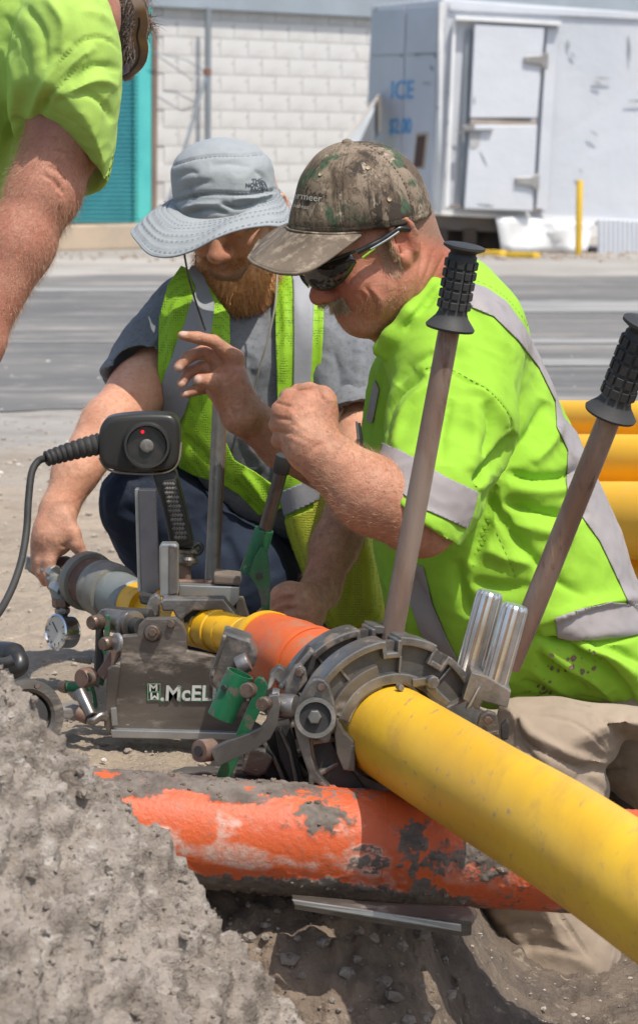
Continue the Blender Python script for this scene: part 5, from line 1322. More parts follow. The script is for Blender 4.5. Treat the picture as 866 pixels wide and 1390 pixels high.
M['bill'] = cloth_mat('dusty_brown_bill', (.19, .15, .115), (.10, .078, .06), dirt=(.32, .26, .20), dlo=.50, dhi=.66, dsc=48, bst=.5, wst=.5)

# ================================================================ people: geometry helpers
def basis(yaw, pitch, roll=0):
    """yaw: degrees the face turns from camera-facing towards the photo's left; pitch down"""
    y, p = R(yaw), R(pitch)
    fh = Vector((-math.sin(y), -math.cos(y), 0)); f = fh * math.cos(p) + Vector((0, 0, -math.sin(p)))
    s = Vector((math.cos(y), -math.sin(y), 0)); u = s.cross(f) * -1
    u = fh * math.sin(p) + Vector((0, 0, math.cos(p)))
    if roll:
        q = Matrix.Rotation(R(roll), 3, f); s = q @ s; u = q @ u
    return s, f, u
def head_prims(C, B, sc, ears=True, smile=0, both=(-1, 1), ed=(0, 0)):
    s, f, u = B
    def Lc(x, y, z): return C + (s * x + f * y + u * z) * sc
    Mx = [list(s), list(f), list(u)]
    def E(x, y, z, a, b, c, k=.012, op='u'): return Ell(Lc(x, y, z), (a * sc, b * sc, c * sc), Mx, k, op)
    def K(p, q, ra, rb, k=.01, op='u'): return Cap(Lc(*p), Lc(*q), ra * sc, rb * sc, k, op)
    o = [E(0, -.008, .012, .069, .084, .074), E(0, .028, -.02, .066, .066, .075, .03), E(0, .036, -.068, .052, .052, .042, .03), E(0, .081, -.092, .021, .017, .018, .02)]
    for g in both:
        o += [K((g * .056, .0, -.055), (g * .024, .074, -.097), .019, .017, .03), E(g * .040, .066, -.034, .024, .024, .024, .022), K((g * .046, .074, .020), (g * .008, .094, .018), .010, .010, .016)]
    o += [K((0, .092, .012), (0, .115, -.030), .0085, .0125, .012), E(0, .118, -.034, .0125, .0125, .0115, .008)]
    for g in both:
        o += [E(g * .0135, .106, -.039, .0085, .0105, .0085, .008), E(g * .032, .104, .002, .019, .015, .012, .012, 's'), E(g * .031, .084, .001, .0135, .0135, .0135, .002),
              K((g * .045, .086, .006), (g * .018, .092, .007), .004, .004, .004), E(g * .0065, .116, -.047, .0042, .006, .004, .003, 's')]
    o += [E(0, .088, -.070, .026, .016, .020, .016)]
    for g in both:
        o += [K((g * .023, .088, -.070 + smile * .004), (0, .101, -.0655), .0045, .0062, .005), K((g * .021, .087, -.074 + smile * .004), (0, .098, -.0775), .005, .0075, .005), K((g * .027, .089, -.0705 + smile * .006), (0, .1055, -.0705), .0018, .0022, .003, 's')]
    if ears:
        for g in both:
            o += [E(g * (.079 + ed[0]), -.012, ed[1] - .006, .010, .019, .030, .008)]
            pts = [(g * (.086 + ed[0]), -.006 + .0195 * math.cos(R(w)) - .004 * math.sin(R(w)), ed[1] - .004 + .030 * math.sin(R(w))) for w in range(-30, 231, 26)]
            for i in range(len(pts) - 1): o.append(K(pts[i], pts[i + 1], .0042, .0042, .003))
            o += [E(g * (.0905 + ed[0]), -.004, ed[1] - .006, .009, .0105, .017, .004, 's'), E(g * (.0885 + ed[0]), -.012, ed[1] + .012, .005, .006, .010, .004, 's'), E(g * (.084 + ed[0]), .004, ed[1] - .030, .006, .008, .009, .006), E(g * (.087 + ed[0]), .011, ed[1] - .010, .004, .0045, .007, .004)]
    return o, Lc
def strands(name, mat, parent, roots, dirs, lens, width=.0006, bend=None, seg=4, wob=.25):
    """many fine tapered hairs as ONE mesh; bend = vector the hair droops towards"""
    Vs = []; Fs = []; c = 0
    bend = np.array(bend if bend is not None else (0, 0, -1.0))
    for p, d, L_ in zip(roots, dirs, lens):
        d = d / (np.linalg.norm(d) + 1e-9); a = np.cross(d, RNG.normal(size=3)); a /= np.linalg.norm(a) + 1e-9; q = np.array(p, float); wv = RNG.normal(size=3) * wob
        for i in range(seg + 1):
            w = width * (1 - i / (seg + .3)) * .5
            b2 = np.cross(d, a)
            Vs += [q + a * w, q - a * w * .5 + b2 * w * .8, q - a * w * .5 - b2 * w * .8]
            d = d + bend * (.55 / seg) + wv / seg + RNG.normal(size=3) * wob * .35 / seg; d /= np.linalg.norm(d); q = q + d * L_ / seg
        for i in range(seg):
            for j in range(3):
                k = (j + 1) % 3; Fs.append((c + i * 3 + j, c + i * 3 + k, c + (i + 1) * 3 + k, c + (i + 1) * 3 + j))
        c += 3 * (seg + 1)
    return npmesh(name, np.array(Vs), np.array(Fs), mat, parent)
def skin_mesh(name, prims, h, mat, parent, attrs_fn=None, fold=None, lo=None, hi=None, smooth=1):
    V, Q = sdf_mesh(prims, h, smooth, lo, hi)
    if fold: V = folds(V, Q, fold)
    a = {k: np.zeros(len(V)) for k in ('red', 'dirt', 'nail', 'hair')}
    if attrs_fn: attrs_fn(V, a)
    return npmesh(name, V, Q, mat, parent, attrs=a), V, Q
def blob(V, p, r, soft=.6):
    d = np.linalg.norm(V - to_np(p), axis=1); return np.clip((r - d) / (r * soft), 0, 1)
def chainp(pts, rads, k=.004):
    """finger: list of (px,py,Y)"""
    p = PP(pts); o = []
    for i in range(len(p) - 1):
        o.append(Cap(p[i], p[i + 1], rads[i], rads[i + 1], k if i else .009))
    return o
def arm_hair(parent, V, Q, region, n, along, L=.011, width=.00032):
    """region: mask over verts"""
    N = vnormals(V, Q); idx = np.where(region)[0]
    if len(idx) == 0: return
    pick = RNG.choice(idx, n); al = np.array(along, float); al /= np.linalg.norm(al)
    roots = V[pick]; d = N[pick] * .75 + al * .8 + RNG.normal(size=(n, 3)) * .3
    return strands('arm_hair', M['armhair'], parent, roots, d, L * RNG.uniform(.6, 1.4, n), width, bend=al, seg=3, wob=.5)
def decal(name, s, mat, parent, target, line, size, rot=0, sx=1.0, bold=.02, lift=.0012, ital=0.0, dv=6):
    """lettering sewn onto a curved surface. line: photo px of the baseline start"""
    cu = bpy.data.curves.new(name, 'FONT'); cu.body = s; cu.size = 1; cu.offset = bold; cu.resolution_u = 3
    t = bpy.data.objects.new('tmp', cu); COL.objects.link(t); dg = bpy.context.evaluated_depsgraph_get()
    me = bpy.data.meshes.new_from_object(t.evaluated_get(dg)); bpy.data.objects.remove(t)
    bm = bmesh.new(); bm.from_mesh(me); bmesh.ops.triangulate(bm, faces=bm.faces); bmesh.ops.subdivide_edges(bm, edges=[e for e in bm.edges if e.calc_length() > .2], cuts=2)
    deps = bpy.context.evaluated_depsgraph_get(); bvh = BVHTree.FromObject(target, deps); c0 = Vector((0, 0, CAM_H)); ok = True
    cr, sr = math.cos(R(rot)), math.sin(R(rot)); bad = []
    for v in bm.verts:
        x = (v.co.x * sx + v.co.y * ital) * size; y = -v.co.y * size
        px = line[0] + x * cr - y * sr; py = line[1] + x * sr + y * cr
        d = (P(px, py, 3.0) - c0).normalized(); hit = bvh.ray_cast(c0, d)
        if hit[0] is None: bad.append(v); continue
        v.co = hit[0] - d * lift
    if bad: bmesh.ops.delete(bm, geom=bad, context='VERTS')
    bm.to_mesh(me); bm.free(); me.materials.append(mat); return link(name, me, parent)
CAMV = Vector((0, 0, CAM_H))

# ================================================================ man in the camouflage cap
pc = thing('person', 'kneeling man in camouflage cap, dark sunglasses and striped lime shirt gripping a lever', 'person', P(700, 1300, 3.4))
hC = P(512, 322, 3.47); BC = basis(70, 27)
hp, LC = head_prims(hC, BC, .93, smile=1)
sC, fC, uC = BC; MC = [list(sC), list(fC), list(uC)]
prims = hp + [
    Cap(LC(0, -.022, -.05), P(598, 405, 3.53), .056, .058, .03), Cap(P(560, 395, 3.50), P(565, 450, 3.50), .04, .042, .03),
    Cap(LC(0, .03, -.085), P(550, 445, 3.50), .036, .038, .035),       # under-chin
    Ell(LC(.035, .060, -.055), (.026, .026, .026), MC, .02), Ell(LC(.052, .02, -.065), (.024, .035, .03), MC, .025),
    Cap(P(625, 450, 3.58), P(720, 850, 3.62), .05, .06, .03),      # trunk inside the shirt
    Cap(P(612, 480, 3.45), P(572, 706, 3.25), .045, .043, .02), Cap(P(572, 706, 3.25), P(505, 672, 3.245), .045, .047, .02), Cap(P(505, 672, 3.245), P(425, 608, 3.27), .0455, .034, .02),
    Cap(P(590, 500, 3.70), P(500, 660, 3.74), .05, .048, .02), Cap(P(500, 660, 3.74), P(385, 605, 3.66), .043, .033, .02), Cap(P(385, 605, 3.66), P(330, 560, 3.64), .033, .0285, .015)]
# near fist closed on the lever
Yf = 3.285
prims += [Box(P(410, 572, Yf + .004), (.031, .016, .036), [list(Vector((.93, 0, .36))), [0, 1, 0], list(Vector((-.36, 0, .93)))], .016, .014),
          Cap(P(422, 600, Yf), P(405, 570, Yf), .034, .030, .016), Cap(P(438, 580, Yf + .01), P(440, 545, Yf + .01), .020, .017, .012)]
for k, (x, y) in enumerate(((394, 543), (383, 558), (379, 577), (381, 596))):
    rr_ = (.0120, .0120, .0112, .0102)[k]
    p0 = P(x + 12, y + 4, Yf); p1 = P(x, y, Yf + .004); p2 = P(x - 3, y - 4 + k * 2, Yf + .036); p3 = P(x + 18, y - 1 + k, Yf + .050)
    prims += [Cap(p0, p1, rr_, rr_ * 1.05, .006), Cap(p1, p2, rr_ * 1.02, rr_ * .95, .003), Cap(p2, p3, rr_ * .95, rr_ * .85, .003)]
prims += chainp([(438, 560, Yf + .012), (437, 537, Yf + .016), (420, 531, Yf + .030), (404, 530, Yf + .044)], [.017, .0125, .0115, .0095], .004)
# far hand held open
Yh = 3.62
prims += [Cap(P(328, 562, Yh), P(312, 520, Yh), .030, .026, .015), Cap(P(322, 545, Yh + .01), P(318, 488, Yh + .012), .018, .0135, .012), Cap(P(316, 548, Yh), P(292, 530, Yh - .004), .020, .013, .012), Cap(P(306, 528, Yh + .02), P(300, 498, Yh + .022), .018, .014, .012)]
prims += chainp([(318, 486, Yh + .008), (290, 463, Yh - .004), (268, 458, Yh - .012), (247, 455, Yh - .014)], [.0125, .0092, .0088, .0066], .003)
prims += chainp([(310, 494, Yh + .022), (276, 477, Yh + .014), (256, 484, Yh + .002), (243, 498, Yh - .006)], [.0120, .0095, .0088, .0078], .003)
prims += chainp([(304, 508, Yh + .034), (274, 498, Yh + .026), (256, 505, Yh + .014), (246, 521, Yh + .004)], [.011, .0088, .0080, .0070], .003)
prims += chainp([(298, 524, Yh + .036), (276, 527, Yh + .028), (262, 531, Yh + .02), (250, 535, Yh + .014)], [.010, .0078, .0072, .0062], .003)
prims += chainp([(306, 537, Yh - .012), (289, 518, Yh - .024), (271, 516, Yh - .030)], [.0150, .0118, .0092], .004)
# smile and neck creases (photo px)
fC_ = [([(495, 388), (506, 402), (511, 418), (509, 436)], 3.0, -.0032), ([(486, 395), (494, 405), (500, 420)], 3.0, -.0020), ([(500, 392), (514, 405), (520, 425)], 6, .0022),
       ([(575, 335), (570, 370), (560, 410), (550, 430)], 3.0, -.0022), ([(603, 345), (590, 375), (572, 405), (562, 420)], 3.0, -.0026), ([(590, 335), (582, 365), (572, 392)], 3.5, -.0018),
       ([(532, 372), (528, 395), (520, 415), (512, 440)], 4, .0014), ([(540, 375), (538, 400), (530, 425)], 3.5, -.0012), ([(492, 352), (500, 350), (508, 345)], 1.5, -.0008), ([(491, 358), (500, 358), (510, 355)], 1.5, -.0008), ([(490, 364), (499, 367), (508, 367)], 1.5, -.0007),
       ([(441, 545), (434, 536), (432, 525)], 3.0, -.004), ([(428, 590), (405, 575), (392, 556)], 4, .0010), ([(432, 600), (412, 590), (390, 575)], 4, .0010), ([(418, 604), (402, 598), (388, 590)], 3, .0010), ([(398, 552), (385, 549), (372, 545)], 2.0, -.0026), ([(396, 570), (382, 568), (370, 566)], 2.0, -.0026), ([(396, 588), (382, 587), (370, 585)], 2.0, -.0024), ([(432, 575), (420, 560), (404, 548)], 3.5, .0014), ([(425, 566), (412, 556), (400, 562)], 2.5, -.0010), ([(440, 600), (428, 606), (418, 618)], 2.5, -.0016), ([(444, 594), (434, 600), (424, 612)], 2.5, -.0010),
       ([(322, 503), (312, 516), (300, 520)], 2.0, -.0015), ([(330, 555), (318, 560), (312, 552)], 2.5, -.0015)]
def aC(V, a):
    q = (V - to_np(hC)) @ np.array(MC).T / .93
    red = np.exp(-((q[:, 1] - .10) / .03) ** 2 - ((q[:, 2] + .035) / .03) ** 2) * .6 + .5 * np.exp(-((q[:, 1] + .006) / .028) ** 2 - ((q[:, 2]) / .035) ** 2) * (np.abs(q[:, 0]) > .078)
    lips = np.exp(-((q[:, 1] - .098) / .012) ** 2 - ((q[:, 2] + .072) / .008) ** 2 - (q[:, 0] / .018) ** 2)
    uv = proj(V); neck = np.clip((uv[:, 0] - 560) / 40, 0, 1) * (uv[:, 1] < 460) * (uv[:, 1] > 320) * .55
    a['red'][:] = np.clip(red + lips * .9 + neck + .35 * (uv[:, 1] < 460) * (uv[:, 0] > 380), 0, 1)
    hb = (uv[:, 0] > 560) & (uv[:, 1] < 342) & (V[:, 1] > 3.3)
    a['hair'][:] = np.where(hb, np.clip((338 - uv[:, 1] + (uv[:, 0] - 585) * .3) / 22, 0, 1), 0) * .9
    side = np.exp(-((uv[:, 0] - 521) / 9) ** 2 - ((uv[:, 1] - 338) / 22) ** 2) * .35; a['hair'][:] = np.maximum(a['hair'], side * (V[:, 1] > 3.3))
    a['dirt'][:] = .16 * (uv[:, 0] < 470) * (uv[:, 1] > 450) + .14 * (uv[:, 1] > 460)
    for p in ((243, 500, Yh - .010), (247, 523, Yh), (252, 536, Yh + .006), (268, 514, Yh - .038), (249, 452, Yh - .016)): a['nail'][:] = np.maximum(a['nail'], blob(V, P(*p), .0075, .3) * .8)
fC_ = [(f[0], f[1], f[2] * (1.35 if f[0][0][1] < 460 else 1)) for f in fC_]
body, VC, QC = skin_mesh('body', prims, .0026, SKC, pc, aC, fC_, hi=np.array([1.2, 4.2, 1.2]))
uvC = proj(VC)
arm_hair(pc, VC, QC, (uvC[:, 0] > 425) & (uvC[:, 0] < 600) & (uvC[:, 1] > 560) & (uvC[:, 1] < 750) & (VC[:, 1] < 3.3), 2600, P(425, 608, 3.27) - P(520, 680, 3.27))
arm_hair(pc, VC, QC, (uvC[:, 0] > 322) & (uvC[:, 0] < 372) & (uvC[:, 1] > 530) & (uvC[:, 1] < 625) & (VC[:, 1] > 3.5), 700, P(330, 560, 3.6) - P(400, 610, 3.6), .010)
# moustache, pale stubble
NC = vnormals(VC, QC); qC = (VC - to_np(hC)) @ np.array(MC).T / .93
ms_ = np.where((qC[:, 1] > .080) & (qC[:, 2] > -.066) & (qC[:, 2] < -.044) & (np.abs(qC[:, 0]) < .034) & (qC[:, 2] < -.040 - .10 * np.abs(qC[:, 0])))[0]
if len(ms_):
    pk = RNG.choice(ms_, 1300); d = NC[pk] * .35 + to_np(uC) * -.55 + np.sign(qC[pk, 0])[:, None] * to_np(sC) * 1.0
    strands('moustache', M['blond'], pc, VC[pk], d, RNG.uniform(.007, .013, len(pk)), .0010, bend=-to_np(uC) * .4, seg=3, wob=.3)
st = np.where((qC[:, 1] > .02) & (qC[:, 2] < -.055) & (qC[:, 2] > -.13) & (uvC[:, 1] < 450) & (VC[:, 1] > 3.28))[0]
if len(st):
    pk = RNG.choice(st, 1100); strands('stubble', M['blond'], pc, VC[pk], NC[pk] + to_np(uC) * -.6, RNG.uniform(.0015, .0040, len(pk)), .0005, seg=2)
sb = np.where((qC[:, 0] > .05) & (qC[:, 1] > .012) & (qC[:, 1] < .034) & (qC[:, 2] < .012) & (qC[:, 2] > -.045))[0]
if len(sb):
    pk = RNG.choice(sb, 700); strands('sideburn', M['blond'], pc, VC[pk], NC[pk] * .5 + to_np(uC) * -.9, RNG.uniform(.003, .008, len(pk)), .0006, seg=2)

# sunglasses
sg = thing('sunglasses', 'dark wraparound sunglasses with black arms worn by the man in camouflage cap', 'sunglasses', LC(0, .11, .0))
def lens_grid(g, t0, t1, r, zt, zb, n=18, m=8):
    V = []; Fc = []
    for i in range(n + 1):
        w = t0 + (t1 - t0) * i / n; k = (i / n)
        top = zt(k); bot = zb(k)
        for j in range(m + 1):
            z = bot + (top - bot) * j / m; bul = .004 * math.sin(math.pi * j / m)
            V.append(LC(g * (r + bul) * math.sin(R(w)), .036 + (r + .006 + bul) * math.cos(R(w)), z))
    for i in range(n):
        for j in range(m): a = i * (m + 1) + j; Fc.append((a, a + 1, a + m + 2, a + m + 1))
    return V, Fc
zt = lambda k: .018 - .004 * k; zb = lambda k: -.004 - .021 * math.sin(math.pi * min(1, (k * .93 + .10))) ** .7 + .004 * k
for g in (1, -1):
    ob = mesh('lens', *lens_grid(g, 6, 68, .081, zt, zb), M['glass'], sg, smooth=80); md = ob.modifiers.new('t', 'SOLIDIFY'); md.thickness = .0018
    top = [LC(g * .083 * math.sin(R(w)), .036 + .089 * math.cos(R(w)), zt((w - 6) / 62) + .001) for w in range(0, 74, 6)]
    mesh('brow_bar', *tube(top, .0022, 10), M['frame'], sg, smooth=60)
    arm = [LC(g * .081, .063, .012), LC(g * .086, .045, .012), LC(g * .088, .02, .012), LC(g * .089, -.004, .014), LC(g * .086, -.022, .004)]
    V, Fc = tube(crom(arm, 5), [.0042, .0040, .0038, .0036, .0034] * 4 + [.002], 12); mesh('temple_arm', V, Fc, M['frame'], sg, smooth=60)
    mesh('arm_inlay', *tube(crom([LC(g * .0885, .046, .008), LC(g * .0915, .02, .009), LC(g * .092, -.002, .011)], 4), .0017, 8), M['steelL'], sg, smooth=60)
mesh('arm_accent', *tube([LC(.0835, .060, .002), LC(.0885, .048, .005), LC(.0900, .040, .006)], [.0016, .0014, .0006], 8), M['lime'], sg, smooth=60)
mesh('nose_bridge', *tube(crom([LC(-.014, .118, .006), LC(0, .123, .010), LC(.014, .118, .006)], 4), .0026, 10), M['frame'], sg, smooth=60)

# cap
cp = thing('camouflage_cap', 'camouflage baseball cap with dusty bill worn by the kneeling man', 'cap', P(480, 250, 3.47))
crown_poly = [(391, 311), (393, 290), (399, 269), (406, 242), (418, 222), (431, 207), (447, 197), (462, 192), (480, 191), (500, 191), (522, 195), (543, 206), (560, 221), (573, 240), (581, 262), (588, 290), (588, 325), (575, 350), (540, 362), (480, 366), (420, 362), (394, 345)]
rimN = (P(588, 284, 3.50) - P(490, 315, 3.375)).cross(P(390, 311, 3.46) - P(490, 315, 3.375)).normalized()
if rimN.z > 0: rimN = -rimN
cV, cQ = sdf_mesh([Inf(crown_poly, 3.47, .094, .088, sub=3), Plane(P(490, 315, 3.375), rimN, .003)], .003, 2)
cF = [([(474, 193), (466, 225), (462, 262), (467, 313)], 1.6, -.0016), ([(471, 193), (462, 225), (458, 262), (463, 313)], 1.2, -.0008), ([(478, 192), (505, 200), (535, 226), (553, 258), (562, 298)], 1.6, -.0016), ([(468, 192), (440, 215), (420, 240), (408, 270), (402, 312)], 1.6, -.0014),
      ([(388, 303), (430, 308), (490, 307), (540, 300), (590, 280)], 1.6, -.0010, 0, .5), ([(500, 215), (520, 240), (525, 270)], 7, -.002), ([(440, 215), (450, 250), (445, 285)], 8, -.0018), ([(545, 225), (560, 250), (570, 275)], 6, .0018)]
cV = folds(cV, cQ, [(f_[0], f_[1], f_[2] * 1.6) + tuple(f_[3:]) for f_ in cF])
crown = npmesh('crown', cV, cQ, M['camo'], cp)
mesh('button', *lathe([(0, .007), (.003, .0065), (.005, .003)], P(471, 193, 3.455), (0, -.3, 1), 16), M['bill'], cp, smooth=60)
bv = BVHTree.FromObject(crown, bpy.context.evaluated_depsgraph_get())
for (x, y) in ((499, 228), (528, 270), (436, 236)):
    d = (P(x, y, 3) - CAMV).normalized(); h = bv.ray_cast(CAMV, d)
    if h[0]: mesh('eyelet', *lathe([(0, .0016), (.0012, .0032), (.0018, .0030), (.0006, .0012)], h[0], h[1], 16), mk('eyelet_thread', (.42, .33, .22), (.3, .22, .15), 90, .8) if 'eye' not in M else M['eye'], cp, smooth=60)
rows = [  # crown joint, middle, outer edge; far -> near
    [(398, 300, 3.545), (391, 305, 3.50), (390, 309, 3.45), (400, 313, 3.405), (425, 316, 3.375), (458, 317, 3.375), (490, 315, 3.39)],
    [(376, 308, 3.555), (367, 322, 3.50), (366, 330, 3.44), (380, 340, 3.385), (410, 341, 3.355), (447, 334, 3.355), (489, 317, 3.388)],
    [(352, 326, 3.545), (341, 344, 3.50), (338, 351, 3.445), (352, 361, 3.38), (385, 371, 3.335), (425, 364, 3.322), (489, 319, 3.385)]]
rr3 = [crom(PP(r), 8) for r in rows]
nB = len(rr3[0]); V = []; mR = 12
for j in range(mR + 1):
    t = j / mR
    for i in range(nB):
        a, b2, c2 = rr3[0][i], rr3[1][i], rr3[2][i]
        p = a * ((1 - t) * (1 - 2 * t)) + b2 * (4 * t * (1 - t)) + c2 * (t * (2 * t - 1))
        V.append(p + Vector((0, 0, -.0004 if (j % 2 == 0 and 2 < j < 12) else 0)))
Fc = [(j * nB + i, j * nB + i + 1, (j + 1) * nB + i + 1, (j + 1) * nB + i) for j in range(mR) for i in range(nB - 1)]
bl = mesh('bill', V, Fc, M['bill'], cp, smooth=80); md = bl.modifiers.new('t', 'SOLIDIFY'); md.thickness = .0035; md.offset = -1
mesh('bill_edge', *tube(rr3[2], .0022, 8), M['bill'], bl, smooth=60)
mesh('rope_seam', *tube(rr3[0][:], .0018, 8), M['bill'], cp, smooth=60)
M['embroid'] = mk('pale_embroidery', (.55, .52, .47), (.45, .42, .38), 300, .8)
decal('lettering_edge', 'ermeer', M['frame'], cp, crown, (396.3, 268.2), 13.6, 8, .98, .03, .0012)
decal('lettering', 'ermeer', M['embroid'], cp, crown, (396.5, 268), 13.6, 8, .98, .005, .0019)
decal('small_lettering', 'Southeast', M['embroid'], cp, crown, (394, 279.5), 8.0, 9, .8, .0, .0012)

# shirt
def sleeve(pts, rads, hemc, hemn, inner=.009, depth=2, c=None):
    p = PP(pts); g = []
    for i in range(len(p) - 1): g.append(Cap(p[i], p[i + 1], rads[i], rads[i + 1], .02))
    n = Vector(hemn).normalized()
    g.append(Plane(P(*hemc), n, .003))
    e = P(*hemc); g.append(Cap(e - n * .012, e + n * .06, rads[-1] - inner, rads[-1] - inner * .9, .004, 's'))
    return Grp(g, (p[0] + p[-1]) / 2, (p[-1] - p[0]).length / 2 + max(rads) + .02, .03)
torsoC = [(531, 455), (552, 432), (575, 400), (600, 362), (625, 348), (655, 356), (680, 385), (706, 430), (735, 485), (765, 550), (795, 615), (822, 675), (846, 735), (868, 800), (900, 870), (930, 940), (930, 985), (880, 984), (862, 981), (835, 972), (800, 966), (750, 961), (700, 962), (650, 958), (600, 925), (560, 890), (535, 860), (522, 820), (512, 770), (500, 700), (488, 640), (484, 618), (492, 570), (500, 520), (508, 490)]
shp = [Inf(torsoC, 3.62, .175, .15, sub=3, k=.03),
       Cap(P(640, 455, 3.52), P(600, 470, 3.46), .075, .075, .05),
       sleeve([(622, 480, 3.45), (612, 580, 3.37), (584, 665, 3.285), (562, 716, 3.25)], [.088, .086, .072, .066], (566, 697, 3.262), (P(510, 762, 3.262) - P(566, 690, 3.262)), .010)]
colp = PP([(622, 346, 3.57), (604, 362, 3.50), (582, 392, 3.435), (556, 425, 3.405), (532, 454, 3.41), (516, 474, 3.43)])
for i in range(5): shp.append(Cap(colp[i], colp[i + 1], .012, .012, .012))
shV, shQ = sdf_mesh(shp, .0034, 2, hi=np.array([1.2, 4.2, 1.2]))
fS = [([(576, 503), (596, 500), (618, 507), (642, 520), (662, 532), (684, 556), (696, 578), (701, 594)], 1.8, -.0035, 0, .5),
      ([(703, 590), (688, 610), (669, 630), (648, 655)], 7, -.012), ([(640, 515), (672, 545), (690, 580)], 8, .005),
      ([(576, 505), (545, 525), (526, 552), (518, 590)], 7, -.006), ([(590, 520), (556, 545), (540, 580), (530, 605)], 7, .005),
      ([(660, 545), (668, 580), (660, 620)], 9, -.006), ([(640, 540), (645, 590), (640, 640)], 10, .004), ([(612, 540), (600, 590), (602, 630)], 9, -.004),
      ([(560, 500), (600, 470), (640, 462)], 12, .004), ([(536, 520), (560, 495), (590, 480)], 6, -.004),
      ([(745, 545), (728, 580), (703, 610), (672, 640)], 12, -.008), ([(760, 570), (748, 600), (725, 630)], 8, .006),
      ([(690, 640), (730, 650), (768, 646), (796, 630)], 8, -.008), ([(686, 660), (735, 668), (785, 660)], 9, .006), ([(684, 682), (730, 694), (775, 700), (800, 695)], 8, -.007), ([(690, 712), (740, 722), (780, 735)], 9, .005),
      ([(672, 660), (664, 700), (655, 730), (640, 765)], 7, -.007), ([(655, 665), (700, 730), (760, 790), (800, 812)], 9, -.005), ([(650, 740), (690, 760), (730, 765)], 10, .005), ([(640, 790), (680, 800), (720, 795)], 10, -.005), ([(620, 760), (625, 800), (640, 840)], 10, -.005),
      ([(673, 721), (684, 745), (694, 768), (702, 790)], 1.4, -.0018),
      ([(722, 850), (760, 838), (800, 824), (850, 816), (890, 812)], 6, .006, 1), ([(720, 862), (757, 872), (810, 872), (870, 862)], 5, -.006),
      ([(733, 856), (700, 878), (672, 905), (655, 940)], 7, -.009), ([(745, 868), (780, 882), (812, 902), (845, 935), (862, 962)], 6, -.009), ([(735, 878), (775, 905), (808, 925), (835, 955)], 6, .006), ([(728, 886), (762, 915), (796, 940)], 5.5, -.007), ([(718, 905), (745, 925), (780, 950)], 6, .004), ([(708, 925), (740, 938), (770, 950)], 5, -.005), ([(768, 872), (820, 888), (868, 920)], 7, .006), ([(790, 872), (840, 882), (880, 905)], 6, -.005),
      ([(680, 944), (740, 944), (800, 950), (864, 966)], 1.3, -.0015, 0, .5), ([(640, 850), (665, 880), (690, 930)], 8, .006),
      ([(560, 775), (575, 820), (600, 870)], 12, -.006), ([(530, 780), (540, 830), (565, 870)], 10, .004), ([(508, 510), (500, 560), (493, 600)], 6, -.004), ([(524, 480), (512, 520), (505, 570)], 5, .004),
      ([(610, 375), (640, 400), (672, 440), (700, 490)], 10, .003), ([(598, 385), (575, 415), (548, 448)], 4, -.004),
      ([(512, 660), (540, 690), (575, 715), (607, 730)], 1.2, -.0012, 0, .5)]
fS = [(f[0], f[1], f[2] * ((2.1 if f[2] < 0 else 1.5) if f[1] > 3 else 1.3)) + tuple(f[3:]) for f in fS]
shV = folds(shV, shQ, fS)
def crumple(V, Q, a, b, sd):
    return V + vnormals(V, Q) * (wnoise(V * np.array([1, 1, .6]), 8, sd) * a - np.abs(wnoise(V * np.array([1, .8, 1]), 7, sd + 1)) * a * .9 - np.abs(wnoise(V * np.array([.7, 1, 1.3]), 17, sd + 2)) * b)[:, None]
shV = crumple(shV, shQ, .0016, .0010, 3)
shirtC = npmesh('shirt', shV, shQ, M['lime'], pc)
tapeC = [[(636, 384), (660, 392), (686, 410), (711, 444), (737, 496), (752, 530), (763, 566), (792, 600), (814, 650), (840, 715), (866, 772), (900, 830), (880, 850), (852, 818), (834, 779), (813, 735), (787, 699), (770, 680), (768, 652), (770, 612), (755, 580), (753, 545), (731, 500), (703, 463), (669, 430), (637, 416)],
         [(753, 839), (790, 826), (829, 817), (866, 820), (930, 815), (930, 850), (866, 861), (843, 864), (807, 868), (758, 868)],
         [(556, 765), (575, 768), (588, 820), (608, 868), (622, 895), (598, 895), (572, 860), (556, 815)], [(510, 515), (516, 528), (507, 575), (498, 571)]]
for q_ in tapeC: shell('reflective_stripe', shV, shQ, M['tape'], pc, [q_], .0012)
shell('sleeve_stripe', shV, shQ, M['tape'], pc, [[(519, 600), (514, 618), (513, 646), (537, 664), (575, 692), (632, 717), (640, 700), (648, 668), (605, 648), (560, 620)]], .0014)
bv0 = BVHTree.FromObject(shirtC, bpy.context.evaluated_depsgraph_get())
def stitch(line, par, mat, bvh, step=2.6, lift=.0006, rad=.0004):
    pts = crom([Vector((x, y, 0)) for x, y in line], 6); mb = MB(); acc = 0; prev = None; on = True; seg = []
    for i in range(len(pts) - 1):
        n = max(1, int((pts[i + 1] - pts[i]).length / step))
        for k in range(n):
            q = pts[i].lerp(pts[i + 1], k / n); d = (P(q.x, q.y, 3) - CAMV).normalized(); h = bvh.ray_cast(CAMV, d)
            if h[0] is None: prev = None; continue
            c = h[0] - d * lift
            if prev is not None and on and (c - prev).length < .02: mb.add(tube([prev, c], rad, 4, False))
            on = not on; prev = c
    if mb.v: tag(mb.build('stitching', mat, par, recalc=False), kind='stuff')
M['thread'] = mk('dark_green_thread', (.10, .24, .02), (.08, .20, .02), 50, .8)
for ln_ in ([(576, 500), (596, 497), (618, 504), (642, 517), (664, 530), (686, 554), (698, 576)], [(509, 655), (530, 682), (560, 706), (600, 729)], [(673, 721), (684, 745), (694, 768), (702, 790)], [(690, 948), (740, 948), (800, 954), (862, 970)], [(645, 380), (668, 390), (693, 410), (718, 444), (744, 496), (760, 530)]):
    stitch(ln_, pc, M['thread'], bv0)
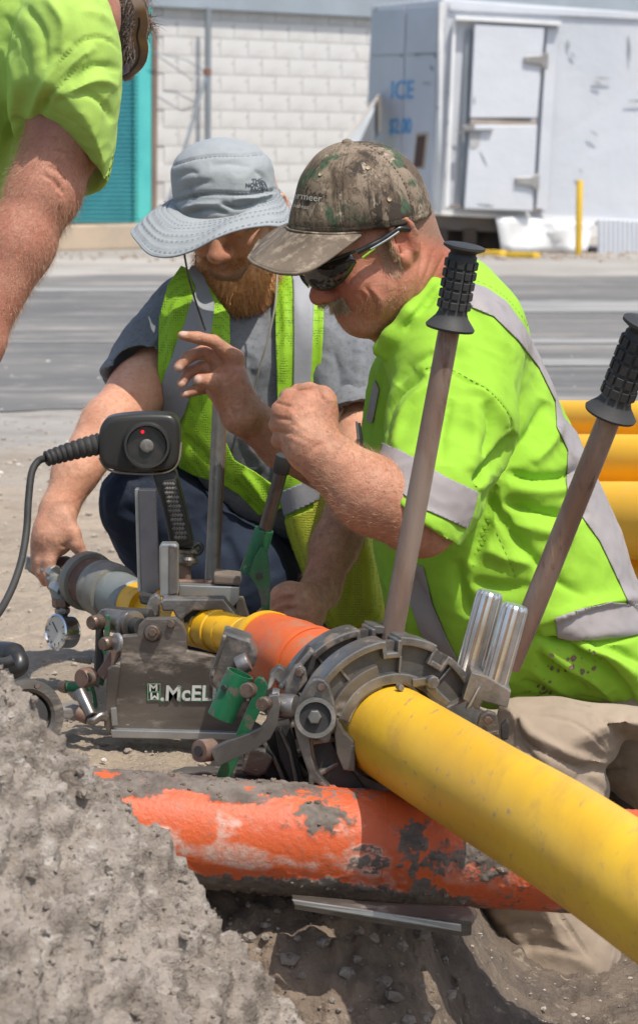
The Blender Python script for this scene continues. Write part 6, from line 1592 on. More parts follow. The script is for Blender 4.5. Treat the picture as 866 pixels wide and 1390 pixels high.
# mud splashes on the shirt tail
bvs = BVHTree.FromObject(shirtC, bpy.context.evaluated_depsgraph_get())
spl = []
for _ in range(55):
    x, y = random.choice(((random.gauss(780, 22), random.gauss(895, 13)), (random.gauss(733, 16), random.gauss(942, 8))))
    spl.append((x, y, .0005 + .0030 * random.random() ** 3))
for x, y in ((776, 906), (790, 912), (778, 894), (738, 941)): spl.append((x, y, .0045))
mbm = MB()
for x, y, r in spl:
    d = (P(x, y, 3) - CAMV).normalized(); h = bvs.ray_cast(CAMV, d)
    if h[0] is None: continue
    nn_ = h[1] if h[1].dot(d) < 0 else -h[1]; a, b2 = frame_of(nn_); k = 9
    mbm.add(([h[0] + nn_ * .0008 + (a * math.cos(6.283 * i / k) * random.uniform(.7, 1.3) + b2 * math.sin(6.283 * i / k) * random.uniform(.7, 1.3)) * r for i in range(k)], [tuple(range(k))]))
o = mbm.build('mud_specks', M['pit'], pc, recalc=False); o['kind'] = 'stuff'
# pen clipped to the placket
pn = thing('pen', 'small black pen clipped to the shirt front of the kneeling man', 'pen', P(490, 595, 3.40))
mesh('barrel', *tube([P(486, 574, 3.405), P(491, 612, 3.40)], [.0035, .0045], 12), M['blackpl'], pn, smooth=40, bevel=.0005)
mesh('clip', *tube([P(484, 572, 3.40), P(487, 596, 3.395)], .0016, 8), M['steel'], pn, smooth=40)

# trousers and boot
pantC = [(676, 950), (720, 945), (800, 950), (880, 962), (905, 985), (880, 1010), (850, 1006), (838, 1030), (824, 1044), (832, 1075), (828, 1120), (815, 1180), (828, 1240), (842, 1300), (838, 1340), (790, 1362), (730, 1352), (694, 1318), (668, 1275), (652, 1230), (640, 1150), (655, 1050), (668, 990)]
ptp = [Inf(pantC, 3.42, .115, .10, sub=3, k=.03), Cap(P(880, 980, 3.62), P(960, 1100, 3.75), .11, .09, .04), Cap(P(740, 1325, 3.38), P(900, 1340, 3.75), .065, .055, .04)]
pV, pQ = sdf_mesh(ptp, .0038, 2)
pV = folds(pV, pQ, [([(700, 972), (703, 990), (718, 1010), (745, 1026), (780, 1040), (812, 1047), (846, 1046)], 3.0, -.006, 0, .4), ([(702, 968), (720, 996), (755, 1015), (800, 1032), (842, 1036)], 6, .007), ([(700, 970), (740, 972), (780, 982), (812, 1005), (832, 1030)], 2.0, -.003),
     ([(785, 1050), (780, 1075), (775, 1100)], 2.0, -.003), ([(700, 1000), (740, 1045), (785, 1062)], 4, -.005), ([(800, 1060), (830, 1080), (835, 1105)], 6, -.006), ([(810, 965), (830, 985), (845, 1005)], 6, -.006), ([(850, 965), (848, 985), (842, 1005)], 5, -.004), ([(795, 960), (797, 975), (800, 985)], 1.5, -.002),
     ([(757, 1236), (775, 1262), (800, 1300)], 1.6, -.004), ([(670, 1262), (700, 1255), (745, 1262)], 6, -.005), ([(690, 1290), (730, 1285), (790, 1300)], 6, -.005), ([(664, 1240), (700, 1275), (715, 1310)], 7, .004)])
pV = crumple(pV, pQ, .0020, .0014, 8)
npmesh('trousers', pV, pQ, M['khaki'], pc)
bp_ = [Cap(P(852, 1010, 3.70), P(842, 1095, 3.66), .026, .045, .03), Cap(P(846, 1070, 3.66), P(890, 1060, 3.72), .045, .05, .03), Cap(P(850, 1098, 3.66), P(900, 1115, 3.70), .03, .04, .02)]
bV, bQ = sdf_mesh(bp_, .004, 2); bV = folds(bV, bQ, [([(838, 1020), (852, 1040), (870, 1048)], 3, -.004), ([(835, 1050), (850, 1075), (870, 1090)], 3, -.004), ([(832, 1075), (846, 1095), (866, 1104)], 3, .004)])
npmesh('boot', bV, bQ, M['boot'], pc)

# ================================================================ bearded man in the sun hat
pb = thing('person', 'crouching man with ginger beard, grey sun hat and lime mesh vest', 'person', P(300, 860, 4.1))
hB = P(319, 268, 3.985); BB = basis(20, 33, 0)
hp, LB = head_prims(hB, BB, .95, ed=(-.012, -.030))
hp[0]['rad'] = hp[0]['rad'] * np.array([.93, .95, .95])
sB, fB, uB = BB; MB_ = [list(sB), list(fB), list(uB)]
prims = hp + [Cap(LB(0, -.03, -.05), P(355, 400, 4.05), .056, .066, .03), Cap(P(350, 400, 4.06), P(370, 700, 4.10), .085, .09, .03),
    Cap(P(262, 430, 4.07), P(188, 528, 3.955), .030, .041, .02), Cap(P(188, 528, 3.955), P(150, 578, 3.87), .044, .043, .02), Cap(P(150, 578, 3.87), P(103, 640, 3.81), .042, .033, .02), Cap(P(103, 640, 3.81), P(80, 692, 3.78), .033, .026, .015),
    Cap(P(462, 430, 4.04), P(488, 560, 3.92), .040, .045, .02), Cap(P(488, 560, 3.92), P(500, 640, 3.80), .046, .044, .02), Cap(P(500, 640, 3.80), P(455, 740, 3.75), .043, .034, .02), Cap(P(455, 740, 3.75), P(434, 800, 3.72), .034, .027, .015)]
Y1 = 3.76
# kneeling-side hand on the coupling
prims += [Cap(P(78, 696, 3.78), P(72, 730, Y1), .026, .030, .015), Cap(P(84, 705, Y1), P(88, 728, Y1 - .005), .018, .016, .012), Cap(P(62, 715, Y1), P(57, 742, Y1), .016, .015, .012)]
prims += chainp([(74, 738, Y1 - .012), (67, 762, Y1 - .022), (66, 780, Y1 - .024), (70, 796, Y1 - .02)], [.0125, .0098, .0090, .0072], .003)
prims += chainp([(63, 740, Y1 - .004), (56, 762, Y1 - .012), (56, 777, Y1 - .012), (61, 790, Y1 - .008)], [.0125, .0098, .0088, .0072], .003)
prims += chainp([(55, 738, Y1 + .008), (50, 758, Y1 + .002), (50, 770, Y1 + .004), (54, 780, Y1 + .008)], [.0120, .0092, .0084, .007], .003)
prims += chainp([(53, 734, Y1 + .022), (49, 750, Y1 + .02), (49, 762, Y1 + .02)], [.011, .0085, .007], .003)
prims += chainp([(88, 712, Y1 - .004), (99, 724, Y1 - .014), (104, 740, Y1 - .018), (112, 752, Y1 - .018)], [.015, .0118, .0105, .0085], .004)
# other hand resting on the machine
Y2 = 3.66
prims += [Cap(P(436, 802, 3.715), P(408, 825, Y2), .027, .032, .018), Cap(P(408, 812, Y2), P(388, 806, Y2), .020, .016, .012), Cap(P(418, 838, Y2), P(392, 842, Y2), .024, .020, .014)]
prims += chainp([(394, 803, Y2), (378, 806, Y2 - .006), (368, 820, Y2 - .006), (362, 832, Y2)], [.014, .0105, .0098, .008], .003)
prims += chainp([(388, 818, Y2 - .006), (370, 824, Y2 - .012), (356, 836, Y2 - .010), (347, 843, Y2)], [.014, .0105, .0095, .0078], .003)
prims += chainp([(388, 832, Y2 - .008), (372, 838, Y2 - .014), (360, 848, Y2 - .010), (352, 856, Y2)], [.014, .0105, .0095, .0078], .003)
prims += chainp([(392, 846, Y2 - .006), (376, 852, Y2 - .012), (366, 862, Y2 - .008)], [.013, .0100, .0085], .003)
def aB(V, a):
    q = (V - to_np(hB)) @ np.array(MB_).T / .95; uv = proj(V); hd = V[:, 1] > 3.8
    red = np.exp(-((q[:, 1] - .115) / .02) ** 2 - ((q[:, 2] + .034) / .02) ** 2) * .7 + np.exp(-((q[:, 1] - .09) / .012) ** 2 - ((q[:, 2] + .072) / .008) ** 2 - (q[:, 0] / .02) ** 2)
    a['red'][:] = np.clip(red, 0, 1) * (uv[:, 1] < 440)
    a['hair'][:] = np.clip(np.where(uv[:, 1] < 400, (-.052 - q[:, 2]) / .012, 0), 0, 1) * (q[:, 1] > -.02) * hd * (1 - np.exp(-((q[:, 2] + .072) / .008) ** 2 - (q[:, 0] / .02) ** 2))
    a['dirt'][:] = .3 * (uv[:, 1] > 680)
    for p in ((113, 755, Y1 - .024),): a['nail'][:] = np.maximum(a['nail'], blob(V, P(*p), .006, .3) * .6)
fB_ = [([(76, 742), (72, 725), (74, 705)], 3, .0012), ([(64, 742), (64, 722), (70, 702)], 3, .0012), ([(66, 745), (62, 728), (66, 710)], 1.8, -.0012), ([(92, 738), (86, 742), (82, 738)], 2, -.002),
       ([(420, 808), (405, 812), (388, 806)], 3, .0014), ([(424, 822), (404, 824), (386, 820)], 3, .0014), ([(420, 836), (404, 836), (390, 833)], 3, .0012), ([(402, 811), (386, 812), (364, 828)], 2.6, -.0050), ([(402, 825), (384, 828), (352, 845)], 2.6, -.0050), ([(402, 840), (386, 843), (360, 858)], 2.6, -.0050), ([(412, 800), (398, 806), (380, 806)], 4, .0025), ([(412, 816), (396, 819), (374, 824)], 4, .0025), ([(412, 832), (396, 835), (370, 842)], 4, .0025), ([(170, 555), (180, 562), (190, 560)], 4, -.003)]
body, VB, QB = skin_mesh('body', prims, .0028, SKB, pb, aB, fB_)
uvB = proj(VB); NB = vnormals(VB, QB)
arm_hair(pb, VB, QB, (uvB[:, 0] > 410) & (uvB[:, 0] < 520) & (uvB[:, 1] > 600) & (uvB[:, 1] < 800) & (VB[:, 1] < 3.9), 2600, P(434, 800, 3.72) - P(490, 660, 3.78))
arm_hair(pb, VB, QB, (uvB[:, 0] < 190) & (uvB[:, 1] > 540) & (uvB[:, 1] < 700), 1600, P(80, 692, 3.78) - P(150, 578, 3.87), .009)
# beard: dense mass plus strands
qB = (VB - to_np(hB)) @ np.array(MB_).T / .95
def lbE(x, y, z, a, b, c, k=.02): return Ell(LB(x, y, z), (a, b, c), MB_, k)
bm_p = [lbE(0, .080, -.112, .036, .030, .030), lbE(0, .080, -.142, .038, .027, .036), lbE(.044, .042, -.092, .024, .036, .036), lbE(-.044, .042, -.092, .024, .036, .036), lbE(.032, .070, -.108, .028, .027, .038), lbE(-.032, .070, -.108, .028, .027, .038), lbE(.061, .010, -.055, .013, .019, .030), lbE(-.061, .010, -.055, .013, .019, .030), lbE(-.004, .080, -.180, .028, .020, .030), lbE(.022, .064, -.150, .028, .024, .034)]
bmV, bmQ = sdf_mesh(bm_p, .003, 1); bN = vnormals(bmV, bmQ)
bmV = bmV + bN * (wnoise(bmV * np.array([1, 1, .35]), 60, 5) * .0012)[:, None]
beard = npmesh('beard', bmV, bmQ, M['beard'], pb)
qb = (bmV - to_np(hB)) @ np.array(MB_).T / .95
pk = RNG.choice(len(bmV), 11000); d = bN[pk] * .55 + to_np(uB) * -.75 + np.array([0, 0, -.35]) + RNG.normal(size=(len(pk), 3)) * .26
strands('beard_strands', M['beard'], beard, bmV[pk] - bN[pk] * .002, d, RNG.uniform(.012, .030, len(pk)), .0011, bend=(0, 0, -.7), seg=4, wob=.45)
mk_ = np.where((qB[:, 1] > .080) & (qB[:, 2] > -.066) & (qB[:, 2] < -.050) & (np.abs(qB[:, 0]) < .036) & (np.abs(qB[:, 0]) > .003))[0]
if len(mk_):
    pk = RNG.choice(mk_, 800); d = NB[pk] * .3 + to_np(uB) * -.6 + np.sign(qB[pk, 0])[:, None] * to_np(sB) * .9
    strands('moustache', M['beard'], pb, VB[pk], d, RNG.uniform(.006, .011, len(pk)), .00055, bend=-to_np(uB) * .6, seg=3, wob=.3)
sd_ = np.where((np.abs(qB[:, 0]) > .055) & (qB[:, 1] > -.015) & (qB[:, 1] < .05) & (qB[:, 2] < -.01) & (qB[:, 2] > -.08))[0]
if len(sd_):
    pk = RNG.choice(sd_, 900); strands('sideburns', M['beard'], pb, VB[pk], NB[pk] * .5 - to_np(uB) + RNG.normal(size=(len(pk), 3)) * .15, RNG.uniform(.006, .014, len(pk)), .0006, seg=3)

# sun hat
ht = thing('sun_hat', 'pale grey wide brimmed sun hat with chin cord worn by the bearded man', 'hat', P(305, 250, 4.0))
hpoly = [(236, 292), (234, 262), (231, 236), (236, 218), (248, 203), (262, 194), (285, 187), (307, 184.5), (330, 189), (350, 199), (366, 212), (373, 226), (376, 245), (380, 262), (382, 285), (376, 315), (350, 335), (305, 342), (262, 338), (240, 320)]
hN = (P(378, 276, 3.94) - P(246, 302, 3.90)).cross(P(305, 254, 4.09) - P(246, 302, 3.90)).normalized()
if hN.z > 0: hN = -hN
hV, hQ = sdf_mesh([Inf(hpoly, 3.985, .100, .072, sub=3), Plane(P(288, 306, 3.875), hN, .004)], .003, 2)
hV = folds(hV, hQ, [(f_[0], f_[1], f_[2] * 2.2) + tuple(f_[3:]) for f_ in [([(234, 224), (258, 215), (290, 210), (335, 209), (372, 205)], 1.8, -.0016, 0, .5), ([(232, 276), (250, 268), (285, 262), (335, 263), (380, 256)], 2.2, -.0028, 0, .5), ([(240, 262), (262, 250), (290, 245)], 5, -.002), ([(236, 242), (256, 232), (270, 236)], 5, -.0022), ([(285, 225), (310, 220), (340, 226)], 6, -.0018), ([(250, 290), (280, 283), (310, 290)], 3, -.003), ([(300, 275), (325, 282), (355, 272)], 3, -.004), ([(315, 270), (345, 268), (372, 262)], 2.5, .003), ([(245, 283), (270, 277), (300, 276)], 3, .003), ([(345, 230), (358, 240), (364, 256)], 4, -.002), ([(300, 200), (315, 197), (330, 203)], 4, -.0015), ([(253, 250), (258, 262), (266, 270)], 4, -.002)]])
hV = crumple(hV, hQ, .0007, .0007, 12)
hcr = npmesh('crown', hV, hQ, M['hat'], ht)
inner = [(236, 288, 3.95), (246, 298, 3.90), (264, 303, 3.875), (288, 303, 3.875), (316, 299, 3.86), (345, 291, 3.87), (366, 282, 3.90), (378, 273, 3.94), (382, 263, 3.99), (372, 252, 4.05), (345, 248, 4.08), (305, 248, 4.09), (265, 256, 4.08), (241, 272, 4.02)]
outer = [(179.5, 312, 3.93), (188, 329, 3.865), (205, 345, 3.82), (232, 348, 3.79), (262, 339, 3.775), (292, 323, 3.775), (325, 311, 3.785), (360, 305.5, 3.81), (385, 306, 3.87), (395, 293, 3.96), (391, 272, 4.07), (345, 258, 4.16), (275, 262, 4.16), (205, 297, 4.05)]
ic_ = sum(PP(inner), Vector()) / len(inner); ri = [ic_ + (p - ic_) * .94 + Vector((0, 0, .006)) for p in crom(PP(inner), 8, True)]; ro_ = crom(PP(outer), 8, True); nb_ = len(ri); V = []; mR = 26
for j in range(mR + 1):
    t = j / mR
    for i in range(nb_):
        p = ri[i].lerp(ro_[i], t); w = 2 * math.pi * i / nb_
        p = p + Vector((0, 0, .010 * math.sin(math.pi * t) * (1 if t else 0) + .0015 * math.sin(5 * w + 3 * t) * math.sin(math.pi * t)))
        if j % 3 == 0 and 3 < j < 26: p = p + Vector((0, 0, -.0022))
        V.append(p)
Fc = [(j * nb_ + i, j * nb_ + (i + 1) % nb_, (j + 1) * nb_ + (i + 1) % nb_, (j + 1) * nb_ + i) for j in range(mR) for i in range(nb_)]
V_brim = list(V)
bo = mesh('brim', V, Fc, M['hat'], ht, smooth=80); md = bo.modifiers.new('t', 'SOLIDIFY'); md.thickness = .002
mesh('brim_edge', *tube(ro_ + [ro_[0]], .0017, 8), mk('brim_piping', (.26, .29, .32), (.22, .25, .28), 60, .7), bo, smooth=60)
M['hatprint'] = mk('dark_embroidery', (.05, .06, .08), (.07, .08, .10), 200, .8)
decal('lettering', 'THE', M['hatprint'], ht, hcr, (342, 247.5), 7.8, -3, 1.0, .03, .001)
decal('lettering', 'NORTH', M['hatprint'], ht, hcr, (333.5, 253.6), 7.8, -3, 1.0, .03, .001)
decal('lettering', 'FACE', M['hatprint'], ht, hcr, (340.5, 259.6), 7.8, -3, 1.0, .03, .001)
# quarter dome emblem beside the words: three nested arcs
bh_ = BVHTree.FromObject(hcr, bpy.context.evaluated_depsgraph_get())
def onhat(x, y, lift=.001):
    d = (P(x, y, 3) - CAMV).normalized(); h = bh_.ray_cast(CAMV, d); return (h[0] - d * lift) if h[0] else P(x, y, 3.9)
for r0, r1 in ((2.6, 4.6), (5.6, 7.4), (8.4, 10.2)):
    V = []; n = 10; cx, cy = 354.3, 259.2
    for i in range(n + 1):
        w = R(90 * i / n)
        for r in (r0, r1): V.append(onhat(cx + r * math.sin(w) * .92, cy - r * math.cos(w) * 1.55))
    mesh('emblem_arc', V, [(2 * i, 2 * i + 2, 2 * i + 3, 2 * i + 1) for i in range(n)], M['hatprint'], ht, recalc=False)
for (x, y) in ((361, 276), (371, 276)): mesh('vent_eyelet', *lathe([(0, .0022), (.001, .0030), (.0014, .0012)], onhat(x, y, 0), (0, -1, .2), 14), M['hatprint'], ht)
mesh('chin_cord', *tube(crom([P(250, 343, 3.79), P(256, 375, 3.80), P(266, 410, 3.82), P(279, 448, 3.84)], 5), .0016, 8), M['cord'], ht, smooth=60)
mesh('chin_cord', *tube(crom([P(377, 310, 3.87), P(376, 370, 3.86), P(374, 410, 3.85), P(365, 455, 3.85), P(352, 500, 3.86), P(346, 528, 3.87)], 5), .0016, 8), M['cordL'], ht, smooth=60)

# tee shirt, vest, jeans
torsoB = [(300, 392), (262, 375), (240, 385), (226, 410), (218, 450), (216, 500), (220, 560), (232, 630), (262, 680), (310, 720), (380, 750), (450, 760), (505, 720), (520, 640), (520, 560), (512, 490), (495, 430), (465, 396), (430, 380), (395, 368), (370, 385), (340, 410), (318, 408)]
tor = Inf(torsoB, 4.05, .135, .12, sub=3, k=.03)
teeP = [tor, sleeve([(254, 428, 4.07), (215, 482, 4.02), (178, 540, 3.95)], [.064, .066, .064], (188, 526, 3.945), (P(150, 600, 3.90) - P(192, 520, 3.95)), .011),
        sleeve([(455, 430, 4.02), (482, 500, 3.96), (492, 590, 3.88)], [.07, .072, .070], (488, 578, 3.89), (P(492, 640, 3.84) - P(482, 560, 3.90)), .010)]
tV, tQ = sdf_mesh(teeP, .0038, 2)
tV = folds(tV, tQ, [([(224, 470), (205, 490), (185, 505)], 6, -.005), ([(228, 440), (210, 462), (190, 480)], 7, .004), ([(222, 500), (212, 520), (206, 545)], 6, -.004), ([(330, 480), (345, 530), (335, 590)], 10, -.006), ([(350, 560), (370, 600), (385, 640)], 8, -.006), ([(320, 560), (335, 600), (360, 635)], 8, .006), ([(470, 430), (490, 480), (480, 540)], 10, .005), ([(500, 450), (505, 500), (495, 560)], 8, -.006), ([(450, 470), (460, 520), (450, 570)], 9, -.005), ([(163, 514), (185, 534), (215, 546)], 1.2, -.0012, 0, .5)])
tV = crumple(tV, tQ, .0020, .0014, 5)
npmesh('tee_shirt', tV, tQ, M['tee'], pb)
vest_out = [(q[0], q[1]) for q in torsoB]
vp = [Inf(torsoB, 4.05, .135, .12, sub=3, k=.03, off=.012), Cap(P(258, 420, 4.03), P(246, 500, 4.01), .086, .088, .03), Cap(P(453, 430, 4.02), P(462, 470, 3.99), .083, .084, .03), Inf([(384, 640), (430, 618), (470, 640), (500, 700), (520, 790), (524, 830), (512, 850), (478, 862), (450, 856), (428, 812), (402, 752), (388, 700)], 3.90, .035, .03, sub=3, k=.03)]
vV, vQ = sdf_mesh(vp, .0036, 2)
vV = folds(vV, vQ, [([(240, 400), (232, 470), (230, 540)], 6, .005), ([(250, 590), (280, 620), (300, 650)], 6, -.006), ([(262, 560), (250, 600), (258, 635)], 7, .006), ([(300, 560), (290, 600), (300, 640)], 6, -.005), ([(330, 640), (350, 665), (365, 690)], 5, .008), ([(320, 650), (335, 675), (350, 695)], 4, -.006), ([(384, 390), (388, 450), (382, 520)], 5, .004), ([(428, 390), (430, 450), (426, 520)], 4, -.003), ([(440, 700), (460, 760), (450, 830)], 9, -.007), ([(480, 700), (498, 760), (500, 830)], 8, .006), ([(465, 690), (478, 760), (474, 840)], 7, -.004), ([(300, 420), (302, 470), (296, 540)], 5, .004)])
vest_l = [(246, 360), (262, 368), (276, 378), (292, 400), (312, 428), (313, 500), (312, 560), (306, 600), (318, 625), (345, 640), (372, 660), (382, 690), (352, 700), (325, 672), (300, 657), (262, 645), (243, 635), (238, 600), (224, 575), (214, 500), (216, 430), (228, 385)]
vest_r = [(372, 365), (395, 355), (425, 362), (440, 384), (439, 450), (434, 520), (432, 600), (440, 632), (470, 640), (500, 700), (524, 800), (530, 850), (478, 870), (440, 862), (424, 812), (398, 752), (384, 690), (378, 600), (376, 520), (374, 440)]
def sdclip(V, Q, polys):
    uv = proj(V); s = np.full(len(V), -1e3)
    for p in polys: s = np.maximum(s, poly_sd(uv, np.array(p, float)))
    return clip_mesh(V, Q, s)
V2, T2 = sdclip(vV, vQ, [vest_l, vest_r])
vo = npmesh('mesh_vest', V2, T2, M['vest'], pb); md = vo.modifiers.new('t', 'SOLIDIFY'); md.thickness = .002
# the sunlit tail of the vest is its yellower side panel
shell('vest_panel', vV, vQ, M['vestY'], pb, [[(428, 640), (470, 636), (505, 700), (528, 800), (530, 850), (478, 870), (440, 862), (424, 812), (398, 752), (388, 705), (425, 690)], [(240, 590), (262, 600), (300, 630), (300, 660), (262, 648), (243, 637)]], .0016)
for q_ in ([(262, 360), (276, 376), (290, 412), (286, 450), (268, 505), (252, 560), (244, 578), (222, 566), (222, 520), (238, 469), (251, 441), (266, 392), (256, 368)], [(396, 355), (420, 355), (426, 400), (421, 530), (398, 532), (400, 450), (399, 400)], [(380, 668), (432, 646), (434, 678), (388, 700)]):
    shell('vest_tape', vV, vQ, M['tapeB'], pb, [q_], .0022)
jp = [Cap(P(340, 720, 4.18), P(198, 682, 3.97), .10, .064, .03), Cap(P(198, 686, 3.97), P(262, 880, 4.02), .062, .055, .04), Cap(P(420, 740, 4.15), P(320, 790, 3.95), .10, .085, .04), Cap(P(320, 790, 3.95), P(450, 890, 4.05), .082, .085, .04), Cap(P(250, 720, 4.0), P(320, 850, 4.0), .09, .07, .04), Cap(P(440, 800, 4.05), P(510, 880, 4.10), .08, .075, .03)]
jV, jQ = sdf_mesh(jp, .0045, 2)
jV = folds(jV, jQ, [([(160, 650), (200, 645), (250, 655)], 6, -.006), ([(270, 660), (300, 690), (345, 705)], 4, -.006), ([(280, 700), (310, 740), (330, 790)], 8, -.010), ([(250, 660), (290, 680), (330, 720)], 7, .006), ([(300, 640), (340, 690), (400, 720)], 6, -.008), ([(350, 720), (380, 760), (395, 800)], 7, .006), ([(170, 690), (200, 720), (215, 760)], 7, -.005), ([(370, 700), (400, 740), (425, 790)], 5, -.005)])
jV = crumple(jV, jQ, .0030, .0020, 15)
npmesh('jeans', jV, jQ, M['denim'], pb)

bvc = BVHTree.FromObject(crown, bpy.context.evaluated_depsgraph_get()); M['camothread'] = mk('dark_cap_thread', (.06, .05, .035), (.1, .08, .06), 50, .8)
for f_ in cF[:5]: stitch(f_[0], cp, M['camothread'], bvc, 2.2, .0006, .00045)
M['hatthread'] = mk('hat_thread', (.22, .24, .255), (.25, .27, .285), 50, .8)
for l_ in ([(234, 226), (258, 217), (290, 212), (335, 211), (372, 207)], [(232, 278), (250, 270), (285, 264), (335, 265), (380, 258)], [(233, 274), (250, 266), (285, 260), (335, 261), (379, 254)]): stitch(l_, ht, M['hatthread'], bh_, 2.4, .0006, .0005)
bvb = BVHTree.FromObject(bo, bpy.context.evaluated_depsgraph_get())
for t_ in (.22, .36, .50, .64, .78, .92):
    mb_ = MB(); pr_ = None
    for i_ in range(nb_):
        q_ = V_brim[int(round(t_ * 26)) * nb_ + i_] + Vector((0, 0, .0024))
        if pr_ is not None and i_ % 2: mb_.add(tube([pr_, q_], .00042, 4, False))
        pr_ = q_
    tag(mb_.build('brim_stitching', M['hatthread'], ht, recalc=False), kind='stuff')

# ================================================================ worker leaning in from the left
pa = thing('person', 'worker in pale lime tee shirt leaning in at the left with bare arm hanging down', 'person', P(-40, 300, 3.3))
hA = P(122, -6, 3.60); BA = basis(-125, 45)
hp, LA = head_prims(hA, BA, .95, ears=True)
prims = hp + [Cap(LA(0, -.04, -.04), P(70, 20, 3.45), .058, .07, .03), Cap(P(70, 20, 3.4), P(-80, 120, 3.35), .09, .10, .03),
    Cap(P(110, 40, 3.22), P(96, 130, 3.16), .040, .043, .02), Cap(P(96, 130, 3.16), P(88, 185, 3.13), .043, .0455, .02), Cap(P(88, 185, 3.13), P(61, 250, 3.11), .0455, .0365, .02), Cap(P(61, 250, 3.11), P(26, 330, 3.09), .0385, .040, .03), Cap(P(26, 330, 3.09), P(-34, 468, 3.05), .040, .028, .02),
    Ell(P(72, 262, 3.105), (.030, .030, .035), None, .02), Cap(P(-28, 468, 3.05), P(-60, 540, 3.04), .028, .03, .02)]
def aA(V, a): a['red'][:] = .2; a['dirt'][:] = .1; a['hair'][:] = (V[:, 1] > 3.45) * .97
fA = [([(62, 225), (80, 232), (92, 248)], 2.4, -.0026), ([(58, 236), (74, 246), (86, 262)], 2.4, -.0026), ([(66, 215), (84, 222), (98, 236)], 2.0, -.0018), ([(72, 250), (82, 258), (90, 272)], 3, -.002), ([(56, 205), (80, 205), (104, 215)], 2.0, -.0014), ([(50, 190), (75, 188), (108, 200)], 2.5, -.0012), ([(80, 255), (84, 268), (80, 282)], 4, .002)]
body, VA, QA = skin_mesh('body', prims, .0028, SKA, pa, aA, fA)
uvA = proj(VA); NA = vnormals(VA, QA)
arm_hair(pa, VA, QA, (uvA[:, 1] > 180) & (uvA[:, 0] > -5) & (uvA[:, 1] < 470) & (VA[:, 1] < 3.2), 3800, P(-28, 468, 3.05) - P(66, 250, 3.11), .011, .0003)
qA = (VA - to_np(hA)) @ np.array([list(BA[0]), list(BA[1]), list(BA[2])]).T / .95
hs = np.where((qA[:, 2] > -.06) & (qA[:, 1] < .095) & (uvA[:, 1] < 110) & (VA[:, 1] > 3.45))[0]
pk = RNG.choice(hs, 9000); d = NA[pk] * .35 + to_np(BA[1]) * -.35 - to_np(BA[2]) * .5 + RNG.normal(size=(len(pk), 3)) * .2
strands('hair', M['greyhair'], pa, VA[pk], d, RNG.uniform(.014, .036, len(pk)), .0013, bend=(.2, 0, -.6), seg=4, wob=.5)
# his brown wraparound glasses
ga = thing('safety_glasses', 'brown wraparound glasses on the head of the leaning worker', 'glasses', P(188, 70, 3.58))
bd = crom([P(176, -12, 3.50), P(186, 8, 3.49), P(189, 30, 3.50), P(186, 48, 3.51), P(189, 66, 3.52), P(187, 82, 3.54), P(178, 95, 3.56), P(166, 104, 3.58)], 6)
V = []; Fc = []
for i, p in enumerate(bd):
    t = i / (len(bd) - 1); wd = .007 + .006 * math.sin(math.pi * min(1, t * 1.15)) 
    tn = (bd[min(i + 1, len(bd) - 1)] - bd[max(i - 1, 0)]).normalized(); sd = tn.cross(Vector((0, -1, 0))).normalized()
    V += [p - sd * wd, p - sd * wd + Vector((0, .006, 0)), p + sd * wd * .2 + Vector((0, .03, 0)), p + sd * wd * .4]
Fc = [(4 * i + k, 4 * i + (k + 1) % 4, 4 * i + 4 + (k + 1) % 4, 4 * i + 4 + k) for i in range(len(bd) - 1) for k in range(4)]
mesh('band', V, Fc, mk('brown_frame', (.17, .12, .09), (.30, .18, .07), 22, .35), ga, smooth=60)
mesh('lens', *plate([(166, 86), (178, 85), (183, 90), (176, 97), (166, 102)], 3.56, .003), mk('violet_lens', (.10, .09, .14), (.16, .12, .12), 9, .1), ga)
mesh('band_edge', *tube([p + Vector((0, -.001, 0)) for p in bd[10:]], .0014, 8), M['frame'], ga, smooth=60)
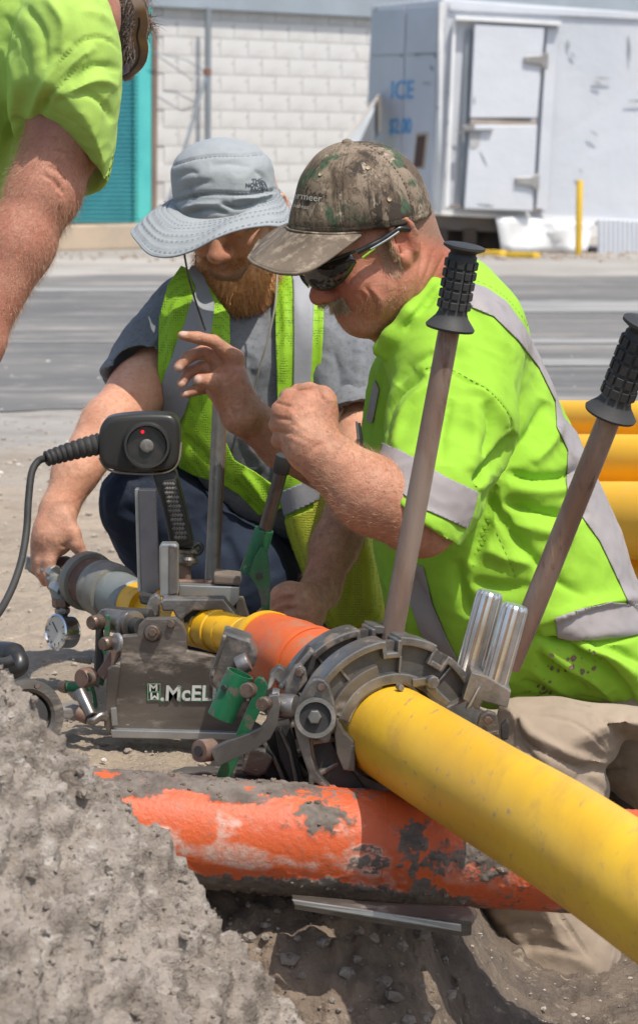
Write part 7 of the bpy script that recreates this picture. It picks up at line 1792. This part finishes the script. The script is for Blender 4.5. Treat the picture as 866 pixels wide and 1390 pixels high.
# his tee shirt
torsoA = [(-260, -200), (40, -160), (110, -80), (142, -8), (156, 25), (160, 60), (140, 100), (110, 125), (80, 150), (50, 180), (24, 215), (12, 250), (6, 268), (-10, 285), (-60, 300), (-260, 320)]
hemA = (P(145, 240, 3.09) - P(65, 145, 3.07)).cross(P(60, 264, 3.20) - P(65, 145, 3.07)).normalized()
if hemA.z > 0: hemA = -hemA
sap = [Inf(torsoA, 3.32, .16, .13, sub=3, k=.03),
       Grp([Inf([(60, -30), (110, -40), (142, -6), (154, 22), (163, 60), (167, 108), (164, 155), (158, 200), (148, 246), (130, 264), (104, 270), (60, 262), (24, 225), (14, 180), (8, 110), (20, 20)], 3.145, .105, .055, sub=3, k=.02),
            Cap(P(100, 215, 3.135), P(72, 300, 3.11), .046, .055, .006, 's'), Plane(P(145, 240, 3.09), hemA, .004)], P(110, 130, 3.13), .19, .02)]
aV, aQ = sdf_mesh(sap, .0033, 2, lo=np.array([-.9, 2.9, .5]))
aV = folds(aV, aQ, [([(164, 70), (150, 54), (128, 50), (112, 55), (90, 75), (70, 95)], 2.0, -.004), ([(130, 60), (105, 85), (80, 115), (60, 140)], 8, .006), ([(118, 75), (95, 100), (66, 130), (50, 160)], 6, -.009), ([(100, 60), (75, 90), (55, 125), (40, 165)], 7, .006), ([(165, 95), (140, 88), (115, 95), (95, 112)], 6, -.006), ([(162, 118), (135, 108), (108, 118), (85, 135)], 6, .006), ([(150, 150), (125, 128), (100, 128), (75, 140)], 5, -.005),
    ([(5, 20), (30, 60), (40, 110)], 6, -.005), ([(25, 0), (55, 40), (60, 90)], 7, -.005), ([(60, -10), (85, 30), (80, 70)], 8, .005), ([(0, 60), (18, 100), (20, 150)], 7, .005), ([(15, 160), (30, 175), (22, 215)], 8, -.012), ([(70, 150), (100, 165), (128, 195), (142, 232)], 1.3, -.0012, 0, .5), ([(158, 165), (150, 150), (140, 140)], 6, -.004), ([(110, 10), (140, 20), (155, 35)], 6, .003), ([(45, 165), (28, 190), (24, 218)], 4, .006)])
aV = crumple(aV, aQ, .0014, .0009, 21)
npmesh('tee_shirt', aV, aQ, M['limeA'], pa)
